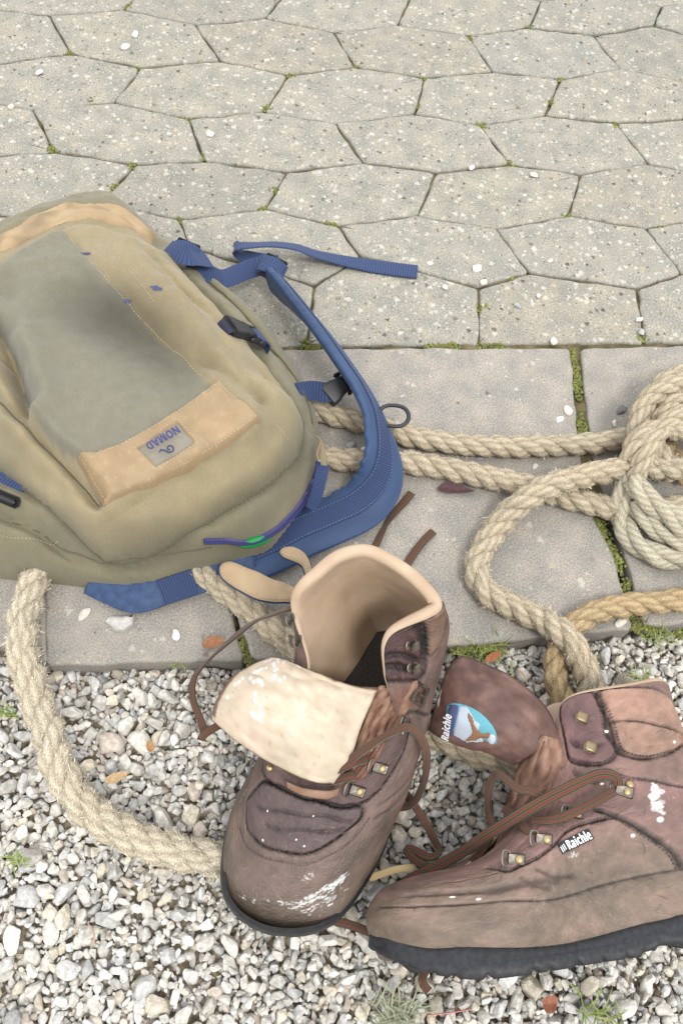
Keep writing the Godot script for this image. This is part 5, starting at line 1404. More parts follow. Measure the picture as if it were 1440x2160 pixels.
class Boot:
	var net: Array
	var xf: Transform3D
	var col := PackedFloat32Array()      # painted skin, three values a texel, sRGB
	var rel := PackedFloat32Array()      # relief in metres
	var reg := PackedByteArray()         # which panel a texel belongs to
	var root: Node3D
	var pos := PackedVector3Array()
	var nor := PackedVector3Array()

func ring_row(b: Boot, v: float) -> PackedVector3Array:
	var nr := b.net.size()
	var x := clampf(v * (nr - 1), 0, nr - 1 - 1e-6)
	var j := int(x)
	var out := PackedVector3Array()
	for k in b.net[0].size():
		var q := crv(b.net[maxi(j - 1, 0)][k], b.net[j][k], b.net[j + 1][k], b.net[mini(j + 2, nr - 1)][k], x - j)
		out.append(Vector3(q.x, q.z, q.y))
	return out

func along(row: PackedVector3Array, u: float) -> Vector3:
	var n := row.size()
	var x := fposmod(u, 1.0) * n
	var i := int(x)
	return crv(row[(i - 1 + n) % n], row[i % n], row[(i + 1) % n], row[(i + 2) % n], x - i)

func paint_start(b: Boot, low: Color, high: Color, seed_: int) -> void:
	var n1 := fnl(0.010, seed_, 5).get_seamless_image(BW, BH); n1.convert(Image.FORMAT_L8)
	var n2 := fnl(0.05, seed_ + 1, 4).get_seamless_image(BW, BH); n2.convert(Image.FORMAT_L8)
	var d1 := n1.get_data(); var d2 := n2.get_data()
	b.col.resize(BW * BH * 3); b.rel.resize(BW * BH); b.reg.resize(BW * BH)
	for y in BH:
		var t := smoothstep(0.18, 0.62, float(y) / BH)
		for x in BW:
			var k := y * BW + x
			var a := d1[k] / 255.0 - 0.5; var f := d2[k] / 255.0 - 0.5
			var c := low.lerp(high, clampf(t + a * 0.9, 0, 1))
			var m := 1.0 + 0.32 * a + 0.20 * f
			b.col[k * 3] = c.r * m; b.col[k * 3 + 1] = c.g * m; b.col[k * 3 + 2] = c.b * m
			b.rel[k] = f * 0.0004

func uvpx(p: PackedVector2Array) -> PackedVector2Array:
	var out := PackedVector2Array()
	for q in p: out.append(Vector2(q.x * BW, q.y * BH))
	return out

func paint_panel(b: Boot, uv: PackedVector2Array, c: Color, mix_: float, raise: float, id: int, soft := 3.0, smooth_ := true) -> void:
	var p := uvpx(uv)
	if smooth_: p = smooth2(p, 4)
	var lo := p[0]; var hi := p[0]
	for q in p: lo = lo.min(q); hi = hi.max(q)
	for y in range(maxi(0, int(lo.y)), mini(BH - 1, int(hi.y) + 1) + 1):
		for x in range(int(lo.x), int(hi.x) + 2):
			var d := sdist(Vector2(x, y), p)
			if d <= 0: continue
			var k := y * BW + posmod(x, BW)
			var a := clampf(d / soft, 0, 1)
			var lum := (b.col[k * 3] + b.col[k * 3 + 1] + b.col[k * 3 + 2]) / 3.0 / 0.40
			b.col[k * 3] = lerpf(b.col[k * 3], c.r * lum, a * mix_); b.col[k * 3 + 1] = lerpf(b.col[k * 3 + 1], c.g * lum, a * mix_); b.col[k * 3 + 2] = lerpf(b.col[k * 3 + 2], c.b * lum, a * mix_)
			b.rel[k] += raise * prof(d / 5.0, 2.0)
			if id >= 0: b.reg[k] = id

func paint_seam(b: Boot, uv: PackedVector2Array, w: float, depth: float, dark: float, closed := false, stitch := 0.0) -> void:
	var p := smooth2(uvpx(uv), 24, closed)
	var run := 0.0
	for k in p.size() - 1:
		var a := p[k]; var l := a.distance_to(p[k + 1])
		var n := maxi(1, int(l / 0.7))
		for s in n:
			var q := a.lerp(p[k + 1], float(s) / n)
			run += l / n
			var wob := nz.get_noise_2d(q.x * 9.0, q.y * 9.0) * 0.6
			var r := int(w * 2.0) + 1
			for dy in range(-r, r + 1):
				for dx in range(-r, r + 1):
					var e := Vector2(int(q.x) + dx, int(q.y) + dy)
					var y := int(e.y)
					if y < 0 or y >= BH: continue
					var g := exp(-pow(e.distance_to(q) / (w * (1.0 + wob)), 2)) * 0.35
					var i := y * BW + posmod(int(e.x), BW)
					var m := 1.0 - dark * g
					b.col[i * 3] *= m; b.col[i * 3 + 1] *= m; b.col[i * 3 + 2] *= m
					b.rel[i] = maxf(b.rel[i] - depth * g, -0.0022)
		if stitch > 0:
			var t := (p[k + 1] - a).normalized()
			for side in [-1, 1]:
				var c: Vector2 = a + Vector2(-t.y, t.x) * stitch * float(side)
				if int(run / 2.6) % 2 == 0 and side > 0: splat(b, c.x, c.y, 1.1, Color(0.16, 0.11, 0.10), 0.65, -0.0003)

func splat(b: Boot, cx: float, cy: float, r: float, c: Color, a: float, raise := 0.0) -> void:
	var w := int(r) + 2
	for dy in range(-w, w + 1):
		for dx in range(-w, w + 1):
			var y := int(cy) + dy
			if y < 0 or y >= BH: continue
			var d := Vector2(int(cx) + dx - cx, y - cy).length()
			var t := clampf(r - d + 0.5, 0, 1) * a
			if t <= 0: continue
			var k := y * BW + posmod(int(cx) + dx, BW)
			b.col[k * 3] = lerpf(b.col[k * 3], c.r, t); b.col[k * 3 + 1] = lerpf(b.col[k * 3 + 1], c.g, t); b.col[k * 3 + 2] = lerpf(b.col[k * 3 + 2], c.b, t)
			b.rel[k] += raise * t

# dried paint: many small flakes strewn along a line
func paint_flakes(b: Boot, uv: PackedVector2Array, n: int, spread: float, rmax: float, seed_: int) -> void:
	var g := RandomNumberGenerator.new(); g.seed = seed_
	var p := uvpx(uv)
	for k in n:
		var x := g.randf() * (p.size() - 1)
		var a := p[int(x)]; var e := p[mini(int(x) + 1, p.size() - 1)]
		var t := (e - a).normalized() if e.distance_to(a) > 0.5 else Vector2(1, 0)
		var q := a.lerp(e, x - int(x)) + Vector2(-t.y, t.x) * g.randfn() * spread + t * g.randfn() * 3.0
		var r := rmax * pow(g.randf(), 2.6) + 0.4
		var c := Color(0.74, 0.755, 0.75) * g.randf_range(0.8, 1.08)
		var m := 2 + int(r * 2.0)
		for s in m: splat(b, q.x + t.x * (s - m * 0.5) * r * 0.5 + g.randfn() * r * 0.5, q.y + t.y * (s - m * 0.5) * r * 0.5 + g.randfn() * r * 0.4, r * g.randf_range(0.25, 0.8), c, g.randf_range(0.35, 0.95), 0.0001)

# age of the hide: fine scratches and rubbed places
func paint_wear(b: Boot, n: int, seed_: int) -> void:
	var g := RandomNumberGenerator.new(); g.seed = seed_
	for k in n:
		var q := Vector2(g.randf() * BW, g.randf_range(0.03, 0.97) * BH)
		var a := g.randfn() * 0.7 + (0.0 if g.randf() < 0.6 else PI * 0.5)
		var l := int(g.randf_range(4, 26))
		var pale := g.randf() < 0.55
		var c := Color(0.56, 0.50, 0.45) if pale else Color(0.20, 0.15, 0.135)
		var al := g.randf_range(0.10, 0.5)
		for s in l:
			a += g.randfn() * 0.12
			q += Vector2(cos(a), sin(a))
			splat(b, q.x, q.y, 0.7, c, al * (1.0 - absf(s * 2.0 / l - 1.0)), -0.00012)

func boot_skin(b: Boot, names: Array) -> void:
	var o := PackedByteArray(); o.resize(BW * BH * 3)
	var h := PackedByteArray(); h.resize(BW * BH)
	var grain := fnl(0.16, 404, 3).get_seamless_image(BW, BH); grain.convert(Image.FORMAT_L8)
	var gd := grain.get_data()
	for k in BW * BH:
		for e in 3: o[k * 3 + e] = clampi(int(b.col[k * 3 + e] * 255), 0, 255)
		h[k] = clampi(int(128 + (gd[k] - 128) * 0.55 + b.rel[k] * 40000), 0, 255)
	var m := StandardMaterial3D.new()
	m.albedo_texture = tex(Image.create_from_data(BW, BH, false, Image.FORMAT_RGB8, o))
	m.heightmap_enabled = true
	m.heightmap_texture = tex(Image.create_from_data(BW, BH, false, Image.FORMAT_L8, h))
	m.heightmap_scale = 0.10
	m.roughness = 0.52
	m.metallic_specular = 0.4
	# the skin as one grid, then cut into its panels
	var g := PackedVector3Array()
	for j in BV:
		var row := ring_row(b, float(j) / (BV - 1))
		for i in BU + 1: g.append(b.xf * along(row, float(i) / BU))
	b.nor.resize(g.size())
	for j in BV:
		for i in BU + 1:
			var e := g[j * (BU + 1) + (i + 1 if i < BU else 1)] - g[j * (BU + 1) + (i - 1 if i > 0 else BU - 1)]
			var f := g[mini(j + 1, BV - 1) * (BU + 1) + i] - g[maxi(j - 1, 0) * (BU + 1) + i]
			b.nor[j * (BU + 1) + i] = e.cross(f).normalized()
	var c0 := b.xf * Vector3(0.15, 0.05, -0.005)
	if (g[20 * (BU + 1)] - c0).dot(b.nor[20 * (BU + 1)]) < 0:
		for k in b.nor.size(): b.nor[k] = -b.nor[k]
	b.pos = g
	var flip := b.xf.basis.determinant() < 0
	var parts := {}
	for called in names: parts[called] = Mb.new()
	var vtx := PackedVector3Array(); var uvs := PackedVector2Array()
	for j in BV:
		for i in BU + 1:
			var x := float(i) / BU * BW; var y := float(j) / (BV - 1) * (BH - 1)
			var k := int(y) * BW + posmod(int(x), BW)
			vtx.append(g[j * (BU + 1) + i] + b.nor[j * (BU + 1) + i] * b.rel[k])
			uvs.append(Vector2(float(i) / BU, float(j) / (BV - 1)))
	var maps := {}
	for j in BV - 1:
		for i in BU:
			var k := int((j + 0.5) / (BV - 1) * (BH - 1)) * BW + int((i + 0.5) / BU * BW) % BW
			var called: String = names[mini(b.reg[k], names.size() - 1)]
			var m2: Mb = parts[called]
			if not maps.has(called): maps[called] = {}
			var q := []
			for id in [j * (BU + 1) + i, j * (BU + 1) + i + 1, (j + 1) * (BU + 1) + i + 1, (j + 1) * (BU + 1) + i]:
				if not maps[called].has(id): maps[called][id] = m2.vert(vtx[id], uvs[id])
				q.append(maps[called][id])
			if flip: m2.quad(q[0], q[1], q[2], q[3])
			else: m2.quad(q[0], q[3], q[2], q[1])
	for called in names:
		if parts[called].v.size(): put(called, parts[called].mesh(), m, b.root)

# lining: the inside of the shaft, joined to the outside by a padded rim
func boot_lining(b: Boot, mat: Material, floor_mat: Material, thick: Callable, bottom := 0.16) -> void:
	var m := Mb.new()
	var n := BU / 2
	var pts := PackedVector3Array(); var uvs := PackedVector2Array()
	var rows := 52
	for r in rows:
		for i in n + 1:
			var u := float(i) / n
			var id := (i * 2) if i < n else 0
			var t: float = thick.call(u)
			var top := (BV - 1) * (BU + 1) + id
			var q: Vector3
			if r < 9:      # half round from the outer edge over the rim to the inside
				var a := PI * r / 8.0
				var up := (b.pos[top] - b.pos[top - 3 * (BU + 1)]).normalized()
				q = b.pos[top] - b.nor[top] * (t * 0.5 * (1.0 - cos(a))) + up * sin(a) * t * 0.45
			else:
				var v := lerpf(1.0, bottom, (r - 8) / float(rows - 9))
				var j := clampi(int(v * (BV - 1)), 0, BV - 1)
				var k := j * (BU + 1) + id
				var w := 0.0012 * nz.get_noise_3d(b.pos[k].x * 2600, b.pos[k].y * 900, b.pos[k].z * 2600) * clampf((r - 9) / 6.0, 0, 1)
				var deep := (r - 8) / float(rows - 9)
				var c := absf(fposmod(u + 0.5, 1.0) - 0.5)
				q = b.pos[k] - b.nor[k] * (lerpf(t, minf(t, 0.005), clampf((r - 9) / 20.0, 0, 1)) + w + 0.026 * deep * deep * (1.0 - smoothstep(0.06, 0.30, c)))
			pts.append(q)
			uvs.append(Vector2(u * 8, r * 0.12))
	m.grid(pts, n + 1, rows, false, b.xf.basis.determinant() > 0, uvs)
	put("lining", m.mesh(), mat, b.root)
	var f := Mb.new()
	var ring := PackedInt32Array()
	var row := ring_row(b, bottom + 0.012)
	var mid := Vector3.ZERO
	var rp := []
	for i in 80:
		var q := along(row, i / 80.0)
		q.y = 0.046 + 0.006 * clampf((q.x - 0.15) / 0.1, 0, 1)
		rp.append(q); mid += q / 80
	for q in rp: ring.append(f.vert(b.xf * Vector3(lerpf(mid.x, q.x, 0.965), q.y, lerpf(mid.z, q.z, 0.93))))
	var inner := PackedInt32Array()
	for q in rp: inner.append(f.vert(b.xf * Vector3(lerpf(mid.x, q.x, 0.75), q.y - 0.002, mid.z + (q.z - mid.z) * 0.3)))
	var fl := b.xf.basis.determinant() < 0
	for i in 80:
		if fl: f.quad(ring[i], ring[(i + 1) % 80], inner[(i + 1) % 80], inner[i])
		else: f.quad(inner[i], inner[(i + 1) % 80], ring[(i + 1) % 80], ring[i])
	f.fan(inner, b.xf * Vector3(mid.x, 0.046, mid.z), not fl)
	put("insole", f.mesh(), floor_mat, b.root)

func boot_sole(b: Boot, rubber: Material, toe_u: float, rim: Material) -> void:
	var row := ring_row(b, 0.0)
	var n := 240
	var prof_ := [[0.0006, 0.041], [0.0034, 0.0385], [0.0050, 0.033], [0.0052, 0.026], [0.0062, 0.022], [0.0066, 0.014], [0.0052, 0.006], [0.0030, 0.0025], [-0.004, 0.0015]]
	var m := Mb.new()
	var pts := PackedVector3Array(); var uvs := PackedVector2Array()
	for r in prof_.size():
		for i in n:
			var u := float(i) / n
			var q := along(row, u)
			var t := along(row, u + 0.003) - along(row, u - 0.003)
			var o := Vector3(-t.z, 0, t.x).normalized()
			var c := Vector3(0.15, q.y, 0)
			if (q - Vector3(clampf(q.x, 0.07, 0.24), q.y, 0)).dot(o) < 0: o = -o
			var toe := exp(-pow((q.x) / 0.022, 2))
			var y: float = prof_[r][1] * q.y / 0.031
			if r < 4: y += 0.018 * toe * (1.0 - r * 0.22) + 0.0045 * sin(q.x * 30.0 + 0.9) * clampf(q.x / 0.05, 0, 1)
			var lug := 1.0 if fposmod(u * 38.0 + 0.35 * sin(u * 61.0), 1.0) < 0.2 else 0.0
			var spring := 0.021 * pow(clampf(1.0 - q.x / 0.075, 0, 1), 2) + 0.006 * smoothstep(0.19, 0.20, q.x) * (1.0 - smoothstep(0.212, 0.222, q.x))
			y = spring + y * (1.0 - spring / (0.041 * q.y / 0.031 + 0.018 * toe))
			if r >= 6: y += lug * 0.0030 * (1.0 if r > 6 else 0.4)
			var out: float = prof_[r][0] - (0.0012 * lug if r >= 5 else 0.0)
			pts.append(b.xf * (Vector3(q.x, y, q.z) + o * out))
			uvs.append(Vector2(u * 10.0, r * 0.1))
	var fl := b.xf.basis.determinant() > 0
	var b0 := m.grid(pts, n, prof_.size(), true, fl, uvs)
	var ring := PackedInt32Array()
	for i in n: ring.append(b0 + (prof_.size() - 1) * n + i)
	var inner := PackedInt32Array()
	for i in n:
		var q := along(row, float(i) / n)
		inner.append(m.vert(b.xf * Vector3(lerpf(0.15, q.x, 0.85), 0.004, q.z * 0.4)))
	for i in n:
		if fl: m.quad(ring[i], inner[i], inner[(i + 1) % n], ring[(i + 1) % n])
		else: m.quad(ring[i], ring[(i + 1) % n], inner[(i + 1) % n], inner[i])
	m.fan(inner, b.xf * Vector3(0.15, 0.004, 0), fl)
	put("sole", m.mesh(), rubber, b.root)

func boot_at(b: Boot, uv: Vector2) -> Array:
	var i := clampi(int(uv.x * BU), 0, BU); var j := clampi(int(uv.y * (BV - 1)), 0, BV - 1)
	var k := j * (BU + 1) + i
	return [b.pos[k], b.nor[k]]

# a sheet through a net of points, rows from its root to its free end
func sheet_points(net: Array, nu: int, nv: int, crease := 0.0, seed_ := 1) -> PackedVector3Array:
	var out := PackedVector3Array()
	var nr := net.size(); var nc: int = net[0].size()
	for j in nv:
		var x := minf(float(j) / (nv - 1) * (nr - 1), nr - 1 - 1e-5); var r := int(x)
		var row := PackedVector3Array()
		for k in nc: row.append(crv(net[maxi(r - 1, 0)][k], net[r][k], net[r + 1][k], net[mini(r + 2, nr - 1)][k], x - r))
		for i in nu:
			var y := minf(float(i) / (nu - 1) * (nc - 1), nc - 1 - 1e-5); var c := int(y)
			var q := crv(row[maxi(c - 1, 0)], row[c], row[c + 1], row[mini(c + 2, nc - 1)], y - c)
			q.y += crease * nz.get_noise_2d(seed_ * 300 + i * 620.0 / nu, j * 330.0 / nv)
			out.append(q)
	return out

func sheet(m: Mb, p: PackedVector3Array, nu: int, nv: int, thick: float, c: Callable) -> void:
	var nr := PackedVector3Array()
	for j in nv:
		for i in nu:
			var e := p[j * nu + mini(i + 1, nu - 1)] - p[j * nu + maxi(i - 1, 0)]
			var f := p[mini(j + 1, nv - 1) * nu + i] - p[maxi(j - 1, 0) * nu + i]
			var n := e.cross(f).normalized()
			nr.append(n if n.y >= 0 else -n)
	var up := (p[1] - p[0]).cross(p[nu] - p[0]).y > 0
	# a closed loop of rows: over the top, round the rim and back under
	var rings := PackedVector3Array(); var cols := PackedColorArray()
	var w := nu * 2
	for j in nv:
		for i in nu:
			var d := minf(minf(i, nu - 1 - i) / 2.0, minf(j, nv - 1 - j) / 2.0)
			rings.append(p[j * nu + i] + nr[j * nu + i] * thick * 0.5 * sqrt(clampf(d, 0.02, 1)))
			cols.append(c.call(float(i) / (nu - 1), float(j) / (nv - 1), true))
		for i in range(nu - 1, -1, -1):
			var d := minf(minf(i, nu - 1 - i) / 2.0, minf(j, nv - 1 - j) / 2.0)
			rings.append(p[j * nu + i] - nr[j * nu + i] * thick * 0.5 * sqrt(clampf(d, 0.02, 1)))
			cols.append(c.call(float(i) / (nu - 1), float(j) / (nv - 1), false))
	var b := m.grid(rings, w, nv, true, not up)
	for k in cols.size(): m.c[b + k] = cols[k]

func drape(p: PackedVector3Array, q: Vector2) -> float:      # height of a sheet at a place
	var ws := 0.0; var y := 0.0
	for k in p.size():
		var d := Vector2(p[k].x, p[k].z).distance_squared_to(q)
		if d < 0.00006:
			var w := 1.0 / (d + 1e-6)
			ws += w; y += w * p[k].y
	return y / ws if ws > 0 else 0.07

var lace_m: StandardMaterial3D
func lace(b: Boot, keys: PackedVector3Array, tilts := [0.0], w := 0.0070, called := "lace") -> void:
	var p := smooth_path(keys, 0.002)
	var sd := PackedVector3Array()
	for k in p.size():
		var t := (p[mini(k + 1, p.size() - 1)] - p[maxi(0, k - 1)]).normalized()
		var x := float(k) / maxi(1, p.size() - 1) * (tilts.size() - 1)
		var a: float = lerpf(tilts[int(x)], tilts[mini(int(x) + 1, tilts.size() - 1)], x - int(x))
		var s := Vector3.UP.cross(t)
		s = s.normalized() if s.length() > 0.15 else Vector3(1, 0, 0.3).normalized()
		sd.append(s.rotated(t, a + 0.12 * sin(k * 0.21)))
	var m := Mb.new()
	ribbon(m, p, sd, w, 0.0015, 0.0007)
	put(called, m.mesh(), lace_m, b.root)

func hook(b: Boot, p: Vector3, n: Vector3, dir: Vector3, mat: Material) -> void:
	var t := (dir - n * dir.dot(n)).normalized()
	var s := n.cross(t)
	var m := Mb.new()
	var path := PackedVector3Array()
	for k in 12:
		var a := PI * 1.02 * k / 11.0
		path.append(p + t * (0.0048 * sin(a) + 0.0004 - 0.0012 * k / 11.0) + n * (0.0010 + 0.0031 * (1.0 - cos(a))))
	path.append(path[11] - t * 0.0035 + n * 0.0004)
	var sd := PackedVector3Array()
	for k in path.size(): sd.append(s)
	ribbon(m, path, sd, 0.0076, 0.0012)
	ball(m, Transform3D(Basis(t * 0.0034, n * 0.0012, s * 0.0042), p - t * 0.002), 12, 5, true)
	put("lace_hook", m.mesh(), mat, b.root)

func dring(b: Boot, p: Vector3, n: Vector3, dir: Vector3, steel: Material, brass: Material, plate := true, size := 1.0) -> void:
	var t := (dir - n * dir.dot(n)).normalized()
	var s := n.cross(t)
	var root := Node3D.new(); root.name = "lace_ring"
	b.root.add_child(root, true)
	if plate:
		var m := Mb.new()
		chamfer_box(m, Transform3D(Basis(t, n, s), p + n * 0.001 + t * 0.002), Vector3(0.013, 0.002, 0.0085) * size, 0.0008)
		put("plate", m.mesh(), steel, root)
		var r := Mb.new()
		ball(r, Transform3D(Basis(t * 0.0031, n * 0.0017, s * 0.0031), p + n * 0.0018), 12, 6, true)
		put("rivet", r.mesh(), brass, root)
	var w := Mb.new()
	var loop := PackedVector2Array()
	for k in 20:
		var a := TAU * k / 20
		loop.append(Vector2(signf(cos(a)) * pow(absf(cos(a)), 0.7) * 0.0042, signf(sin(a)) * pow(absf(sin(a)), 0.7) * 0.0056) * size)
	var lean := (t * 0.8 + n * 0.6).normalized()
	ring_torus(w, Transform3D(Basis(lean, s.cross(lean), s) , p + t * 0.0095 * size + n * 0.0028), loop, 0.0009)
	put("ring_wire", w.mesh(), steel, root)

func boots() -> void:
	# flat braided lace: dark green with two red stripes
	var o := PackedByteArray(); o.resize(32 * 32 * 3)
	for y in 32:
		for x in 32:
			var red := (x >= 6 and x <= 9) or (x >= 20 and x <= 24)
			var c := Color(0.42, 0.125, 0.135) if red else (Color(0.13, 0.115, 0.09) if x % 7 < 2 else Color(0.29, 0.285, 0.195))
			var w := 0.72 + 0.28 * (0.5 + 0.5 * cos(TAU * (y / 8.0 + (0.5 if (x / 4) % 2 else 0.0))))
			var k := (y * 32 + x) * 3
			o[k] = int(255 * c.r * w * 1.08); o[k + 1] = int(255 * c.g * w * 1.08); o[k + 2] = int(255 * c.b * w * 1.08)
	lace_m = std(Color(1, 1, 1), 0.9)
	lace_m.albedo_texture = tex(Image.create_from_data(32, 32, false, Image.FORMAT_RGB8, o))
	lace_m.uv1_scale = Vector3(1, 1.6, 1)
	lace_m.rim_enabled = true; lace_m.rim = 0.3
	var steel := std(Color(0.16, 0.145, 0.125), 0.42); steel.metallic = 0.85
	var brass := std(Color(0.34, 0.26, 0.14), 0.42); brass.metallic = 0.85
	var dark_hook := std(Color(0.14, 0.12, 0.095), 0.4); dark_hook.metallic = 0.7
	var rubber := world_tex(std(Color(0.030, 0.032, 0.038), 0.5), noise_tex(0.05, 301, Color(0.45, 0.45, 0.45), Color(1.0, 1.0, 1.0), 256, 5), 0.08, noise_tex(0.06, 302, Color.BLACK, Color.WHITE, 128, 4), 0.05)
	var hide := noise_tex(0.016, 303, Color(0.72, 0.64, 0.56), Color(1, 1, 1), 256, 5)
	var crease := noise_tex(0.05, 304, Color(0.3, 0.3, 0.3), Color(1, 1, 1), 256, 4)
	var lin := world_tex(std(Color(0.42, 0.325, 0.235), 0.55, true), noise_tex(0.012, 309, Color(0.84, 0.80, 0.76), Color(1, 1, 1), 256, 3), 0.12, crease, 0.03)
	var felt := world_tex(std(Color(0.085, 0.075, 0.068), 1.0), noise_tex(0.12, 305, Color(0.5, 0.5, 0.5), Color(1, 1, 1), 128, 3), 0.03)
	upright_boot(steel, brass, dark_hook, rubber, lin, felt, hide, crease)
	lying_boot(steel, brass, dark_hook, rubber, lin, felt, hide, crease)

func upright_boot(steel: Material, brass: Material, dark_hook: Material, rubber: Material, lin: Material, felt: Material, hide: Texture2D, crease: Texture2D) -> void:
	var b := Boot.new()
	b.net = [PackedVector3Array([Vector3(0.283, 0, 0.03), Vector3(0.268, 0.031, 0.03), Vector3(0.22, 0.04, 0.03), Vector3(0.175, 0.046, 0.03), Vector3(0.14, 0.05, 0.03), Vector3(0.11, 0.052, 0.03), Vector3(0.07, 0.049, 0.03), Vector3(0.02, 0.03, 0.03), Vector3(0, -0.012, 0.03), Vector3(0.012, -0.05, 0.03), Vector3(0.062, -0.067, 0.03), Vector3(0.11, -0.061, 0.03), Vector3(0.145, -0.05, 0.03), Vector3(0.175, -0.042, 0.03), Vector3(0.222, -0.038, 0.03), Vector3(0.268, -0.032, 0.03)]),
		PackedVector3Array([Vector3(0.288, 0, 0.055), Vector3(0.27, 0.034, 0.055), Vector3(0.22, 0.045, 0.052), Vector3(0.176, 0.051, 0.05), Vector3(0.141, 0.055, 0.048), Vector3(0.111, 0.056, 0.046), Vector3(0.07, 0.052, 0.048), Vector3(0.02, 0.032, 0.044), Vector3(0.001, -0.012, 0.043), Vector3(0.012, -0.052, 0.044), Vector3(0.061, -0.071, 0.045), Vector3(0.111, -0.066, 0.046), Vector3(0.146, -0.055, 0.048), Vector3(0.176, -0.047, 0.05), Vector3(0.222, -0.042, 0.053), Vector3(0.268, -0.035, 0.055)]),
		PackedVector3Array([Vector3(0.284, -0.003, 0.083), Vector3(0.268, 0.031, 0.083), Vector3(0.226, 0.049, 0.078), Vector3(0.184, 0.056, 0.072), Vector3(0.148, 0.059, 0.066), Vector3(0.118, 0.058, 0.06), Vector3(0.08, 0.046, 0.064), Vector3(0.04, 0.023, 0.06), Vector3(0.024, -0.012, 0.06), Vector3(0.032, -0.043, 0.06), Vector3(0.07, -0.066, 0.06), Vector3(0.115, -0.065, 0.062), Vector3(0.15, -0.058, 0.07), Vector3(0.183, -0.053, 0.08), Vector3(0.226, -0.046, 0.083), Vector3(0.266, -0.037, 0.083)]),
		PackedVector3Array([Vector3(0.278, -0.01, 0.115), Vector3(0.266, 0.026, 0.115), Vector3(0.236, 0.05, 0.105), Vector3(0.196, 0.053, 0.095), Vector3(0.162, 0.054, 0.085), Vector3(0.132, 0.051, 0.076), Vector3(0.094, 0.035, 0.076), Vector3(0.064, 0.013, 0.074), Vector3(0.054, -0.012, 0.074), Vector3(0.058, -0.036, 0.075), Vector3(0.084, -0.058, 0.074), Vector3(0.125, -0.062, 0.078), Vector3(0.16, -0.06, 0.092), Vector3(0.193, -0.06, 0.11), Vector3(0.234, -0.054, 0.115), Vector3(0.264, -0.042, 0.115)]),
		PackedVector3Array([Vector3(0.274, -0.02, 0.15), Vector3(0.264, 0.02, 0.15), Vector3(0.245, 0.046, 0.14), Vector3(0.208, 0.038, 0.13), Vector3(0.18, 0.04, 0.11), Vector3(0.15, 0.042, 0.09), Vector3(0.11, 0.022, 0.085), Vector3(0.088, 0.004, 0.082), Vector3(0.078, -0.014, 0.081), Vector3(0.082, -0.036, 0.082), Vector3(0.1, -0.054, 0.084), Vector3(0.135, -0.057, 0.092), Vector3(0.172, -0.058, 0.112), Vector3(0.205, -0.069, 0.138), Vector3(0.24, -0.066, 0.148), Vector3(0.264, -0.05, 0.15)]),
		PackedVector3Array([Vector3(0.272, -0.028, 0.178), Vector3(0.262, 0.012, 0.177), Vector3(0.243, 0.034, 0.171), Vector3(0.213, 0.004, 0.16), Vector3(0.19, 0.01, 0.138), Vector3(0.165, 0.03, 0.104), Vector3(0.128, 0.012, 0.093), Vector3(0.112, -0.003, 0.089), Vector3(0.104, -0.018, 0.088), Vector3(0.106, -0.036, 0.088), Vector3(0.116, -0.049, 0.092), Vector3(0.145, -0.046, 0.102), Vector3(0.18, -0.05, 0.125), Vector3(0.212, -0.077, 0.163), Vector3(0.242, -0.067, 0.176), Vector3(0.262, -0.052, 0.179)])]
	b.xf = Transform3D(Basis(Vector3(0.216, 0, -0.976), Vector3(0, 1, 0), Vector3(0.976, 0, 0.216)), Vector3(0.0, -0.006, -0.008))
	b.root = thing("hiking_boot", "worn brown leather hiking boot standing upright, its cream tongue folded out to the left", "boot", "pair of old hiking boots")
	paint_start(b, Color(0.325, 0.285, 0.247), Color(0.355, 0.292, 0.265), 601)
	# 1 toe panel, 2 lacing panel, 3 hook panel, 4 collar panel
	var toe := PackedVector2Array([Vector2(0.6104, 0.5046), Vector2(0.625, 0.5413), Vector2(0.6125, 0.7706), Vector2(0.5583, 0.8716), Vector2(0.4729, 0.8807), Vector2(0.4, 0.7798), Vector2(0.3792, 0.7156), Vector2(0.3833, 0.6514), Vector2(0.4062, 0.6422), Vector2(0.4396, 0.6239), Vector2(0.4792, 0.5872), Vector2(0.5271, 0.5688), Vector2(0.5687, 0.5229), Vector2(0.5938, 0.4862)])
	paint_panel(b, toe, Color(0.355, 0.295, 0.29), 0.9, 0.0013, 1)
	var facing := PackedVector2Array([Vector2(0.6479, 0.6881), Vector2(0.6167, 0.7798), Vector2(0.5583, 0.8807), Vector2(0.475, 0.8899), Vector2(0.3854, 0.7431), Vector2(0.3583, 0.7156), Vector2(0.3396, 0.7248), Vector2(0.3042, 0.7798), Vector2(0.2667, 0.8073), Vector2(0.275, 0.8624), Vector2(0.325, 0.9908), Vector2(0.3625, 0.9908), Vector2(0.4083, 0.9541), Vector2(0.5188, 0.9817), Vector2(0.6042, 0.9083)])
	paint_panel(b, facing, Color(0.37, 0.28, 0.265), 0.85, 0.0010, 2)
	var hooks_p := PackedVector2Array([Vector2(0.2021, 1), Vector2(0.1771, 1), Vector2(0.1625, 1), Vector2(0.1521, 1), Vector2(0.1542, 0.9358), Vector2(0.175, 0.8165), Vector2(0.1979, 0.789), Vector2(0.2479, 0.9358), Vector2(0.2542, 1), Vector2(0.2292, 1)])
	paint_panel(b, hooks_p, Color(0.315, 0.215, 0.215), 0.92, 0.0015, 3)
	var pad := PackedVector2Array([Vector2(0.1521, 1), Vector2(0.1042, 0.9908), Vector2(0.1042, 0.9908), Vector2(0.125, 0.8991), Vector2(0.1479, 0.8165), Vector2(0.1729, 0.8165), Vector2(0.1542, 0.9266)])
	paint_panel(b, pad, Color(0.55, 0.435, 0.365), 0.85, 0.0016, 4)
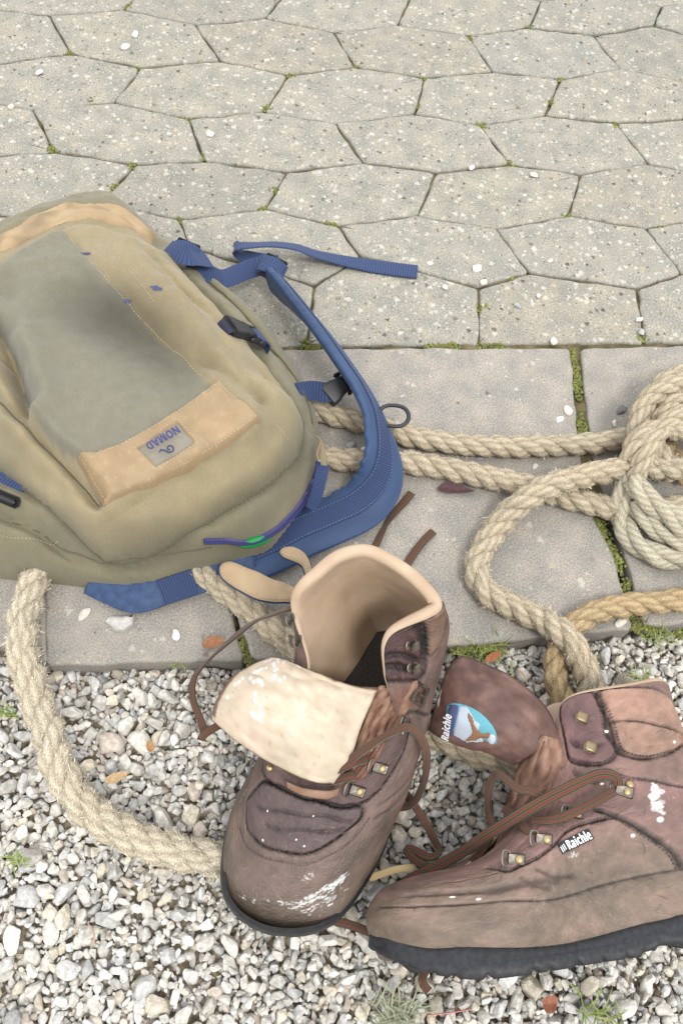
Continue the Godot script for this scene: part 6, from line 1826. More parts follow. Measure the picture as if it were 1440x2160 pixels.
	var red := PackedVector2Array([Vector2(0.2417, 0.9174), Vector2(0.1979, 0.789), Vector2(0.2, 0.7156), Vector2(0.2417, 0.7615), Vector2(0.2771, 0.8716), Vector2(0.3167, 1), Vector2(0.2896, 1)])
	paint_panel(b, red, Color(0.47, 0.31, 0.25), 0.7, 0.0, -1, 16.0)
	paint_seam(b, toe, 2.4, 0.0026, 0.55, true)
	paint_seam(b, PackedVector2Array([Vector2(0.6021, 0.422), Vector2(0.5813, 0.4495), Vector2(0.5563, 0.4954), Vector2(0.5188, 0.5321), Vector2(0.4771, 0.5413), Vector2(0.4375, 0.5688), Vector2(0.4, 0.5688), Vector2(0.3729, 0.6147)]), 1.2, 0.0008, 0.35, false, 2.5)
	paint_seam(b, PackedVector2Array([Vector2(0.6479, 0.6881), Vector2(0.6167, 0.7798), Vector2(0.5583, 0.8807), Vector2(0.475, 0.8899), Vector2(0.3854, 0.7431), Vector2(0.3583, 0.7156), Vector2(0.3396, 0.7248), Vector2(0.3042, 0.7798), Vector2(0.2667, 0.8073)]), 2.2, 0.0026, 0.55, false, 4.0)
	paint_seam(b, hooks_p, 2.0, 0.0022, 0.5, true, 3.5)
	paint_seam(b, pad, 1.8, 0.0020, 0.4, true)
	paint_seam(b, PackedVector2Array([Vector2(0.2687, 0.844), Vector2(0.2375, 0.7339), Vector2(0.1979, 0.5596)]), 1.8, 0.0018, 0.45)
	for l in [PackedVector2Array([Vector2(0.2271, 0.9908), Vector2(0.1979, 0.9083), Vector2(0.1854, 0.8257)]), PackedVector2Array([Vector2(0.2417, 1), Vector2(0.2125, 0.8899), Vector2(0.1938, 0.7982)]), PackedVector2Array([Vector2(0.1562, 1), Vector2(0.1646, 0.8899), Vector2(0.1833, 0.8165)])]: paint_seam(b, l, 4.0, 0.0018, 0.25)
	for l in [PackedVector2Array([Vector2(0.6042, 0.6055), Vector2(0.5437, 0.7798), Vector2(0.4542, 0.7982), Vector2(0.3958, 0.6697)]), PackedVector2Array([Vector2(0.5729, 0.6239), Vector2(0.4917, 0.7248), Vector2(0.4083, 0.6606)]), PackedVector2Array([Vector2(0.3563, 0.6239), Vector2(0.3333, 0.578), Vector2(0.2958, 0.5138)]), PackedVector2Array([Vector2(0.3646, 0.5688), Vector2(0.3312, 0.4954), Vector2(0.2917, 0.422)])]: paint_seam(b, l, 3.0, 0.0008, 0.10)
	paint_flakes(b, PackedVector2Array([Vector2(0.4875, 0.4954), Vector2(0.4729, 0.4771), Vector2(0.4667, 0.4587)]), 9, 5.0, 3.6, 1)
	paint_wear(b, 900, 71)
	paint_flakes(b, PackedVector2Array([Vector2(0.5479, 0.2569), Vector2(0.5146, 0.3303), Vector2(0.4896, 0.3486), Vector2(0.4688, 0.3394)]), 60, 2.5, 1.6, 2)
	paint_flakes(b, PackedVector2Array([Vector2(0.4771, 0.3303), Vector2(0.4583, 0.3578), Vector2(0.4354, 0.3945), Vector2(0.4188, 0.3945)]), 150, 6.0, 3.0, 3)
	paint_flakes(b, PackedVector2Array([Vector2(0.4667, 0.3028), Vector2(0.4479, 0.3303), Vector2(0.4229, 0.3486)]), 70, 9.0, 2.2, 5)
	paint_flakes(b, PackedVector2Array([Vector2(0.6312, 0.4037), Vector2(0.6354, 0.4954)]), 14, 6.0, 1.3, 4)
	for e in [PackedVector2Array([Vector2(0.5792, 0.6881)]), PackedVector2Array([Vector2(0.475, 0.8073)]), PackedVector2Array([Vector2(0.5021, 0.6606)]), PackedVector2Array([Vector2(0.4833, 0.633)]), PackedVector2Array([Vector2(0.5625, 0.5596)]), PackedVector2Array([Vector2(0.4375, 1)]), PackedVector2Array([Vector2(0.2979, 0.8624)])]: splat(b, e[0].x * BW, e[0].y * BH, 2.0, Color(0.9, 0.89, 0.86), 0.95)
	boot_skin(b, ["upper", "toe_panel", "lacing_panel", "hook_panel", "collar_panel"])
	boot_lining(b, lin, felt, func(u: float) -> float:
		var c: float = absf(fposmod(u + 0.5, 1.0) - 0.5)      # distance from the heel round the rim
		return lerpf(0.0105, 0.0035, smoothstep(0.13, 0.24, c)))
	boot_sole(b, rubber, 0.5, rubber)
	# tongue: its cream lining turned up
	var net := [
		PackedVector3Array([Vector3(0.0225, 0.086, -0.1136), Vector3(0.0328, 0.1, -0.1312), Vector3(0.0382, 0.11, -0.1554), Vector3(0.0478, 0.112, -0.1864)]),
		PackedVector3Array([Vector3(0.005, 0.096, -0.111), Vector3(0.0074, 0.118, -0.1331), Vector3(0.0125, 0.124, -0.1584), Vector3(0.0268, 0.119, -0.183)]),
		PackedVector3Array([Vector3(-0.0256, 0.1, -0.119), Vector3(-0.0207, 0.129, -0.1411), Vector3(-0.0147, 0.133, -0.1658), Vector3(0.0014, 0.122, -0.187)]),
		PackedVector3Array([Vector3(-0.0562, 0.103, -0.1323), Vector3(-0.0507, 0.126, -0.1524), Vector3(-0.0418, 0.128, -0.1753), Vector3(-0.0253, 0.118, -0.1952)]),
		PackedVector3Array([Vector3(-0.0784, 0.098, -0.1473), Vector3(-0.0761, 0.108, -0.1609), Vector3(-0.0634, 0.112, -0.1823), Vector3(-0.0375, 0.11, -0.1999)])]
	var nu := 46; var nv := 56
	var tp := sheet_points(net, nu, nv, 0.0028, 3)
	var tn := fnl(0.05, 306, 3)
	var cream := world_tex(std(Color(1, 1, 1), 0.5, true), noise_tex(0.02, 307, Color(0.88, 0.86, 0.82), Color(1, 1, 1), 256, 5), 0.08, crease, 0.03)
	var g := RandomNumberGenerator.new(); g.seed = 5
	var tm := Mb.new()
	sheet(tm, tp, nu, nv, 0.0048, func(s: float, t: float, top_side: bool) -> Color:
		if not top_side: return Color(0.13, 0.085, 0.07)
		var rim := minf(minf(s, 1.0 - s), 1.0 - t)
		var c := Color(0.47, 0.41, 0.325).lerp(Color(0.40, 0.325, 0.215), clampf(1.0 - rim / 0.12, 0, 1) * 0.8)
		c = c.lerp(Color(0.55, 0.44, 0.36), clampf(tn.get_noise_2d(s * 60, t * 60) + 0.1, 0, 1))
		if rim < 0.03 or (t > 0.945 and s > 0.12): c = Color(0.14, 0.09, 0.07)
		c *= 1.0 - 0.12 * clampf(tn.get_noise_2d(s * 50 + 3, t * 30) * 2.0, 0, 1)
		if absf(tn.get_noise_2d(s * 150 + 20, t * 60 + 9)) < 0.006: c *= 0.8
		var f := tn.get_noise_2d(s * 330, t * 330 + 50)
		if f > 0.12 and t > 0.62 and t < 0.9 and s > 0.3 and absf(tn.get_noise_2d(s * 45 + 7, t * 45)) < 0.16: c = Color(0.68, 0.71, 0.75)
		return c)
	put("tongue", tm.mesh(), cream, b.root)
	# bellows between the tongue and the lacing panel
	var leather := world_tex(std(Color(1, 1, 1), 0.6, true), hide, 0.07, crease, 0.06)
	var gn := [
		PackedVector3Array([Vector3(0.0186, 0.082, -0.1109), Vector3(0.033, 0.085, -0.1141), Vector3(0.047, 0.086, -0.1212)]),
		PackedVector3Array([Vector3(0.032, 0.094, -0.1323), Vector3(0.0487, 0.088, -0.1394), Vector3(0.0593, 0.094, -0.1478)]),
		PackedVector3Array([Vector3(0.0396, 0.104, -0.157), Vector3(0.0549, 0.096, -0.1629), Vector3(0.0707, 0.104, -0.1669)]),
		PackedVector3Array([Vector3(0.0425, 0.108, -0.1791), Vector3(0.0598, 0.106, -0.179), Vector3(0.0781, 0.116, -0.185)]),
		PackedVector3Array([Vector3(0.0491, 0.108, -0.1885), Vector3(0.0635, 0.114, -0.1904), Vector3(0.0772, 0.122, -0.1939)])]
	var gp := sheet_points(gn, 26, 40, 0.0055, 8)
	var gm := Mb.new()
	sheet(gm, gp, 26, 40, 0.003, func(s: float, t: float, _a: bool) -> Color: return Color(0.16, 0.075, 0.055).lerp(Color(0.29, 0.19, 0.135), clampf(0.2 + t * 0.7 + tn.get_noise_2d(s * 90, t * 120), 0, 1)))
	put("tongue_bellows", gm.mesh(), leather, b.root)
	# turned-down tab at the root of the tongue
	var rn := [
		PackedVector3Array([Vector3(-0.0134, 0.093, -0.1091), Vector3(0.0003, 0.094, -0.1058), Vector3(0.0186, 0.093, -0.1063), Vector3(0.0275, 0.092, -0.1097)]),
		PackedVector3Array([Vector3(-0.012, 0.0895, -0.1049), Vector3(0.0011, 0.0905, -0.1008), Vector3(0.0178, 0.0895, -0.1004), Vector3(0.0272, 0.089, -0.1045)])]
	var rp := sheet_points(rn, 24, 8)
	var rm := Mb.new()
	sheet(rm, rp, 24, 8, 0.003, func(_s: float, _t: float, _a: bool) -> Color: return Color(0.24, 0.16, 0.11))
	put("tongue_root", rm.mesh(), leather, b.root)
	# metal
	var hk := PackedVector3Array([Vector3(0.0667, 0.1452, -0.2133), Vector3(0.0708, 0.1313, -0.2003)])
	var hn := (b.xf.basis * Vector3(0, 0.5, 0.85)).normalized()
	for q in hk: hook(b, q, (hn + Vector3(0, 0.35, 0.2)).normalized(), Vector3(0.95, 0.1, -0.25), dark_hook)
	var cl := PackedVector3Array([Vector3(0.0798, 0.113, -0.1851)])
	var cb := Mb.new()
	var cx := Vector3(0.97, 0, 0.25); var cz := Vector3(-0.2, -0.5, 0.85)
	var cn := (b.xf.basis * Vector3(0, 0.75, 0.6)).normalized()
	cx = (cx - cn * cx.dot(cn)).normalized(); cz = cx.cross(cn)
	for e in [[-0.0055, 0.0], [0.0055, 0.0]]: chamfer_box(cb, Transform3D(Basis(cx, cn, cz), cl[0] + cx * e[0] + cn * 0.002), Vector3(0.0024, 0.005, 0.017), 0.0008)
	for e: float in [-0.007, 0.0005, 0.0075]: chamfer_box(cb, Transform3D(Basis(cx, cn, cz), cl[0] + cz * e + cn * 0.0026), Vector3(0.0105, 0.0026, 0.0026), 0.0008)
	put("lace_clamp", cb.mesh(), dark_hook, b.root)
	var dr := PackedVector3Array([Vector3(0.0596, 0.0834, -0.1302), Vector3(0.044, 0.0807, -0.111), Vector3(0.0785, 0.0957, -0.1628)])
	for k in 3:
		var uv := [Vector3(0.2, 0.85, 0.3), Vector3(0.15, 0.9, 0.3), Vector3(0.5, 0.75, 0.3)]
		dring(b, dr[k], uv[k].normalized(), Vector3(-0.95, 0.1, -0.12), steel, brass, k < 2, 1.0 if k < 2 else 1.25)
	var lh := PackedVector3Array([Vector3(-0.0259, 0.148, -0.2193), Vector3(-0.0184, 0.134, -0.2081)])
	for q in lh: hook(b, q, Vector3(-0.85, 0.4, 0.3).normalized(), Vector3(-0.3, -0.2, 0.9), dark_hook)
	var lr := Mb.new()
	ball(lr, Transform3D(Basis().scaled(Vector3(0.003, 0.002, 0.003)), PackedVector3Array([Vector3(-0.0282, 0.0813, -0.1196)])[0]), 12, 6, true)
	put("rivet", lr.mesh(), brass, b.root)
	# laces
	lace(b, PackedVector3Array([Vector3(0.0261, 0.094, -0.1224), Vector3(0.035, 0.106, -0.1311), Vector3(0.0436, 0.111, -0.1384), Vector3(0.0547, 0.112, -0.1477), Vector3(0.0661, 0.113, -0.1549), Vector3(0.0741, 0.112, -0.1584), Vector3(0.0818, 0.106, -0.1568), Vector3(0.0896, 0.094, -0.1519), Vector3(0.0953, 0.076, -0.1443), Vector3(0.098, 0.056, -0.1332), Vector3(0.0964, 0.036, -0.1218), Vector3(0.0907, 0.024, -0.1143), Vector3(0.0811, 0.018, -0.1123)]), [-0.5, -0.5, -0.6, -0.3, 0.3, 0.8, 0.9, 0.8, 0.5])
	lace(b, PackedVector3Array([Vector3(0.0811, 0.012, -0.1385), Vector3(0.0868, 0.014, -0.1278), Vector3(0.0953, 0.018, -0.1173), Vector3(0.1062, 0.014, -0.1054), Vector3(0.1158, 0.008, -0.0935), Vector3(0.1207, 0.012, -0.0832), Vector3(0.1124, 0.014, -0.0775), Vector3(0.0975, 0.012, -0.0821), Vector3(0.0934, 0.014, -0.0795), Vector3(0.1025, 0.016, -0.0724), Vector3(0.1154, 0.016, -0.0689), Vector3(0.1263, 0.018, -0.068)]), [0.2, 0.4, 0.2, 0.3, 0.9, 0.2, 0.6, 0.3, 0.2])
	lace(b, PackedVector3Array([Vector3(0.0173, 0.086, -0.1194), Vector3(0.0278, 0.1, -0.1241), Vector3(0.0379, 0.104, -0.129), Vector3(0.0461, 0.098, -0.1334)]), [-0.3, -0.2])
	lace(b, PackedVector3Array([Vector3(0.0202, 0.084, -0.1151), Vector3(0.0312, 0.094, -0.1177), Vector3(0.0395, 0.096, -0.1206)]), [-0.3, -0.2])
	lace(b, PackedVector3Array([Vector3(-0.0199, 0.14, -0.2383), Vector3(-0.0296, 0.138, -0.2324), Vector3(-0.0437, 0.12, -0.2319), Vector3(-0.0597, 0.09, -0.234), Vector3(-0.0799, 0.06, -0.2253), Vector3(-0.0988, 0.035, -0.2119), Vector3(-0.1102, 0.02, -0.1986), Vector3(-0.1085, 0.014, -0.1814), Vector3(-0.099, 0.012, -0.1656), Vector3(-0.093, 0.014, -0.1534), Vector3(-0.0939, 0.018, -0.147), Vector3(-0.0895, 0.022, -0.1517), Vector3(-0.0802, 0.022, -0.1596), Vector3(-0.0701, 0.016, -0.1666)]), [0.5, 0.6, 0.6, 0.5, 0.8, 0.9, 0.7, 0.5, 0.2, 0.3])
	lace(b, PackedVector3Array([Vector3(0.0698, 0.004, -0.4278), Vector3(0.0629, 0.004, -0.4154), Vector3(0.0551, 0.004, -0.4035), Vector3(0.0492, 0.005, -0.3921), Vector3(0.0444, 0.006, -0.3794), Vector3(0.0405, 0.004, -0.3679), Vector3(0.0363, 0.004, -0.3523), Vector3(0.0348, 0.004, -0.3354)]), [0.0, 0.1, 0.5, 1.1, 0.5, 0.1, 0.0], 0.0084)
	lace(b, PackedVector3Array([Vector3(0.0957, 0.004, -0.3867), Vector3(0.0877, 0.004, -0.3762), Vector3(0.08, 0.004, -0.3632), Vector3(0.0735, 0.004, -0.3496), Vector3(0.069, 0.004, -0.3354)]), [0.1, 0.2, 0.3], 0.0084)
	lace(b, PackedVector3Array([Vector3(0.0223, 0.004, -0.0227), Vector3(0.0382, 0.002, -0.0209), Vector3(0.0521, 0.002, -0.0195), Vector3(0.0721, 0.001, -0.0157)]), [0.1])

func lying_boot(steel: Material, brass: Material, dark_hook: Material, rubber: Material, lin: Material, felt: Material, hide: Texture2D, crease: Texture2D) -> void:
	var b := Boot.new()
	b.net = [PackedVector3Array([Vector3(0.292, 0, 0.0155), Vector3(0.27, 0.034, 0.0155), Vector3(0.22, 0.038, 0.0155), Vector3(0.175, 0.04, 0.0155), Vector3(0.145, 0.043, 0.0155), Vector3(0.115, 0.05, 0.0155), Vector3(0.072, 0.053, 0.0155), Vector3(0.02, 0.038, 0.0155), Vector3(0, 0, 0.0155), Vector3(0.02, -0.038, 0.0155), Vector3(0.072, -0.053, 0.0155), Vector3(0.115, -0.05, 0.0155), Vector3(0.145, -0.043, 0.0155), Vector3(0.175, -0.04, 0.0155), Vector3(0.22, -0.038, 0.0155), Vector3(0.27, -0.034, 0.0155)]),
		PackedVector3Array([Vector3(0.3, 0, 0.05), Vector3(0.275, 0.038, 0.05), Vector3(0.22, 0.043, 0.048), Vector3(0.175, 0.046, 0.047), Vector3(0.145, 0.049, 0.045), Vector3(0.115, 0.056, 0.043), Vector3(0.072, 0.058, 0.04), Vector3(0.016, 0.044, 0.043), Vector3(-0.006, 0, 0.042), Vector3(0.016, -0.044, 0.043), Vector3(0.072, -0.058, 0.04), Vector3(0.115, -0.056, 0.043), Vector3(0.145, -0.049, 0.045), Vector3(0.175, -0.046, 0.047), Vector3(0.22, -0.043, 0.048), Vector3(0.275, -0.038, 0.05)]),
		PackedVector3Array([Vector3(0.297, 0, 0.095), Vector3(0.272, 0.038, 0.095), Vector3(0.225, 0.043, 0.092), Vector3(0.178, 0.045, 0.088), Vector3(0.15, 0.047, 0.082), Vector3(0.12, 0.051, 0.074), Vector3(0.076, 0.053, 0.063), Vector3(0.026, 0.039, 0.062), Vector3(0.006, 0, 0.06), Vector3(0.026, -0.039, 0.062), Vector3(0.076, -0.053, 0.063), Vector3(0.12, -0.051, 0.074), Vector3(0.15, -0.047, 0.082), Vector3(0.178, -0.045, 0.088), Vector3(0.225, -0.043, 0.092), Vector3(0.272, -0.038, 0.095)]),
		PackedVector3Array([Vector3(0.29, 0, 0.13), Vector3(0.268, 0.036, 0.13), Vector3(0.23, 0.041, 0.125), Vector3(0.182, 0.042, 0.118), Vector3(0.156, 0.043, 0.105), Vector3(0.128, 0.044, 0.092), Vector3(0.084, 0.042, 0.073), Vector3(0.044, 0.029, 0.068), Vector3(0.03, 0, 0.068), Vector3(0.044, -0.029, 0.068), Vector3(0.084, -0.042, 0.073), Vector3(0.128, -0.044, 0.092), Vector3(0.156, -0.043, 0.105), Vector3(0.182, -0.042, 0.118), Vector3(0.23, -0.041, 0.125), Vector3(0.268, -0.036, 0.13)]),
		PackedVector3Array([Vector3(0.287, 0, 0.165), Vector3(0.268, 0.038, 0.165), Vector3(0.233, 0.042, 0.162), Vector3(0.184, 0.038, 0.158), Vector3(0.162, 0.036, 0.138), Vector3(0.138, 0.034, 0.11), Vector3(0.094, 0.03, 0.081), Vector3(0.063, 0.018, 0.071), Vector3(0.054, 0, 0.071), Vector3(0.063, -0.018, 0.071), Vector3(0.094, -0.03, 0.081), Vector3(0.138, -0.034, 0.11), Vector3(0.162, -0.036, 0.138), Vector3(0.184, -0.038, 0.158), Vector3(0.233, -0.042, 0.162), Vector3(0.268, -0.038, 0.165)]),
		PackedVector3Array([Vector3(0.29, 0, 0.199), Vector3(0.27, 0.036, 0.203), Vector3(0.238, 0.038, 0.201), Vector3(0.186, 0.031, 0.196), Vector3(0.167, 0.028, 0.17), Vector3(0.148, 0.024, 0.125), Vector3(0.105, 0.018, 0.088), Vector3(0.082, 0.009, 0.074), Vector3(0.076, 0, 0.072), Vector3(0.082, -0.009, 0.074), Vector3(0.105, -0.018, 0.088), Vector3(0.148, -0.024, 0.125), Vector3(0.167, -0.028, 0.17), Vector3(0.186, -0.031, 0.196), Vector3(0.238, -0.038, 0.201), Vector3(0.27, -0.036, 0.203)])]
	b.xf = Transform3D(Basis(Vector3(0.974, 0, -0.227), Vector3(-0.227, -0.1, -0.974), Vector3(0.02, 1, 0.09)), Vector3(0.07708, 0.054, 0.01696))
	b.root = thing("hiking_boot", "worn brown leather hiking boot lying on its side with a bird badge on its tongue", "boot", "pair of old hiking boots")
	paint_start(b, Color(0.385, 0.335, 0.29), Color(0.435, 0.345, 0.318), 651)
	var hooks_p := PackedVector2Array([Vector2(0.2021, 1), Vector2(0.1896, 1), Vector2(0.1604, 0.9908), Vector2(0.1542, 0.9266), Vector2(0.1562, 0.7982), Vector2(0.15, 0.7248), Vector2(0.1729, 0.6881), Vector2(0.2188, 0.7706), Vector2(0.2188, 0.8624), Vector2(0.2167, 0.945)])
	paint_panel(b, hooks_p, Color(0.40, 0.30, 0.295), 0.9, 0.0014, 2)
	var pad := PackedVector2Array([Vector2(0.1562, 0.9817), Vector2(0.1229, 0.9817), Vector2(0.0667, 0.9266), Vector2(0.0458, 0.8532), Vector2(0.0437, 0.7248), Vector2(0.0771, 0.6789), Vector2(0.1062, 0.6697), Vector2(0.1292, 0.6789), Vector2(0.1479, 0.7156), Vector2(0.1521, 0.7706), Vector2(0.1521, 0.844)])
	paint_panel(b, pad, Color(0.57, 0.45, 0.385), 0.92, 0.0022, 3)
	var facing := PackedVector2Array([Vector2(0.1646, 0.4404), Vector2(0.1958, 0.4587), Vector2(0.2479, 0.4771), Vector2(0.275, 0.4312), Vector2(0.3083, 0.4037), Vector2(0.3292, 0.3945), Vector2(0.3479, 0.422), Vector2(0.3583, 0.4954), Vector2(0.3396, 0.5321), Vector2(0.3125, 0.6239), Vector2(0.275, 0.6972), Vector2(0.2292, 0.7156), Vector2(0.175, 0.6789), Vector2(0.1437, 0.6055), Vector2(0.1417, 0.4954)])
	paint_panel(b, facing, Color(0.42, 0.32, 0.30), 0.7, 0.0010, 1)
	var quarter := PackedVector2Array([Vector2(0.1646, 0.4404), Vector2(0.1375, 0.3578), Vector2(0.1167, 0.2936), Vector2(0.1104, 0.2385), Vector2(0.0833, 0.2385), Vector2(0.0354, 0.3853), Vector2(0.0854, 0.5046), Vector2(0.1208, 0.5688), Vector2(0.1437, 0.6055), Vector2(0.1417, 0.4954)])
	paint_panel(b, quarter, Color(0.49, 0.375, 0.36), 0.5, 0.0010, 4, 6.0)
	paint_panel(b, PackedVector2Array([Vector2(0.2062, 0.3303), Vector2(0.1542, 0.3486), Vector2(0.1292, 0.2936), Vector2(0.1479, 0.2202), Vector2(0.1938, 0.2294)]), Color(0.54, 0.45, 0.41), 0.45, 0.0, -1, 26.0)
	paint_panel(b, PackedVector2Array([Vector2(0.3542, 0.9817), Vector2(0.3042, 1), Vector2(0.2271, 0.7523), Vector2(0.1688, 0.633), Vector2(0.1917, 0.5596), Vector2(0.2771, 0.5688), Vector2(0.3167, 0.4771)]), Color(0.45, 0.30, 0.27), 0.5, 0.0, -1, 18.0)
	paint_seam(b, hooks_p, 2.2, 0.0024, 0.5, true, 3.5)
	paint_seam(b, pad, 2.2, 0.0026, 0.45, true, 4.0)
	paint_seam(b, PackedVector2Array([Vector2(0.1521, 0.844), Vector2(0.125, 0.8349), Vector2(0.0875, 0.789), Vector2(0.0437, 0.7339)]), 1.8, 0.0024, 0.45)
	paint_seam(b, PackedVector2Array([Vector2(0.1667, 0.6697), Vector2(0.1458, 0.6147), Vector2(0.1208, 0.578), Vector2(0.0854, 0.5138), Vector2(0.0333, 0.4679)]), 1.8, 0.0020, 0.4, false, 4.0)
	paint_seam(b, PackedVector2Array([Vector2(0.1917, 0.5138), Vector2(0.1646, 0.4404), Vector2(0.1375, 0.3578), Vector2(0.1167, 0.2936), Vector2(0.1104, 0.2385)]), 2.6, 0.0028, 0.55, false, 5.0)
	paint_seam(b, PackedVector2Array([Vector2(0.1646, 0.4404), Vector2(0.1958, 0.4495), Vector2(0.2479, 0.4679), Vector2(0.275, 0.422), Vector2(0.3083, 0.3945), Vector2(0.3292, 0.3945), Vector2(0.3479, 0.4128), Vector2(0.3729, 0.5596)]), 2.4, 0.0026, 0.5, false, 4.5)
	paint_seam(b, PackedVector2Array([Vector2(0.4417, 0.4587), Vector2(0.4021, 0.4404), Vector2(0.3792, 0.4404), Vector2(0.3563, 0.422)]), 1.2, 0.0010, 0.35, false, 2.6)
	paint_seam(b, PackedVector2Array([Vector2(0.4688, 0.2844), Vector2(0.4375, 0.2752), Vector2(0.4167, 0.2752), Vector2(0.3625, 0.2661), Vector2(0.2958, 0.211), Vector2(0.1938, 0.2202), Vector2(0.1375, 0.2294), Vector2(0.0854, 0.2294)]), 1.7, 0.0016, 0.4)
	paint_seam(b, PackedVector2Array([Vector2(0.4417, 0.3486), Vector2(0.4, 0.3486), Vector2(0.3542, 0.3211), Vector2(0.275, 0.2752)]), 5.0, 0.0010, 0.10)
	for l in [PackedVector2Array([Vector2(0.2062, 0.8349), Vector2(0.1875, 0.7706), Vector2(0.1646, 0.7615)]), PackedVector2Array([Vector2(0.2167, 0.7156), Vector2(0.1854, 0.633), Vector2(0.1583, 0.6239)]), PackedVector2Array([Vector2(0.3104, 0.3486), Vector2(0.2833, 0.2936), Vector2(0.2479, 0.2752)]), PackedVector2Array([Vector2(0.3312, 0.3394), Vector2(0.3146, 0.2844), Vector2(0.2938, 0.2569)])]: paint_seam(b, l, 3.4, 0.0014, 0.14)
	paint_wear(b, 900, 72)
	paint_flakes(b, PackedVector2Array([Vector2(0.1208, 0.4954), Vector2(0.1208, 0.4495)]), 8, 4.0, 6.5, 11)
	paint_flakes(b, PackedVector2Array([Vector2(0.1083, 0.5138), Vector2(0.1042, 0.4771)]), 5, 2.0, 3.0, 12)
	paint_flakes(b, PackedVector2Array([Vector2(0.2458, 0.3486), Vector2(0.2313, 0.3394)]), 7, 2.4, 3.2, 13)
	for e in [PackedVector2Array([Vector2(0.1562, 0.8165)]), PackedVector2Array([Vector2(0.0792, 0.7156)]), PackedVector2Array([Vector2(0.3979, 0.3211)]), PackedVector2Array([Vector2(0.175, 0.6147)]), PackedVector2Array([Vector2(0.1521, 0.3578)]), PackedVector2Array([Vector2(0.3771, 0.2936)])]: splat(b, e[0].x * BW, e[0].y * BH, 2.3, Color(0.9, 0.89, 0.86), 0.95)
	boot_skin(b, ["upper", "lacing_panel", "hook_panel", "collar_panel", "quarter_panel"])
	boot_lining(b, lin, felt, func(u: float) -> float:
		var c: float = absf(fposmod(u + 0.5, 1.0) - 0.5)
		return lerpf(0.0095, 0.0035, smoothstep(0.13, 0.24, c)))
	boot_sole(b, rubber, 0.5, rubber)
	# tongue with its outer side up
	var net := [
		PackedVector3Array([Vector3(0.1726, 0.055, -0.1542), Vector3(0.182, 0.07, -0.1603), Vector3(0.1938, 0.073, -0.1652), Vector3(0.2091, 0.064, -0.1699)]),
		PackedVector3Array([Vector3(0.1542, 0.054, -0.1605), Vector3(0.1625, 0.076, -0.1738), Vector3(0.1752, 0.079, -0.1906), Vector3(0.195, 0.062, -0.2004)]),
		PackedVector3Array([Vector3(0.1321, 0.053, -0.1632), Vector3(0.1361, 0.078, -0.1815), Vector3(0.1495, 0.078, -0.2054), Vector3(0.1701, 0.06, -0.222)]),
		PackedVector3Array([Vector3(0.1146, 0.048, -0.1683), Vector3(0.1159, 0.07, -0.187), Vector3(0.1265, 0.07, -0.2147), Vector3(0.1456, 0.056, -0.2334)]),
		PackedVector3Array([Vector3(0.1013, 0.04, -0.1772), Vector3(0.1047, 0.056, -0.1976), Vector3(0.1111, 0.056, -0.2259), Vector3(0.1238, 0.046, -0.2435)])]
	var nu := 46; var nv := 56
	var tp := sheet_points(net, nu, nv, 0.0014, 13)
	var tn := fnl(0.05, 356, 4)
	var leather := world_tex(std(Color(1, 1, 1), 0.58, true), hide, 0.08, crease, 0.05)
	var tm := Mb.new()
	sheet(tm, tp, nu, nv, 0.009, func(s: float, t: float, top_side: bool) -> Color:
		if not top_side: return Color(0.5, 0.38, 0.25)
		var c := Color(0.125, 0.075, 0.068).lerp(Color(0.22, 0.14, 0.125), clampf(tn.get_noise_2d(s * 70, t * 70) * 1.5 + t * 0.25, 0, 1))
		if absf(s - 0.945) < 0.014 or absf(t - 0.95) < 0.012: c *= 0.5
		if tn.get_noise_2d(s * 60 + 9, t * 150) > 0.34 and t > 0.74 and t < 0.94 and s > 0.3 and s < 0.75: c = Color(0.72, 0.70, 0.68)
		return c)
	var tongue := put("tongue", tm.mesh(), leather, b.root)
	badge(tongue, tp)
	var gn := [
		PackedVector3Array([Vector3(0.1467, 0.066, -0.0685), Vector3(0.1549, 0.074, -0.0677), Vector3(0.1638, 0.082, -0.0696)]),
		PackedVector3Array([Vector3(0.1623, 0.046, -0.0966), Vector3(0.1719, 0.062, -0.0937), Vector3(0.1836, 0.082, -0.0911)]),
		PackedVector3Array([Vector3(0.169, 0.044, -0.1237), Vector3(0.1815, 0.06, -0.1205), Vector3(0.1996, 0.08, -0.1216)]),
		PackedVector3Array([Vector3(0.1755, 0.05, -0.1516), Vector3(0.1889, 0.074, -0.1461), Vector3(0.2107, 0.074, -0.1535)]),
		PackedVector3Array([Vector3(0.185, 0.07, -0.1747), Vector3(0.1906, 0.084, -0.174), Vector3(0.2085, 0.066, -0.1749)])]
	var gp := sheet_points(gn, 26, 44, 0.007, 18)
	var gm := Mb.new()
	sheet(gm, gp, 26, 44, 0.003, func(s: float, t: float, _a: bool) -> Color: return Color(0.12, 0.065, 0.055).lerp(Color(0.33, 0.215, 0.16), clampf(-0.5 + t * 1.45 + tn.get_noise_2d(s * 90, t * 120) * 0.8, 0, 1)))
	put("tongue_bellows", gm.mesh(), leather, b.root)
	# woven tag with the maker's name
	var tc := PackedVector3Array([Vector3(0.2106, 0.0935, -0.0947)])
	var ends := PackedVector3Array([Vector3(0.1988, 0.0953, -0.0885), Vector3(0.224, 0.0918, -0.1029)])
	var tx := (ends[1] - ends[0]); var tl := tx.length(); tx = tx.normalized()
	var tn2 := Vector3(0.0, 0.98, -0.15); tn2 = (tn2 - tx * tn2.dot(tx)).normalized()
	var ty := tn2.cross(tx)
	var tg := Mb.new()
	chamfer_box(tg, Transform3D(Basis(tx, tn2, -ty), tc[0]), Vector3(tl, 0.0016, 0.0080), 0.0003)
	var tag_o := put("woven_tag", tg.mesh(), std(Color(0.02, 0.02, 0.022), 0.8), b.root)
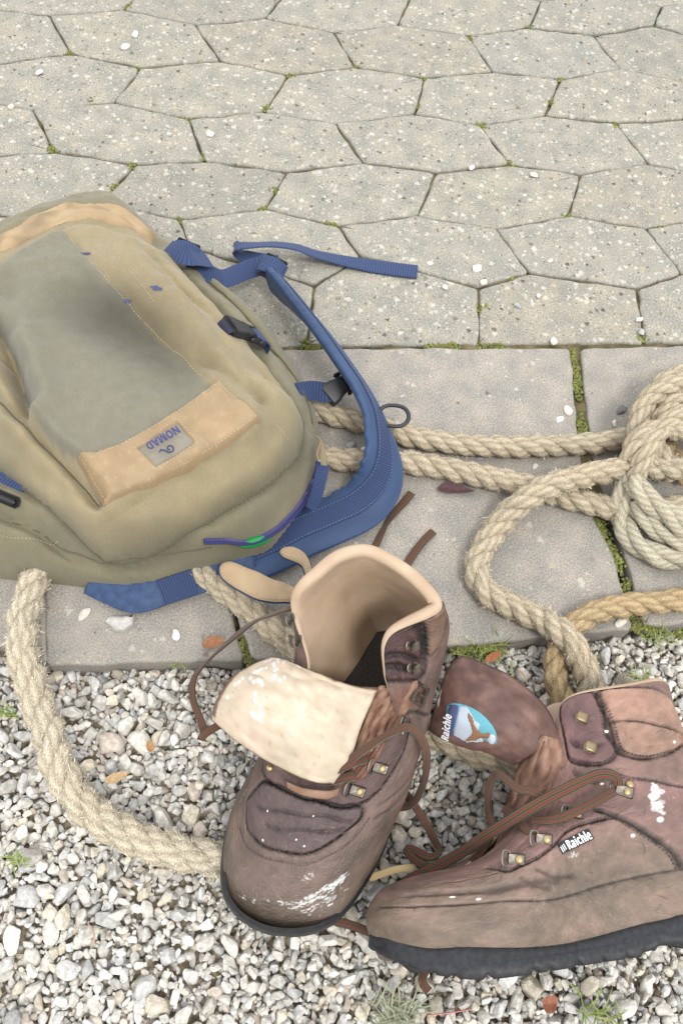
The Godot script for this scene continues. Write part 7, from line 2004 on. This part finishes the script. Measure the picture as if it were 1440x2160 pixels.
	word(tag_o, "Raichle", tc[0] + tn2 * 0.0009 + tx * 0.0025, tx, ty, tl * 0.74, std(Color(0.75, 0.76, 0.78), 0.8), 0.0072)
	var lg := Mb.new()
	for e: float in [-0.0016, 0.0, 0.0016]: chamfer_box(lg, Transform3D(Basis(tx, tn2, -ty), tc[0] + tn2 * 0.0010 - tx * (tl * 0.42) + tx * e + ty * (-0.0008 + e * 0.3)), Vector3(0.0007, 0.0006, 0.0045), 0.0001)
	stuff(put("tag_stripes", lg.mesh(), std(Color(0.75, 0.76, 0.78), 0.8), tag_o))
	# metal
	var bronze := std(Color(0.17, 0.135, 0.08), 0.4); bronze.metallic = 0.8
	var hk := PackedVector3Array([Vector3(0.2227, 0.073, -0.1955), Vector3(0.2273, 0.0792, -0.1702)])
	for q in hk: hook(b, q, Vector3(-0.1, 0.97, 0.1).normalized(), Vector3(0.85, 0.0, 0.2), bronze)
	var dr := PackedVector3Array([Vector3(0.2542, 0.0858, -0.1379), Vector3(0.1881, 0.0939, -0.093), Vector3(0.1662, 0.0984, -0.0756), Vector3(0.2137, 0.0887, -0.1158)])
	for k in 4: dring(b, dr[k], Vector3(-0.12, 0.97, 0.12).normalized(), Vector3(-0.93, 0.1, 0.05 if k != 0 else -0.15), steel, brass, true, 1.1 if k == 0 else 1.0)
	var rv := Mb.new()
	ball(rv, Transform3D(Basis().scaled(Vector3(0.0034, 0.002, 0.0034)), PackedVector3Array([Vector3(0.2571, 0.0859, -0.1436)])[0]), 12, 6, true)
	put("rivet", rv.mesh(), brass, b.root)
	# laces
	lace(b, PackedVector3Array([Vector3(0.0835, 0.004, -0.0438), Vector3(0.0946, 0.014, -0.0562), Vector3(0.11, 0.022, -0.0656), Vector3(0.1328, 0.042, -0.0806), Vector3(0.1483, 0.064, -0.0936), Vector3(0.1676, 0.088, -0.1084), Vector3(0.1898, 0.098, -0.1233), Vector3(0.2157, 0.101, -0.1395), Vector3(0.2297, 0.102, -0.1455), Vector3(0.2404, 0.1, -0.1448), Vector3(0.2432, 0.095, -0.1387)]), [0.1, 0.1, 0.0, 0.0, 0.1, 0.1, -0.1, 0.0, 0.4, 0.6], 0.0088)
	lace(b, PackedVector3Array([Vector3(0.2412, 0.096, -0.1355), Vector3(0.2219, 0.097, -0.1228), Vector3(0.2052, 0.096, -0.113), Vector3(0.1916, 0.092, -0.1076), Vector3(0.1798, 0.084, -0.107)]), [0.1, 0.2, 0.2])
	lace(b, PackedVector3Array([Vector3(0.1916, 0.092, -0.1216), Vector3(0.1772, 0.09, -0.1271), Vector3(0.1661, 0.086, -0.1292), Vector3(0.1588, 0.078, -0.1369), Vector3(0.1536, 0.07, -0.1405), Vector3(0.1508, 0.058, -0.1324), Vector3(0.1524, 0.05, -0.1158), Vector3(0.1561, 0.05, -0.1023), Vector3(0.1529, 0.044, -0.0895), Vector3(0.1443, 0.036, -0.0761), Vector3(0.1334, 0.026, -0.0683), Vector3(0.1151, 0.018, -0.0687), Vector3(0.1031, 0.012, -0.0713)]), [0.1, 0.1, 0.2, 0.5, 0.9, 0.9, 0.7, 0.4, 0.2, 0.2])
	lace(b, PackedVector3Array([Vector3(0.1625, 0.062, -0.1163), Vector3(0.1699, 0.076, -0.1082), Vector3(0.1757, 0.086, -0.0986), Vector3(0.1813, 0.09, -0.0948)]), [0.2, 0.3])
	lace(b, PackedVector3Array([Vector3(0.1583, 0.064, -0.0889), Vector3(0.1626, 0.078, -0.0819), Vector3(0.1659, 0.086, -0.0762)]), [0.2, 0.3])
	lace(b, PackedVector3Array([Vector3(0.1186, 0, 0.0033), Vector3(0.1152, 0.002, 0.0136), Vector3(0.1217, 0, 0.0202)]), [0.3])

func word(parent: Node3D, text: String, at: Vector3, x: Vector3, y: Vector3, width: float, mat: Material, height := 0.0) -> void:
	var tm := TextMesh.new()
	tm.text = text
	var font := SystemFont.new()
	font.font_names = PackedStringArray(["Droid Sans"])
	font.font_weight = 700
	tm.font = font; tm.font_size = 64; tm.pixel_size = 0.01; tm.depth = 0.05
	var ab := tm.get_aabb()
	var sx := width / ab.size.x
	var sy := height / ab.size.y if height > 0 else sx
	var z := x.cross(y).normalized()
	var o := put("lettering", tm, mat, parent)
	var c := ab.get_center()
	o.transform = Transform3D(Basis(x.normalized() * sx, y.normalized() * sy, z * 0.012), at - x.normalized() * sx * c.x - y.normalized() * sy * c.y)

# the shield on the tongue: a navy strip with the name, a pale field with peaks and a brown bird
func badge(tongue: Node3D, tp: PackedVector3Array) -> void:
	var lay := func(poly: PackedVector2Array, off: float, mat: Material, called: String, parent: Node3D) -> MeshInstance3D:
		var m := Mb.new()
		patch(m, poly, 0.0011, func(p: Vector2, d: float) -> float:
			var e := 0.003
			var gx := drape(tp, p + Vector2(e, 0)) - drape(tp, p - Vector2(e, 0)); var gz := drape(tp, p + Vector2(0, e)) - drape(tp, p - Vector2(0, e))
			return drape(tp, p) + (0.0046 + off * (0.3 if d <= 0 else 1.0)) * sqrt(1.0 + minf((gx * gx + gz * gz) / (4 * e * e), 4.0)))
		return put(called, m.mesh(), mat, parent)
	var teal := std(Color(0.09, 0.27, 0.33), 0.8)
	var navy := std(Color(0.05, 0.06, 0.13), 0.8)
	var pale := std(Color(0.33, 0.38, 0.43), 0.8)
	var brown := std(Color(0.20, 0.105, 0.055), 0.8)
	var white := std(Color(0.45, 0.47, 0.50), 0.8)
	var shield: MeshInstance3D = lay.call(smooth2(PackedVector2Array([Vector2(0.1108, -0.1921), Vector2(0.1241, -0.1908), Vector2(0.1362, -0.1849), Vector2(0.1469, -0.1758), Vector2(0.153, -0.1668), Vector2(0.1484, -0.1633), Vector2(0.1314, -0.1635), Vector2(0.1171, -0.1673), Vector2(0.11, -0.1736), Vector2(0.1101, -0.1821)]), 3), 0.0008, teal, "badge", tongue)
	lay.call(PackedVector2Array([Vector2(0.1185, -0.19), Vector2(0.1248, -0.1901), Vector2(0.132, -0.1793), Vector2(0.1368, -0.1764), Vector2(0.1356, -0.1709), Vector2(0.1446, -0.165), Vector2(0.1312, -0.1637), Vector2(0.1176, -0.1674), Vector2(0.1174, -0.1779)]), 0.0013, pale, "badge_field", shield)
	lay.call(PackedVector2Array([Vector2(0.1112, -0.1917), Vector2(0.1187, -0.1905), Vector2(0.1179, -0.1788), Vector2(0.1173, -0.1672), Vector2(0.1109, -0.1726), Vector2(0.1101, -0.1821)]), 0.0016, navy, "badge_strip", shield)
	lay.call(PackedVector2Array([Vector2(0.1258, -0.1862), Vector2(0.1301, -0.1807), Vector2(0.1329, -0.1747), Vector2(0.1379, -0.1709), Vector2(0.1418, -0.1701), Vector2(0.1434, -0.1722), Vector2(0.1468, -0.1692), Vector2(0.1439, -0.1671), Vector2(0.1391, -0.1675), Vector2(0.1368, -0.1656), Vector2(0.1308, -0.1649), Vector2(0.1252, -0.1654), Vector2(0.1294, -0.1679), Vector2(0.1313, -0.1707), Vector2(0.1282, -0.1761), Vector2(0.1254, -0.1812)]), 0.0019, brown, "badge_bird", shield)
	lay.call(smooth2(PackedVector2Array([Vector2(0.1452, -0.1702), Vector2(0.1494, -0.1702), Vector2(0.1514, -0.1669), Vector2(0.1493, -0.1645), Vector2(0.1456, -0.1663)]), 3), 0.0022, white, "badge_disc", shield)
	var a2 := PackedVector2Array([Vector2(0.1152, -0.1687), Vector2(0.1154, -0.1886)])
	var a := PackedVector3Array([Vector3(a2[0].x, drape(tp, a2[0]), a2[0].y), Vector3(a2[1].x, drape(tp, a2[1]), a2[1].y)])
	var x := (a[1] - a[0]); var w := x.length(); x = x.normalized()
	var mid := (a[0] + a[1]) * 0.5
	var y0 := drape(tp, Vector2(mid.x, mid.z))
	var e := 0.004
	var n := Vector3(drape(tp, Vector2(mid.x - e, mid.z)) - drape(tp, Vector2(mid.x + e, mid.z)), 2 * e, drape(tp, Vector2(mid.x, mid.z - e)) - drape(tp, Vector2(mid.x, mid.z + e))).normalized()
	x = (x - n * x.dot(n)).normalized()
	var y := n.cross(x)
	word(shield, "Raichle", Vector3(mid.x, y0, mid.z) + n * 0.0066, x, y, w * 0.92, std(Color(0.72, 0.73, 0.75), 0.8), 0.0075)
